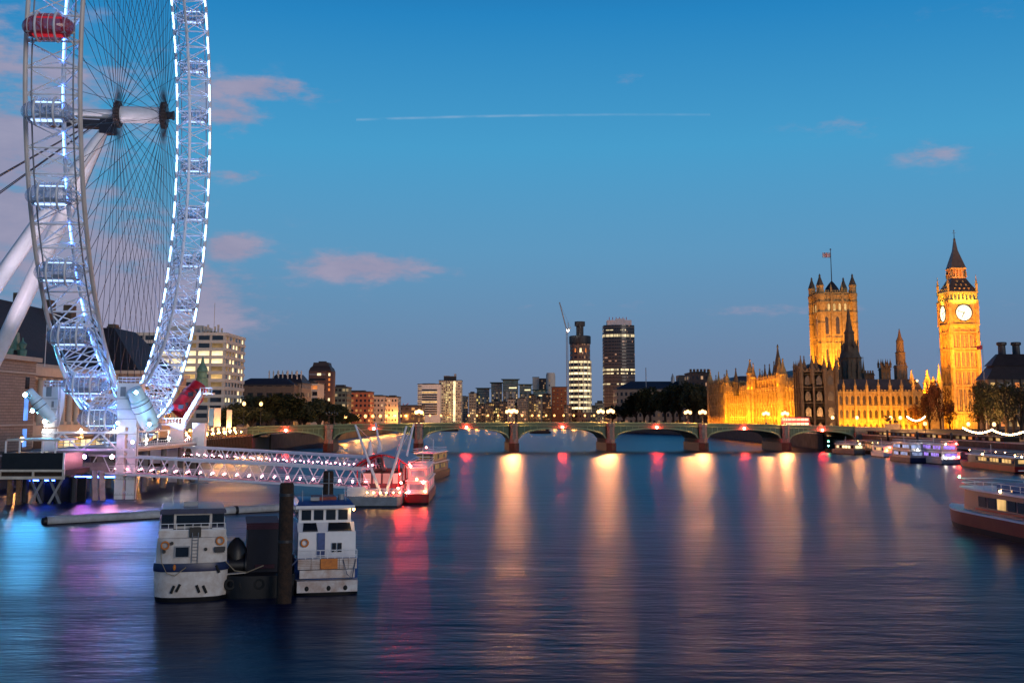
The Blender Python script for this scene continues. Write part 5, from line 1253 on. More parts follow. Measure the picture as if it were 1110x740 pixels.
# ------------------------------------------------------------------ gothic palace
PX = 135.0                                # plane of the river front
def ypx(px): 
    k = (px - CX)/F_PX; return PX/(k*_c) + 0.0
pal = thing('gothic_palace', 'long floodlit gothic palace along the river with rows of pinnacles', 'palace', (150, 560, 5.0))
GOLD = STONE
WIN = mat('leaded window', (.05, .04, .03), .25, var=.4)
class Facade:
    """gothic wall: origin o, unit u along it, outward normal n; everything in real metres"""
    def __init__(s, o, u, n): s.o, s.u, s.n = Vector(o), Vector(u), Vector(n)
    def p(s, t, d, z): q = s.o + s.u*t + s.n*d; return Vector((q.x, q.y, z))
    def slab(s, mb, t0, t1, d0, d1, z0, z1):
        c = s.p((t0+t1)/2, (d0+d1)/2, (z0+z1)/2); M = Matrix((s.u, s.n, ZV)).transposed()
        return mb.box(c, (abs(t1-t0), abs(d1-d0), abs(z1-z0)), M=M)
    def arch(s, mb, t, w, z0, z1, d):
        pts = [(t-w/2, z0), (t+w/2, z0), (t+w/2, z1-w*.7), (t+w*.28, z1-w*.25), (t, z1), (t-w*.28, z1-w*.25), (t-w/2, z1-w*.7)]
        f = [s.p(a, d, b) for a, b in pts]; k = [s.p(a, d-.12, b) for a, b in pts]; n = len(pts)
        mb.add(f + k, [tuple(range(n)), tuple(range(2*n-1, n-1, -1))] + [(i, n+i, n+(i+1) % n, (i+1) % n) for i in range(n)])
wcount = [0]; wrest = MB()
def gothic(fc, t0, t1, z0, z1, rows, bay, wallm, depth, pin=4.0, per=2, pw=.9, parent=None, cren=True):
    L = t1 - t0; nb = max(1, round(L/bay)); b = L/nb; H = (z1 - z0)/rows
    m = MB(); fc.slab(m, t0, t1, -depth, 0, z0, z1); wl = part('wall', m, wallm, parent)
    m = MB()
    for i in range(nb + 1):
        t = t0 + i*b; fc.slab(m, t - pw/2, t + pw/2, 0, .75, z0, z1 + .6)
        q = fc.p(t, .35, z1 + .6)
        if pin: m.pinnacle(q.x, q.y, q.z, pin, pw*.95)
    part('buttress', m, wallm, wl)
    m = MB()
    for r in range(rows + 1): fc.slab(m, t0, t1, 0, .32, z0 + r*H - .3 + (.02 if r == rows else 0), z0 + r*H + .3)
    for r in range(rows):                     # carved panel bands and mullions between window heads
        fc.slab(m, t0, t1, 0, .18, z0 + r*H + H*.80, z0 + r*H + H*.84)
        for i in range(nb):
            for j in range(1, per): fc.slab(m, t0 + i*b + b*j/per - .16, t0 + i*b + b*j/per + .16, 0, .34, z0 + r*H + .3, z0 + (r+1)*H - .3)
    part('string_course', m, wallm, wl)
    if cren:
        m = MB(); n_ = int(L/1.6)
        for i in range(n_): fc.slab(m, t0 + (i + .22)*L/n_, t0 + (i+.78)*L/n_, -.45, .05, z1 + .31, z1 + 1.25)
        fc.slab(m, t0, t1, -.4, .0, z1 + .01, z1 + .45)
        part('parapet', m, wallm, wl)
    for r in range(rows):
        for i in range(nb):
            for j in range(per):
                mw = wrest if wcount[0] >= 90 else MB()
                fc.arch(mw, t0 + i*b + b*(j + .5)/per, b/per*.50, z0 + r*H + H*.14, z0 + r*H + H*.76, .06)
                if mw is not wrest: part('window', mw, WIN, wl); wcount[0] += 1
    return wl
def turret(name, x, y, r, z0, z1, zt, wallm, parent, roofm=None):
    m = MB(); m.lathe((x, y, 0), [(r, z0), (r, z1 - 1.2), (r*1.16, z1 - 1.0), (r*1.16, z1 - .3), (r*.95, z1)], 8, R(22.5))
    for f in (.35, .6, .8): m.lathe((x, y, 0), [(r*1.07, z0 + (z1-z0)*f), (r*1.07, z0 + (z1-z0)*f + .5)], 8, R(22.5))
    o = part(name, m, wallm, parent)
    m = MB(); m.lathe((x, y, 0), [(r*.92, z1), (r*.78, z1 + (zt-z1)*.22), (r*.42, z1 + (zt-z1)*.5), (r*.15, z1 + (zt-z1)*.84), (r*.32, z1 + (zt-z1)*.88), (r*.06, zt)], 8, R(22.5))
    part('turret_cap', m, roofm or wallm, o); return o

RF = Facade((PX, 0, 0), (0, 1, 0), (-1, 0, 0))       # river front: t = y
yA, yB, yC, yD, yE = ypx(866.5), ypx(852), ypx(813.5), ypx(790), ypx(770.5)
zA = Z(419, (yA + yB)/2 ); 
gothic(RF, yA, yB, 4.9, 27.3, 3, 6.2, GOLD, 22, 4.5, 2, parent=pal)                 # north wing (short)
gothic(RF, yB, yC, 4.9, 26.8, 3, 6.6, GOLD, 22, 0, 2, parent=pal)                   # middle range
MF = Facade((PX + 1.2, 0, 0), (0, 1, 0), (-1, 0, 0))
gothic(MF, yB + 1, yC - 1, 26.9, 32.0, 1, 6.6, GOLD, 18, 3.0, 2, parent=pal)
gothic(RF, yC, yD, 4.9, 27.6, 3, 6.6, GOLD, 22, 4.0, 2, parent=pal)
SF = Facade((PX - 1.4, 0, 0), (0, 1, 0), (-1, 0, 0))
gothic(SF, yD, yE, 4.9, 33.8, 4, 7, GOLD, 26, 3.0, 2, parent=pal)                   # south pavilion
S2 = Facade((PX - 1.4, yD, 0), (1, 0, 0), (0, -1, 0)); gothic(S2, 0, 12, 27.6, 33.8, 1, 6, GOLD, 1.0, 0, 2, parent=pal)
for px_, r_, py_ in ((851.5, 1.9, 388), (815.5, 2.0, 389), (847.5, 1.5, 386.5), (819, 1.4, 393), (790, 1.9, 400.5), (771.5, 1.9, 400), (781, 1.4, 402.5)):
    yy = ypx(px_); zt_ = Z(py_, yy); turret('river_turret', PX - .6, yy, r_, 5, zt_ - 7.5, zt_, GOLD, pal)
# roofs, ventilator turrets and dark pinnacle clusters behind the river front
m = MB(); m.hip(PX + 3, PX + 21, yA, yB, 27.4, 33, 8, 1); m.hip(PX + 3, PX + 19, yB + 1, yC - 1, 32.1, 36.5, 7, 1); m.hip(PX + 3, PX + 21, yC, yD, 27.7, 33, 8, 1); m.hip(PX + 1, PX + 22, yD + 1, yE - 1, 33.9, 38, 8, 6)
part('roof', m, LEADROOF, pal)
for px_, Y_, py_, r_ in ((797.5, 720, 398.5, 1.7), (785, 790, 405, 1.4), (776, 805, 406, 1.3), (843.5, 640, 373, 1.9), (834, 660, 394, 1.3), (829, 665, 394.5, 1.3), (823.5, 670, 399, 1.2), (839, 655, 391, 1.3), (861, 620, 394, 1.3), (826, 690, 401, 1.1)):
    zt_ = Z(py_, Y_); turret('roof_turret', X(px_, Y_, 40), Y_, r_, 25, zt_ - (8 if r_ < 1.8 else 11), zt_, STONE_D, pal)
# north pavilion, unlit
yN = 556.0; xW = X(907, yN, 20)
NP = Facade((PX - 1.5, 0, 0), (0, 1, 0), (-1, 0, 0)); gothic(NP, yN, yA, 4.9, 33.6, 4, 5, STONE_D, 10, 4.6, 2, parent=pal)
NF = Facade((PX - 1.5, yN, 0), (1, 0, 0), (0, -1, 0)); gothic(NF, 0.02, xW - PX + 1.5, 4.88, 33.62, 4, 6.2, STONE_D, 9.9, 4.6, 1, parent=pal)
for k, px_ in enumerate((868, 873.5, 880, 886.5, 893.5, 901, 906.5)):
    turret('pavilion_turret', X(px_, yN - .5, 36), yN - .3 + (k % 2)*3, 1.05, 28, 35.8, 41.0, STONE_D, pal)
m = MB(); m.hip(PX, xW - 1, yN + 2, yA + 6, 33.8, 37.5, 5, 5); part('pavilion_roof', m, SLATE, pal)
# north front
nN = 564.0
FN = Facade((xW, nN, 0), (1, 0, 0), (0, -1, 0)); Ln = X(1003, nN, 20) - xW
gothic(FN, 0.03, Ln, 4.86, 24.2, 3, 5.72, GOLD, 18, 5.2, 2, 1.1, parent=pal)
m = MB(); m.hip(xW + .5, xW + Ln, nN + 1, nN + 17, 24.4, 30.5, 1, 7); part('roof', m, LEADROOF, pal)
if wrest.v: part('window', wrest, WIN, pal, kind='stuff')
def boxtower(px0, px1, pyt, Y_, mm, pins, zb=24):
    x0_, x1_ = X(px0, Y_, 35), X(px1, Y_, 35); zt_ = Z(pyt, Y_); w = x1_ - x0_; m = MB(); m.bb(x0_, x1_, Y_, Y_ + w, zb, zt_); m.bb(x0_ - .3, x1_ + .3, Y_ - .3, Y_ + w + .3, zt_ - 1.2, zt_ - .7)
    for k in range(4): m.bb(x0_ + w*(k + .2)/4, x0_ + w*(k + .75)/4, Y_ - .15, Y_ + .3, zt_, zt_ + 1.2)
    if pins:
        for i in (0, .5, 1):
            for j in (0, 1): m.pinnacle(x0_ + w*i, Y_ + w*j, zt_, pins, .9)
    o = part('roof_tower', m, mm, pal)
    for k in (0, 1):
        q = MB(); q.bb(x0_ + w*(.2 + .4*k), x0_ + w*(.4 + .4*k), Y_ - .06, Y_ - .01, zt_ - (zt_ - zb)*.6, zt_ - 2.6); part('window', q, WIN, o)
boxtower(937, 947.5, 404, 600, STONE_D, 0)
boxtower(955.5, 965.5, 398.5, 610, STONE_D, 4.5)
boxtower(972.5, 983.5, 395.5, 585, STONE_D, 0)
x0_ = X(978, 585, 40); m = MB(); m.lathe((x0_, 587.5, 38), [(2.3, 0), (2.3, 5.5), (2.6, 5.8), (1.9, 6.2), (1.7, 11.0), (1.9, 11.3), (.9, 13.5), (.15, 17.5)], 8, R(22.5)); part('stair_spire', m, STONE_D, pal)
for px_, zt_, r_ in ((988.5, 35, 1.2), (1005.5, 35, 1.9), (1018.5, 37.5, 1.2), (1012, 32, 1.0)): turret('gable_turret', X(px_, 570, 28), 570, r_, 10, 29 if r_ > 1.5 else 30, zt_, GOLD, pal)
m = MB(); m.bb(xW + Ln, X(1021, 566, 15), 566, 576, 4.9, 22); m.hip(xW + Ln, X(1021, 566, 15), 566, 576, 22, 27, 4, 3); part('end_range', m, GOLD, pal)
m = MB(); m.ell((X(995, 555, 28), 556, Z(412.5, 556)), (.55, .55, .55), nu=8, nv=5); part('roof_lamp', m, L_WARM, pal)

# central octagonal spire
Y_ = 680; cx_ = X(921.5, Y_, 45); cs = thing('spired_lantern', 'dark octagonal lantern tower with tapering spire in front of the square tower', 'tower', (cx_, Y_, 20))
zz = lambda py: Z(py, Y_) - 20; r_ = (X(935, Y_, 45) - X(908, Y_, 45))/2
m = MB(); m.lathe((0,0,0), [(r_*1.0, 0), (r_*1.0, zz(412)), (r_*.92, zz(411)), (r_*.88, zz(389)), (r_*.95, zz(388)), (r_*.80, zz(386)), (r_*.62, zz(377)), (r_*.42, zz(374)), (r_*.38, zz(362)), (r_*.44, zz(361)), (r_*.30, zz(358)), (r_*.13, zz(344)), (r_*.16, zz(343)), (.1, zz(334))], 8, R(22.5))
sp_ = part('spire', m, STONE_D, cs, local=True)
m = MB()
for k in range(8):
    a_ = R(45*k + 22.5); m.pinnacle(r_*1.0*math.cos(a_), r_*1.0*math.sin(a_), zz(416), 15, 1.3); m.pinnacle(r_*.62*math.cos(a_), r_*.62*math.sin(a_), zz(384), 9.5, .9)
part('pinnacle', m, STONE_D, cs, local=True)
for k in range(8):
    a_ = R(45*k - 90)
    for z0_, z1_, rr in ((zz(409), zz(392), r_*.845),):
        m = MB(); c = Vector((rr*math.cos(a_), rr*math.sin(a_), (z0_+z1_)/2)); m.box(c, (.3, 2.2, z1_ - z0_), rz=a_); part('lancet_window', m, WIN, sp_, local=True)

# square royal tower
Y_ = 800; vx0, vx1 = X(890.5, Y_, 70), X(926, Y_, 70); zz = lambda py: Z(py, Y_)
vt = thing('square_tower', 'massive square gothic tower glowing gold, flag on the roof and corner turrets', 'tower', ((vx0+vx1)/2, Y_, 5)); vw = vx1 - vx0
VF = Facade((vx0, Y_, 0), (1, 0, 0), (0, -1, 0)); VS = Facade((vx0, Y_, 0), (0, 1, 0), (-1, 0, 0))
m = MB(); m.bb(vx0, vx1, Y_, Y_ + vw, 5, zz(317)); wl = part('wall', m, GOLD, vt)
m = MB()
for fc in (VF, VS):
    for py in (412, 396, 372, 366, 338, 327, 320, 317.5): fc.slab(m, 0, vw, 0, .5, zz(py) - .4, zz(py) + .45)
    for k in range(1, 10): fc.slab(m, vw*k/10 - .25, vw*k/10 + .25, 0, .38, 30, zz(366)); fc.slab(m, vw*k/10 - .2, vw*k/10 + .2, 0, .34, zz(327), zz(318))
    for k in (1, 2): fc.slab(m, vw*k/3 - .6, vw*k/3 + .6, 0, .7, 30, zz(318))
    n_ = 14
    for i in range(n_): fc.slab(m, (i + .2)*vw/n_, (i + .75)*vw/n_, -.5, .1, zz(317), zz(317) + 1.7)
    for k in range(1, 3):
        q = fc.p(vw*k/3, 0, zz(316)); m.pinnacle(q.x, q.y, q.z, 6, 1.0)
part('tracery', m, GOLD, wl)
for fc in (VF, VS):
    for k in range(3):
        m = MB(); fc.arch(m, vw*(k + .5)/3, vw*.11, zz(362), zz(343), .12); part('window', m, WIN, wl)
        m = MB(); fc.arch(m, vw*(k + .5)/3, vw*.09, zz(393), zz(378), .12); part('window', m, WIN, wl)
    for k in range(6): m = MB(); fc.arch(m, vw*(k + .5)/6, vw*.07, zz(336.5), zz(328.5), .12); part('window', m, W_WARM, wl)
for dx, dy in ((0, 0), (1, 0), (0, 1), (1, 1)):
    x_, y_ = vx0 + dx*vw, Y_ + dy*vw
    m = MB(); m.lathe((x_, y_, 0), [(2.6, 5), (2.6, zz(322)), (2.9, zz(321)), (2.9, zz(318)), (2.4, zz(317.5)), (2.3, zz(311)), (2.6, zz(310.5)), (2.6, zz(309))], 8, R(22.5))
    for py in (412, 396, 372, 350, 338, 327): m.lathe((x_, y_, 0), [(2.8, zz(py) - .4), (2.8, zz(py) + .4)], 8, R(22.5))
    o = part('corner_turret', m, GOLD, vt)
    m = MB(); m.lathe((x_, y_, 0), [(2.5, zz(309)), (2.1, zz(307)), (1.3, zz(303.5)), (.5, zz(299.5)), (.8, zz(299)), (.1, zz(296.5))], 8, R(22.5)); part('turret_cap', m, STONE_D, o)
m = MB(); xc, yc = vx0 + vw*.5, Y_ + vw*.5; m.lathe((xc, yc, 0), [(5.5, zz(317)), (4.5, zz(311)), (2.2, zz(306)), (.6, zz(303))], 8); part('roof_crown', m, SLATE, vt)
m = MB(); m.tube((xc, yc, zz(306)), (xc, yc, zz(268.5)), .34, .22, n=8); m.ell((xc, yc, zz(268)), (.6, .6, .6), nu=8, nv=5); fp = part('flagpole', m, DARK, vt)
def union_flag(px_, py_, pz_, w, h, parent, rr=0):
    def flag(cx_, cz_, a, b, ang, mm, off, nm):
        m = MB(); n = 8
        for i in range(n):
            u0, u1 = -a/2 + a*i/n, -a/2 + a*(i+1)/n
            q = []
            for u, v in ((u0, -b/2), (u1, -b/2), (u1, b/2), (u0, b/2)):
                x_ = cx_ + u*math.cos(ang) - v*math.sin(ang); z_ = cz_ + u*math.sin(ang) + v*math.cos(ang)
                x_ = max(0, min(w, x_)); z_ = max(0, min(h, z_)); q.append((px_ - x_, py_ + math.sin(x_*1.9)*.35*x_/w + off, pz_ + z_))
            m.add(q, [(0,1,2,3)])
        return part(nm, m, mm, parent)
    f = flag(w/2, h/2, w, h, 0, NAVY, 0, 'flag')
    d_ = math.atan2(h, w); L = math.hypot(w, h)*.96
    for a_ in (d_, -d_):
        flag(w/2, h/2, L, h*.2, a_, WHITE, -.03, 'flag_diagonal'); flag(w/2, h/2, L, h*.08, a_, RED, -.05, 'flag_diagonal')
    for (a, b, mm, off) in ((w, h*.34, WHITE, -.07), (w, h*.2, RED, -.09)): flag(w/2, h/2, a, b, 0, mm, off, 'flag_cross')
    for (a, b, mm, off) in ((h, h*.34, WHITE, -.072), (h, h*.2, RED, -.092)): flag(w/2, h/2, a, b, R(90), mm, off, 'flag_cross')
union_flag(xc - .3, yc, zz(277), 5.4, 3.4, vt)

# clock tower
Y_ = 581; bw = 12.9; bx = X(1045.5, Y_, 50); zz = lambda py: Z(py, Y_)
ct = thing('clock_tower', 'tall floodlit gothic clock tower with glowing round clock faces', 'clock tower', (bx, Y_, 5), 0)
x0_, x1_, y0_, y1_ = bx - bw/2, bx + bw/2, Y_, Y_ + bw
m = MB(); m.bb(x0_, x1_, y0_, y1_, 4.9, zz(353)); sh = part('shaft', m, GOLD, ct)
cf = ((Facade((x0_, y0_, 0), (1,0,0), (0,-1,0))), (Facade((x0_, y0_, 0), (0,1,0), (-1,0,0))), Facade((x1_, y0_, 0), (0,1,0), (1,0,0)), Facade((x0_, y1_, 0), (1,0,0), (0,1,0)))
m = MB()
for fc in cf:
    for t_ in (0.0, bw): fc.slab(m, t_ - .95, t_ + .95, -.9, .55, 4.9, zz(352))
    for k in range(1, 3): fc.slab(m, bw*k/3 - .42, bw*k/3 + .42, 0, .40, 6, zz(356))
    for k in range(1, 13):
        if k % 4: fc.slab(m, bw*k/12 - .13, bw*k/12 + .13, 0, .22, 6, zz(357))
    for py in (447, 418, 400, 378, 360): fc.slab(m, -.95, bw + .95, 0, .72, zz(py) - .35, zz(py) + .45); fc.slab(m, -.6, bw + .6, 0, .5, zz(py) - 1.3, zz(py) - .9)
part('shaft_tracery', m, GOLD, sh)
for fc in cf[:2]:
    for i, (a, b) in enumerate(((445, 421), (416, 402), (397, 381), (376, 362))):
        for k in range(6):
            m = MB(); fc.arch(m, bw*(k + .5)/6, 1.1, zz(a), zz(b), .05); part('slit_window', m, WIN, sh)
CWH = bw + 1.7; o_ = .85
m = MB(); m.loft([[(x0_ - e, y0_ - e, z), (x1_ + e, y0_ - e, z), (x1_ + e, y1_ + e, z), (x0_ - e, y1_ + e, z)] for z, e in ((zz(355.5), .05), (zz(352), .9), (zz(326), .9))]); cs_ = part('clock_stage', m, GOLD, ct)
OPAL = emat('opal clock glass', (1, .90, .58), 2.0); HANDS = mat('clock hands', (.02, .02, .03), .5)
fcs = (Facade((x0_ - .9, y0_ - .9, 0), (1,0,0), (0,-1,0)), Facade((x0_ - .9, y0_ - .9, 0), (0,1,0), (-1,0,0)))
zc_ = zz(339); rr = 3.75
for fc in fcs:
    M_ = bw + 1.8
    m = MB()
    c = fc.p(M_/2, .02, zc_); m.tube(c, c + fc.n*.12, rr, n=40); dl = part('clock_dial', m, OPAL, cs_)
    m = MB(); m.ring(c + fc.n*.16, fc.u, ZV, rr + .22, .26, 48, 6); m.ring(c + fc.n*.14, fc.u, ZV, rr*.70, .05, 40, 4)
    for k in range(12):
        a_ = R(30*k); d_ = fc.u*math.cos(a_) + ZV*math.sin(a_); m.beam(c + d_*rr*.76 + fc.n*.15, c + d_*rr*.94 + fc.n*.15, .12, .16)
    part('dial_ring', m, HANDS, dl)
    m = MB()
    for a_, L_, w_ in ((R(90 - 204), rr*.62, .36), (R(90 - 288), rr*.90, .26)):
        d_ = fc.u*math.cos(a_) + ZV*math.sin(a_); m.beam(c + fc.n*.2 - d_*.6, c + fc.n*.2 + d_*L_, .12, w_)
    part('clock_hands', m, HANDS, dl)
    m = MB()
    for t_ in (.9, M_ - .9): fc.slab(m, t_ - .9, t_ + .9, 0, .45, zz(352), zz(325))
    for py in (351.5, 326.8): fc.slab(m, 0, M_, 0, .6, zz(py) - .3, zz(py) + .3)
    for sx_ in (-1, 1):
        for sz_ in (-1, 1): fc.slab(m, M_/2 + sx_*(rr + .1) - .8, M_/2 + sx_*(rr + .1) + .8, 0, .10, zc_ + sz_*rr*.95 - .5, zc_ + sz_*rr*.95 + .5)
    part('dial_surround', m, GOLD, cs_)
m = MB(); m.bb(x0_ - .2, x1_ + .2, y0_ - .2, y1_ + .2, zz(326), zz(316.5)); bf = part('belfry', m, mat('belfry stone', (.52, .46, .24), .8), ct)
m = MB()
for fc in cf:
    for k in range(8): fc.slab(m, bw*k/7 - .33, bw*k/7 + .33, .2, .9, zz(325.5), zz(318))
    fc.slab(m, -1.0, bw + 1.0, .2, 1.05, zz(318), zz(316)); fc.slab(m, -1.0, bw + 1.0, .2, .95, zz(326), zz(325))
part('belfry_arcade', m, GOLD, bf)
for fc in cf[:2]:
    for k in range(7): m = MB(); fc.arch(m, bw*(k + .5)/7, .95, zz(324.5), zz(318.6), .26); part('belfry_opening', m, WIN, bf)
ROOFI = mat('cast iron roof', (.055, .045, .042), .45, var=.3, scale=.8)
m = MB(); hw = bw/2
def sqr(h_, z): return [(bx - h_, Y_ + hw - h_, z), (bx + h_, Y_ + hw - h_, z), (bx + h_, Y_ + hw + h_, z), (bx - h_, Y_ + hw + h_, z)]
m.loft([sqr(hw + .9, zz(316)), sqr(hw + .7, zz(315)), sqr(hw*.80, zz(308)), sqr(hw*.58, zz(302)), sqr(hw*.52, zz(300.5))])
rf_ = part('lower_roof', m, ROOFI, ct)
m = MB()
for k in range(3):
    for j in range(2 + (2 - k)):
        w_ = hw*(1.0 - .2*k)
        for fc_n in (0, 1):
            t_ = -w_*.7 + 1.4*w_*(j + .5)/(4 - k); z_ = zz(313 - k*4.2); q = hw*(.98 - .17*k)
            m.box((bx + t_, Y_ + hw - q, z_), (.8, .8, 1.1)) if fc_n == 0 else m.box((bx - q, Y_ + hw + t_, z_), (.8, .8, 1.1))
part('roof_dormers', m, GOLD, rf_)
m = MB(); m.loft([sqr(hw*.55, zz(300.5)), sqr(hw*.55, zz(299.4))]); m.loft([sqr(hw*.42, zz(299.4)), sqr(hw*.42, zz(291))])
for k in range(5):
    for fx, fy in ((k/4, 0), (0, k/4), (1, k/4), (k/4, 1)): m.bb(bx - hw*.5 + hw*fx - .22, bx - hw*.5 + hw*fx + .22, Y_ + hw*.5 + hw*fy - .22, Y_ + hw*.5 + hw*fy + .22, zz(299.4), zz(291))
m.loft([sqr(hw*.58, zz(291)), sqr(hw*.60, zz(289.6)), sqr(hw*.55, zz(288.8))])
part('lantern_stage', m, mat('gilded lantern', (.50, .30, .12), .5, .2), ct)
m = MB(); m.loft([sqr(hw*.56, zz(288.8)), sqr(hw*.40, zz(281)), sqr(hw*.17, zz(270)), sqr(hw*.06, zz(258))]); m.lathe((bx, Y_ + hw, 0), [(.5, zz(258.5)), (.7, zz(257.5)), (.2, zz(256)), (.12, zz(249)), (.35, zz(248.4)), (.02, zz(246.8))], 8)
m.beam((bx - .9, Y_ + hw, zz(250.5)), (bx + .9, Y_ + hw, zz(250.5)), .15, .15)
part('spire', m, ROOFI, ct)
for sx_ in (-1, 1):
    for sy_ in (-1, 1):
            for k_, zp_, hp_, wp2_ in ((hw + .5, zz(316), 8.2, .9), (hw*.55, zz(300), 4, .5)): m = MB(); m.pinnacle(bx + sx_*k_, Y_ + hw + sy_*k_, zp_, hp_, wp2_); part('corner_pinnacle', m, GOLD, ct)

# ------------------------------------------------------------------ floodlighting of the stone
AMB = (1, .355, .012); AMB2 = (1, .30, .008)
area('river_front_floodlight', (PX - 8.4, (yA + yC)/2, 5.6), (PX, (yA + yC)/2, 22), yC - yA, .6, 98000, AMB)
area('river_front_floodlight', (PX - 8.4, (yC + yD)/2, 5.6), (PX, (yC + yD)/2, 22), yD - yC, .6, 74000, AMB)
area('river_front_floodlight', (PX - 9, (yD + yE)/2, 5.6), (PX, (yD + yE)/2, 26), yE - yD, .6, 56000, AMB2)
area('river_front_floodlight', (PX - 8.2, (yA + yD)/2, 6.2), (PX, (yA + yD)/2, 23), yD - yA, .6, 155000, AMB, spread=75)
area('clock_tower_floodlight', (bx - hw - 11, Y_ + 3, 8), (bx - hw, Y_ + hw, 26), 1, 10, 14000, AMB)
area('upper_storey_floodlight', (PX - 2.5, (yB + yC)/2, 28.3), (PX + 1.2, (yB + yC)/2, 31.5), yC - yB - 6, .4, 6500, AMB2)
area('north_front_floodlight', (xW + Ln/2, nN - 8, 5.8), (xW + Ln/2, nN, 14), Ln - 2, .5, 28000, AMB)
area('square_tower_floodlight', (vx0 + vw/2, Y_ + 219 - 26, 33), (vx0 + vw/2, 800, 62), 20, 2, 40000, AMB)
area('square_tower_floodlight', (vx0 + vw/2, 785, 37), (vx0 + vw/2, 800, 60), 20, 1, 46000, AMB)
area('square_tower_floodlight', (vx0 - 22, 800 + vw/2, 36), (vx0, 800 + vw/2, 62), 2, 20, 62000, AMB)
area('clock_tower_floodlight', (bx + 4, Y_ - 34, 9), (bx, Y_, 52), 14, 3, 19000, AMB2, spread=70)
area('clock_tower_floodlight', (bx - 4, Y_ - 9, 8), (bx, Y_, 26), 12, 1, 12500, AMB)
area('clock_tower_floodlight', (bx - 34, Y_ - 34, 26), (bx - hw, Y_ + 6, 52), 6, 6, 27000, AMB2, spread=60)
area('belfry_floodlight', (bx, Y_ - 2.9, zz(327.5)), (bx, Y_, zz(318)), 11, .3, 2200, (.95, .72, .08))
area('belfry_floodlight', (bx - hw - 2.9, Y_ + hw, zz(327.5)), (bx - hw, Y_ + hw, zz(318)), .3, 11, 2200, (.95, .72, .08))
area('lantern_floodlight', (bx, Y_ + hw*.12, zz(300.2)), (bx, Y_ + hw*.5, zz(292)), 5, .3, 260, AMB2)
# ------------------------------------------------------------------ building with chimneys at the right edge
Y_ = 492; zz = lambda py: Z(py, Y_); xa, xb = X(1071, Y_, 25), X(1190, Y_, 25)
ph = thing('chimney_building', 'dark roofed building with tall black chimneys at the right edge', 'building', ((xa+xb)/2, Y_, 5))
m = MB(); m.bb(xa, xb, Y_, Y_ + 12, 5, zz(411)); wl = part('wall', m, mat('dark office stone', (.12, .09, .075), .8), ph)
m = MB(); m.hip(xa - .5, xb, Y_ - .5, Y_ + 12.5, zz(411), zz(390), 6, 4); m.hip(X(1078, Y_, 25), xb, Y_ + 2, Y_ + 10, zz(396), zz(383), 4, 3); rf_ = part('roof', m, mat('bronze roof', (.030, .024, .026), .45, .3), ph)
for px_ in (1086, 1101.5, 1118): 
    m = MB(); x_ = X(px_, Y_ + 8, 40); m.lathe((x_, Y_ + 8, 0), [(4.2, zz(396)), (2.4, zz(386)), (1.6, zz(383)), (1.5, zz(373.5)), (2.1, zz(372.5)), (2.1, zz(370)), (1.6, zz(369.5))], 10); part('chimney', m, DARK, rf_)
for f in range(4):
    for k in range(14): window(wl, 1.7, 2.0, (W_WARM, GLASS, W_DIM, GLASS, W_ORG)[(k*3 + f*2) % 5], (xa + 2 + k*3.3, Y_ - .03, zz(414.5) - f*5.2 - 1), local=False)
m = MB()
for k in range(15): m.bb(xa + .1 + k*3.3, xa + .7 + k*3.3, Y_ - .6, Y_ + .1, 5, zz(411) + .02)
part('wall_pier', m, STONE_D, wl)
fp = thing('flagpole', 'slim flagpole with small red flag between the clock tower and the dark roof', 'flagpole', (X(1068, 470, 20), 470, 5.2))
m = MB(); m.tube((0,0,0), (0,0,Z(372, 470) - 5.2), .16, .10, n=8); part('pole', m, GREY, fp, local=True)
m = MB(); m.add([(0,0,Z(374,470)-5.2), (-2.2,.3,Z(375,470)-5.2), (-2.1,.2,Z(379,470)-5.2), (0,0,Z(378.5,470)-5.2), (0,.04,Z(374,470)-5.2), (-2.2,.34,Z(375,470)-5.2), (-2.1,.24,Z(379,470)-5.2), (0,.04,Z(378.5,470)-5.2)], [(0,1,2,3),(7,6,5,4),(0,4,5,1),(1,5,6,2),(2,6,7,3),(3,7,4,0)]); part('flag', m, RED, fp, local=True)

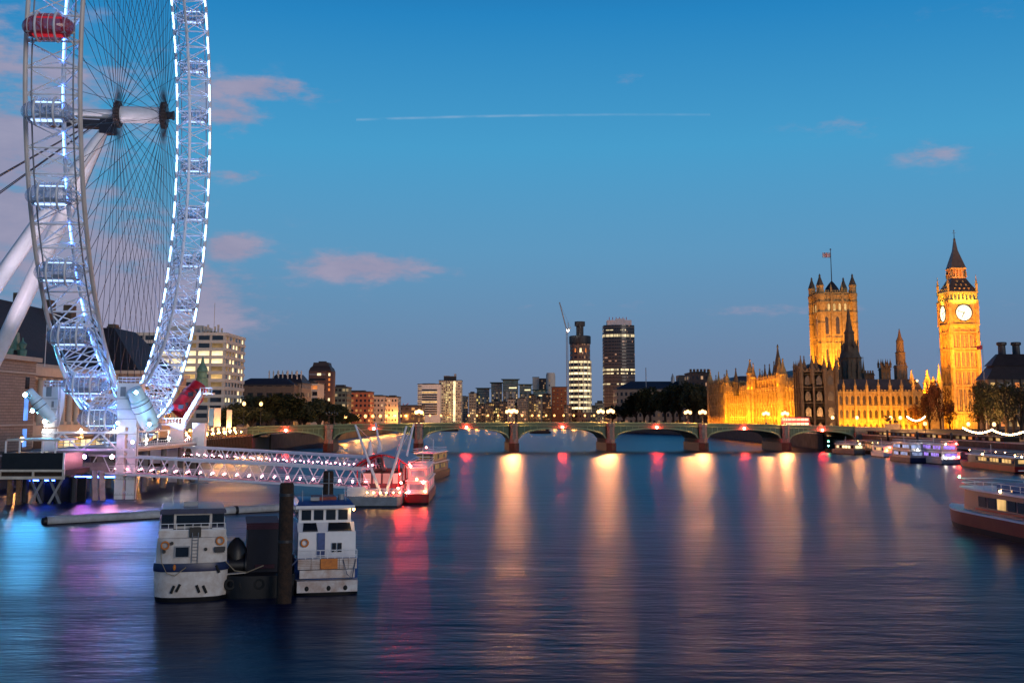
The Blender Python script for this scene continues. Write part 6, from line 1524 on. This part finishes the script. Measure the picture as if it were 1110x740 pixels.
# ------------------------------------------------------------------ trees
def leaf_mat(name, c, c2):
    m = mat(name, c, .75, c2=c2, scale=.45, detail=3); return m
LEAF_D = leaf_mat('dark green leaves', (.024, .036, .010), (.010, .016, .005))
LEAF_M = leaf_mat('mid green leaves', (.030, .036, .010), (.012, .018, .005))
LEAF_R = leaf_mat('red lit plane leaves', (.17, .055, .018), (.07, .03, .010))  # red light falling on these trees put into the leaf colour
def tree_mesh(seed, h, r, nleaf, ls, leafm, openness=.25):
    rd = random.Random(seed); crown = MB(); trunk = MB()
    th = h*.30; trunk.tube((0,0,0), (.1,0,th), r*.085, r*.06, n=8)
    lumps = []
    for k in range(13):
        a = rd.uniform(0, 2*math.pi); q = rd.random()**.5*r*.72; z = th + (h - th)*rd.uniform(.15, .86)
        sh = 1 - .55*abs((z - th)/(h - th) - .45)
        c = Vector((math.cos(a)*q*sh, math.sin(a)*q*sh, z)); lumps.append((c, r*rd.uniform(.28, .48)))
        mid = Vector((c.x*.35, c.y*.35, th + (z - th)*.35)); trunk.tube((.1, 0, th*rd.uniform(.7, 1)), mid, r*.045, r*.028, n=6); trunk.tube(mid, c, r*.028, r*.008, n=5)
    for i in range(nleaf):
        c, lr = lumps[rd.randrange(len(lumps))]
        v = Vector((rd.gauss(0,1), rd.gauss(0,1), rd.gauss(0,1))).normalized()*lr*(1 - openness*rd.random()**1.2)*rd.uniform(.75, 1.12)
        v.z *= .78; p = c + v
        a = Vector((rd.uniform(-1,1), rd.uniform(-1,1), rd.uniform(-1,1))).normalized(); b = a.orthogonal().normalized(); s = ls*rd.uniform(.6, 1.35)
        crown.add([p - a*s, p + b*s*.6, p + a*s, p - b*s*.6], [(0,1,2,3)])
    return trunk, crown
protos = {}
def tree(label, x, y, kind, h, r, seed, group, nleaf=1900, ls=None, z=5.2):
    key = (kind.name, seed)
    if key not in protos:
        t = thing('tree', label, 'tree', (x, y, z), 0, group)
        tk, cr_ = tree_mesh(seed, 16.0, 8.0, nleaf, ls or .62, kind)
        part('trunk', tk, TRUNK, t, local=True); part('crown', cr_, kind, t, local=True)
        t.scale = (r/8, r/8, h/16); protos[key] = t
    else:
        t = dup(protos[key], (x, y, z), seed*1.3 + x, label, group, (r/8, r/8, h/16))
    t.rotation_euler.z = (x*7.3 + y) % 6.28
    return t
GL = 'trees along the left bank beyond the bridge'
spec = [(254, 500, 14.5, 8.5), (272, 512, 18, 9.5), (292, 522, 21, 10), (311, 535, 22, 10.5), (330, 555, 21, 10.5), (347, 580, 19.5, 10), (360, 612, 17, 9.5), (372, 650, 15, 9), (283, 560, 21, 10), (304, 580, 22, 10.5), (326, 610, 21, 10.5), (345, 640, 19, 10)]
names = ['low rounded dark tree nearest the lit banners', 'dark tree just right of the pale hospital block', 'dense dark tree below the long brick wing', 'tallest dark tree under the pale finials', 'broad dark tree below the office block with the orange top floor', 'dark tree in front of the brown tower', 'smaller dark tree right of the brown tower', 'last dark tree before the orange brick block', 'rear dark tree behind the dense one below the brick wing', 'rear dark tree behind the tallest one', 'rear dark tree behind the broad one', 'rear dark tree at the foot of the brown tower']
for i, ((px_, Y_, h_, r_), nm) in enumerate(zip(spec, names)): tree(nm, X(px_, Y_, 12), Y_, LEAF_D, h_*.80, r_, 1 + i % 3, GL)
GR = 'garden trees left of the palace'
spec = [(664, 1010, 15, 9), (676, 980, 20, 11), (690, 960, 25, 12), (705, 940, 29, 13), (721, 930, 32, 13), (737, 920, 32, 13), (752, 905, 31, 12.5), (764, 890, 28, 11), (698, 990, 24, 12), (730, 985, 30, 13)]
names = ['small dark tree at the left end of the garden trees', 'second and taller tree of the garden row', 'third tree of the garden row, under the curved tower', 'fourth tree of the garden row', 'high dark tree in the middle of the garden row', 'dark garden tree below the museum corner tower', 'tall garden tree before the dark mansion block', 'last garden tree against the glowing palace', 'rear garden tree behind the third', 'rear garden tree behind the middle one']
for i, ((px_, Y_, h_, r_), nm) in enumerate(zip(spec, names)): tree(nm, X(px_, Y_, 14), Y_, LEAF_D, h_, r_, 1 + i % 3, GR)
GC = 'plane trees by the clock tower'
spec = [(1007, 548, 21, 6.0, 'red-lit thin crowned tree left of the clock tower, nearer the palace'), (1019, 540, 23, 5.8, 'red-lit tree close against the left foot of the clock tower'), (1060, 500, 22, 5.4, 'red-lit tree close against the right foot of the clock tower'), (1072, 470, 21, 7.5, 'broad tree in front of the dark chimney building'), (1090, 450, 20, 8, 'bushy tree below the left chimney of the dark building'), (1106, 430, 19, 7.5, 'bushy tree cut by the right edge of the picture'), (1066, 480, 19, 6, 'dense tree between the red-lit one and the broad one right of the clock tower'), (1081, 478, 20, 7, 'tall dark tree directly below the gap between the chimneys'), (1098, 470, 21, 7, 'rear tree under the right chimney of the dark building'), (1029, 552, 15, 4.5, 'low red-lit tree at the middle of the foot of the clock tower'), (994, 560, 13, 4.5, 'small red-lit tree in front of the palace end range')]
for i, (px_, Y_, h_, r_, nm) in enumerate(spec): tree(nm, X(px_, Y_, 14), Y_, LEAF_R if i < 3 or i > 8 else (LEAF_M if i < 6 else LEAF_D), h_, r_, 5 + i % 2, GC, 1500, .45)

# ------------------------------------------------------------------ lamps along the banks
gl = lantern_post('promenade_lamp', 'x', 'street lamp', 3.6, 1, L_PROM, 'globe lamps along the left promenade', r=.48, watts=9000, tint=(1, .40, .09))
ys = [246, 262, 280, 300, 322, 340, 352, 364, 374, 384, 393, 402, 410, 418, 426, 434]
for i, yy in enumerate(ys):
    loc = (LBX - 2.2, yy, 5.2); lab = '%s globe lamp on the left promenade, counted from the big wheel towards the bridge' % ORD[i]
    if i == 0: gl.location = loc; gl['label'] = lab; MW[gl.name] = Matrix.Translation(Vector(loc))
    else: dup(gl, loc, 0, lab)
tl = lantern_post('twin_street_lamp', 'bright twin street lamp at the left end of the bridge', 'street lamp', 9.5, 1, L_WARM, None, r=.7, watts=16000, tint=(1, .42, .10))
tl.location = (X(264, 474, 12), 474, 8.4); MW[tl.name] = Matrix.Translation(tl.location)
dup(tl, (X(272, 470, 12), 488, 8.4), 0, 'bright street lamp just right of its twin at the left end of the bridge')
ol = lantern_post('street_lamp', 'x', 'street lamp', 7.5, 1, globe('sodium lamp', (1, .45, .12), 3.0), 'orange street lamps on the far banks', r=.95, watts=24000, tint=(1, .38, .07))
ops = [(374, 620), (381, 660), (388, 700), (396, 740), (404, 780), (412, 820), (419, 860), (427, 900), (434, 940), (440, 980), (446, 1010), (452, 1040)]
row2 = [(466, 1190), (478, 1195), (492, 1190), (508, 1195), (517, 1190), (529, 1195), (540, 1190), (553, 1195), (566, 1190), (577, 1195), (584, 1190), (592, 1195), (601, 1190), (611, 1195), (622, 1190), (634, 1195), (644, 1190), (672, 1195), (684, 1195)]
first = True
for i, (px_, Y_) in enumerate(ops + row2):
    loc = (X(px_, Y_, 8), Y_, 5.2)
    lab = ('orange street lamp on the left bank, %s from the trees' % ORD[i]) if i < len(ops) else ('orange street lamp on the far embankment, %s from the white office pair' % ORD[i - len(ops)])
    if first: ol.location = loc; ol['label'] = lab; first = False; MW[ol.name] = Matrix.Translation(Vector(loc))
    else: dup(ol, loc, 0, lab)
rl = lantern_post('embankment_lamp', 'x', 'street lamp', 5.0, 1, L_WARM, 'embankment lamps near the clock tower', r=.7, watts=36000)
pos = [(903, 512, 'bright lamp at the right end of the bridge, below the dark pavilion'), (929.5, 505, 'bright lamp in front of the glowing palace north front'), (966, 500, 'lamp above the bronze chariot statue'), (976.5, 496, 'bright lamp just right of the chariot statue'), (1003, 470, 'lamp below the red-lit tree left of the clock tower'), (1050, 452, 'lamp under the right foot of the clock tower'), (1078, 440, 'lamp among the bushy trees by the dark building')]
for i, (px_, Y_, nm) in enumerate(pos):
    loc = (X(px_, Y_, 8), Y_, 7.4 if i < 4 else 5.2)
    if i == 0: rl.location = loc; rl['label'] = nm; MW[rl.name] = Matrix.Translation(Vector(loc))
    else: dup(rl, loc, 0, nm)
# strings of bulbs
FEST = emat('string light bulbs', (1, .66, .30), 40)
_bm = {}
def bulb(parent, p, r, m):
    if m.name not in _bm: b = MB(); b.ell((0,0,0), (r, r, r), nu=6, nv=4); _bm[m.name] = b.mesh('bulb', m)
    o = bpy.data.objects.new('bulb', _bm[m.name]); col.objects.link(o); o.parent = parent; o.location = MW[parent.name].inverted() @ Vector(p); MW[o.name] = MW[parent.name]
def festoon(label, pts, sag):
    t = thing('festoon_lights', label, 'string lights', pts[0], 0, 'strings of bulbs on the right embankment')
    m = MB(); w = MB()
    for a, b in zip(pts, pts[1:]):
        a, b = Vector(a), Vector(b); n = 16; q = [a.lerp(b, k/n) - ZV*sag*4*(k/n)*(1-k/n) for k in range(n+1)]
        w.path(q, .05, 4)
        for p in q: bulb(t, p, .24, FEST)
    for p in pts: w.tube(p, (p[0], p[1], 5.2), .10, n=6)
    part('wire_and_posts', w, DARK, t)
def pz(px_, py_, Y_): return tuple(P(px_, py_, Y_))
festoon('long string of bulbs in three swags above the right embankment wall', [pz(1044, 463.5, 400), pz(1075.5, 465.5, 375), pz(1111, 467, 352), pz(1150, 466, 335)], 1.3)
festoon('single short swag of bulbs beside the chariot statue', [pz(983.5, 451.5, 470), pz(1002.5, 451.5, 462)], 1.5)

t = thing('festoon_lights', 'dense row of orange bulbs along the left promenade railing near the bridge', 'string lights', (LBX - .6, 350, 6.4), 0, 'strings of bulbs on the left promenade')
w = MB(); PBULB = emat('promenade bulbs', (1, .42, .10), 90)
for k in range(34): bulb(t, (LBX - .5 - (k % 3)*.9, 348 + k*2.7, 7.6 + .8*(k*7 % 5)/4), .24, PBULB)
w.path([(LBX - .5, 347 + k*4, 8.5 - .25*(k % 2)) for k in range(25)], .05, 4)
for k in range(13): w.tube((LBX - .5, 347 + k*8, 5.2), (LBX - .5, 347 + k*8, 8.5), .08, n=5)
part('wire_and_posts', w, DARK, t)

# bronze chariot statue on its plinth
sx0 = X(967, 486, 10); cst = thing('chariot_statue', 'dark bronze chariot statue with rearing horses on a stone plinth', 'statue', (sx0, 486, 7.4))
m = MB(); m.bb(-2.6, 2.6, -1.6, 1.6, 0, 2.6); m.bb(-2.9, 2.9, -1.9, 1.9, -.4, .5); m.bb(-2.8, 2.8, -1.8, 1.8, 2.6, 2.9); part('plinth', m, GRANITE, cst, local=True)
BRZ = mat('dark bronze', (.035, .03, .025), .45, .6)
for yy in (-.7, .7):
    m = MB(); M_ = Matrix.Rotation(R(-38), 3, 'Y'); c = Vector((-1.3, yy, 4.6))
    m.ell(c, (1.15, .42, .48), M_, 12, 8); m.tube(c + Vector((-.75, 0, .6)), c + Vector((-1.25, 0, 1.45)), .32, .22, n=8); m.ell(c + Vector((-1.5, 0, 1.5)), (.42, .16, .2), Matrix.Rotation(R(30), 3, 'Y'), 8, 6)
    for dx, dz, ex, ez in ((.7, -.5, .75, -1.7), (.55, -.5, .45, -1.7), (-.75, .2, -1.5, -.2), (-.7, .1, -1.3, -.6)): m.tube(c + Vector((dx, .12, dz)), c + Vector((ex, .12, ez)), .16, .09, n=6)
    m.tube(c + Vector((.95, 0, -.6)), c + Vector((1.4, 0, -1.2)), .08, .04, n=5); part('horse', m, BRZ, cst, local=True)
m = MB(); m.lathe((1.5, 0, 2.9), [(.85, .3), (.95, 1.3), (.8, 1.3), (.7, .4)], 14)
for yy in (-1.0, 1.0): m.ring((1.5, yy, 3.6), (1,0,0), (0,0,1), .62, .08, 20, 5)
part('chariot', m, BRZ, cst, local=True)
m = MB(); m.lathe((1.4, 0, 3.4), [(.42, 0), (.34, .9), (.40, 1.5), (.16, 1.85), (.14, 1.95), (.22, 2.1), (.2, 2.4), (.05, 2.55)], 10); m.tube((1.3, .35, 5.0), (.6, .7, 5.9), .09, .06, n=6); m.tube((1.3, -.35, 5.0), (.7, -.8, 4.8), .09, .06, n=6); m.tube((.6, .75, 4.2), (.6, .68, 7.0), .04, n=5); part('charioteer', m, BRZ, cst, local=True)

# ------------------------------------------------------------------ double decker waiting on the bridge
bt = BL - 22
bus = thing('double_decker_bus', 'red double decker bus with lit windows at the right end of the bridge', 'bus', B0 + BA*bt + BN*4.5 + ZV*(ztop(bt) - 1.13), R(4))
m = MB(); m.loft([[(-5.4 + i, -1.25 + j, z), (5.4 - i*.3, -1.25 + j, z), (5.4 - i*.3, 1.25 - j, z), (-5.4 + i, 1.25 - j, z)] for z, i, j in ((.35, 0, 0), (3.9, .08, .02), (4.25, .3, .12), (4.35, .6, .4))]); body = part('body', m, RED, bus, local=True)
for lv in (1.35, 3.0):
    for k in range(6): m = MB(); m.bb(-5.0 + k*1.68, -3.5 + k*1.68, -1.29, -1.255, lv, lv + .85); part('window', m, W_HOT, body, local=True)
for x_ in (-3.4, 2.8):
    for y_ in (-1.15, 1.15):
        m = MB(); m.tube((x_, y_ - .14, .5), (x_, y_ + .14, .5), .5, n=16); part('wheel', m, RUBBER, bus, local=True)
m = MB(); m.ell((-5.42, -.8, .8), (.08, .16, .16), nu=8, nv=5); m.ell((-5.42, .8, .8), (.08, .16, .16), nu=8, nv=5); part('headlight', m, L_WHITE, bus, local=True)

# banners by the promenade
for px0, px1, py0, py1, mm, nm in ((226, 231.2, 442.5, 461, mat('blue banner', (.06, .22, .62), .6), 'blue vertical banner on a pole by the promenade'), (232.3, 239, 442.5, 462, mat('white banner', (.62, .58, .66), .6), 'wide white vertical banner right of the blue one'), (246, 251, 444.5, 463, mat('white banner b', (.66, .62, .66), .6), 'narrow white banner standing apart near the trees')):
    Y_ = 420; x0_, x1_ = X(px0, Y_, 10), X(px1, Y_, 10)
    t = thing('banner', nm, 'banner', ((x0_+x1_)/2, Y_, 5.2), 0, 'promenade banners')
    m = MB(); w = x1_ - x0_; m.bb(-w/2, w/2, -.04, .04, Z(py1, Y_) - 5.2, Z(py0, Y_) - 5.2); part('cloth', m, mm, t, local=True)
    m = MB(); m.tube((-w/2 - .1, 0, 0), (-w/2 - .1, 0, Z(py0, Y_) - 4.9), .09, n=6); m.tube((-w/2, 0, Z(py0, Y_) - 5.1), (w/2, 0, Z(py0, Y_) - 5.1), .05, n=5); part('pole', m, WHITE, t, local=True)
# timber fender piles below the promenade
fd = thing('timber_fendering', 'row of tall timber fenders along the wall below the promenade lamps', 'fender row', (LBX + 1, 380, 0))
m = MB()
for k in range(46): m.box((LBX + .75, 345 + k*2.3, 2.6), (.5, .55, 8.0 + (k % 3)*.5))
part('fender_post', m, mat('russet timber', (.16, .07, .03), .9, c2=(.06, .03, .015), scale=1.5), fd)
m = MB(); m.bb(LBX + .4, LBX + .6, 344, 451, 4.2, 4.6); m.bb(LBX + .4, LBX + .6, 344, 451, 1.6, 2.0); part('rail', m, WOOD, fd)

# ------------------------------------------------------------------ right bank piers and moored boats
pb = thing('pier_building', 'long dark floating pier with thin white canopy and yellow lit windows, right bank', 'pier', (131, 420, 0))
m = MB(); m.bb(127.5, 134.5, 312, 462, -.4, 1.2); part('pontoon', m, DULL, pb)
m = MB(); m.bb(130, 134, 316, 458, 1.2, 4.0); wl = part('wall', m, mat('dark pier wall', (.02, .018, .016), .8, spec=.1), pb)
for k in range(46): window(wl, 1.9, 1.3, (W_WARM, W_HOT, GLASS, W_DIM, W_WARM, GLASS, GLASS)[(k*3) % 7], (129.97, 318 + k*3.0, 2.6), R(90), local=False)
for k in range(3): window(wl, .9, 1.3, W_WARM, (130.7 + k*1.25, 315.97, 2.6), 0, local=False)
m = MB(); m.bb(127.8, 135, 313, 461, 4.3, 4.55)
for k in range(38): m.tube((128.1, 314 + k*3.95, 1.2), (128.1, 354 + k*3.95, 4.3), .08, n=5)
part('canopy', m, mat('pale canopy', (.22, .22, .20), .6), pb)
m = MB()
for k in (0, 1, 4, 6, 7, 11, 13, 14, 18, 19, 22): m.ell((128.4, 317 + k*6.1, 4.15), (.13, .13, .13), nu=6, nv=4)
part('canopy_lamp', m, L_CANOPY, pb)
for yy in (376, 408, 440): m = MB(); m.tube((136, yy, -1), (136, yy, 8.5), .4, n=10); part('guide_pile', m, DARK, pb)
p2 = thing('pier_building', 'low jetty with lit windows and ribbed shelter close below the palace end', 'pier', (122, 452, 0))
xj0 = X(898, 452, 1)
m = MB(); m.bb(xj0, 127, 449, 458, -.4, 1.0); part('pontoon', m, DULL, p2)
m = MB(); m.bb(xj0 + 4, 126, 452, 457, 1.0, 3.1); wl = part('wall', m, DARK, p2)
m = MB(); m.bb(xj0 + 3.5, 126.5, 451.4, 457.6, 3.1, 3.3); part('roof', m, GREY, p2)
n_ = 9
for k in range(n_): window(wl, 1.3, .9, (W_HOT, W_WARM, GLASS)[k % 3], (xj0 + 4.8 + k*(126 - xj0 - 5)/n_ + .4, 451.97, 2.2), local=False)
m = MB(); m.tube((X(897, 452, 3), 451, 1), (X(897, 452, 3), 451, 6), .07, n=6); m.tube((X(928, 452, 3), 451, 1), (X(928, 452, 3), 451, 7.5), .12, n=6); part('signal_post', m, DARK, p2)
m = MB(); m.ell((X(897, 452, 4), 450.8, 4.1), (.22, .22, .22), nu=8, nv=5); m.ell((X(897, 452, 4), 450.8, 2.5), (.22, .22, .22), nu=8, nv=5); part('green_signal', m, L_GREEN, p2)
PURP = emat('purple party light', (.42, .26, 1), 1.0, .6, .8)
BG = 'boats moored along the right bank'
launch('passenger_boat', 'small white launch with red light moored by the far jetty', (123.8, 398, 0), R(0), 19, 2.2, WHITE, mat('white cabin', (.6, .6, .62), .5), 1, W_WARM, [(0, .5, 3.2, L_RED, 'red_light'), (-1, .5, 2.4, L_WARM_S, 'deck_light')], BG)
launch('passenger_boat', 'long low boat with yellow lit windows moored below the palace north front', (121.5, 424, 0), R(14), 20, 2.2, mat('pale hull', (.14, .13, .13), .6), mat('cream cabin', (.20, .17, .13), .6), 1, W_HOT, [(0, .5, 3.8, L_WARM_S, 'deck_light')], BG)
launch('passenger_boat', 'dark boat with few lights moored left of the bright party boat', (124.3, 374, 0), R(1), 20, 2.3, BLACK, DARK, 1, W_WARM, [(0, .5, 3.6, L_WARM_S, 'deck_light')], BG)
launch('passenger_boat', 'bright double deck party boat with purple and white lights', (123.0, 340, 0), R(1), 28, 3.0, mat('grey white hull', (.30, .30, .34), .5), mat('dull white cabin', (.26, .25, .30), .5), 2, PURP, [(1.5, .7, 5.9, L_RED, 'red_light'), (-1.6, .7, 2.0, L_WHITE, 'deck_light'), (.4, .4, 2.2, L_WHITE, 'deck_light'), (2.0, .6, 2.2, L_RED, 'red_light'), (-1.5, .6, 5.8, L_WARM_S, 'deck_light')], BG)
launch('passenger_boat', 'second double deck boat with bluish windows moored outside the party boat', (117.6, 352, 0), R(1), 24, 2.4, NAVY, mat('grey cabin', (.20, .20, .24), .5), 2, emat('bluish window light', (.5, .6, 1), .7, .6, .5), [(0, .5, 3.8, L_WHITE, 'deck_light')], BG)
rbg = launch('restaurant_boat', 'long red hulled restaurant boat moored below the string lights', (123.6, 292, 0), R(-1), 46, 3.0, mat('dark red hull', (.34, .018, .018), .45), mat('dark restaurant cabin', (.06, .05, .045), .6), 1, W_WARM, [(-1, 1, 3.9, L_WARM_S, 'deck_light'), (1, 10, 3.9, L_WARM_S, 'deck_light'), (-2.6, 22, 3.9, L_WARM_S, 'deck_light')], BG)
launch('passenger_boat', 'tiny dark boat on the water beyond the centre arches', (X(597, 900, 1), 900, 0), R(80), 16, 2.2, BLACK, DARK, 1, W_DIM, [], None)
launch('passenger_boat', 'small moored barge beyond the arch below the white office pair', (X(497, 1020, 1), 1020, 0), R(85), 18, 3, BLACK, DARK, 1, W_DIM, [], None)
# gallery openings low in the embankment wall: lit arches below the road
kb = thing('embankment_arcade', 'row of dimly lit openings in the wall behind the moored boats', 'arcade', (RBX, 420, 5))
m = MB(); m.bb(RBX + .62, RBX + 5, 340, 470, 6.36, 7.6); wl = part('wall', m, mat('arcade masonry', (.028, .022, .018), .95, spec=.1), kb)
for k in range(24): window(wl, 2.6, .8, (W_WARM, GLASS, W_DIM, W_ORG, GLASS)[(k*2) % 5], (RBX + .60, 344 + k*5.2, 7.0), R(90), local=False)
m = MB(); m.bb(RBX + .2, RBX + 5.4, 339.5, 470.5, 7.6, 7.8); part('roof', m, SLATE, kb)
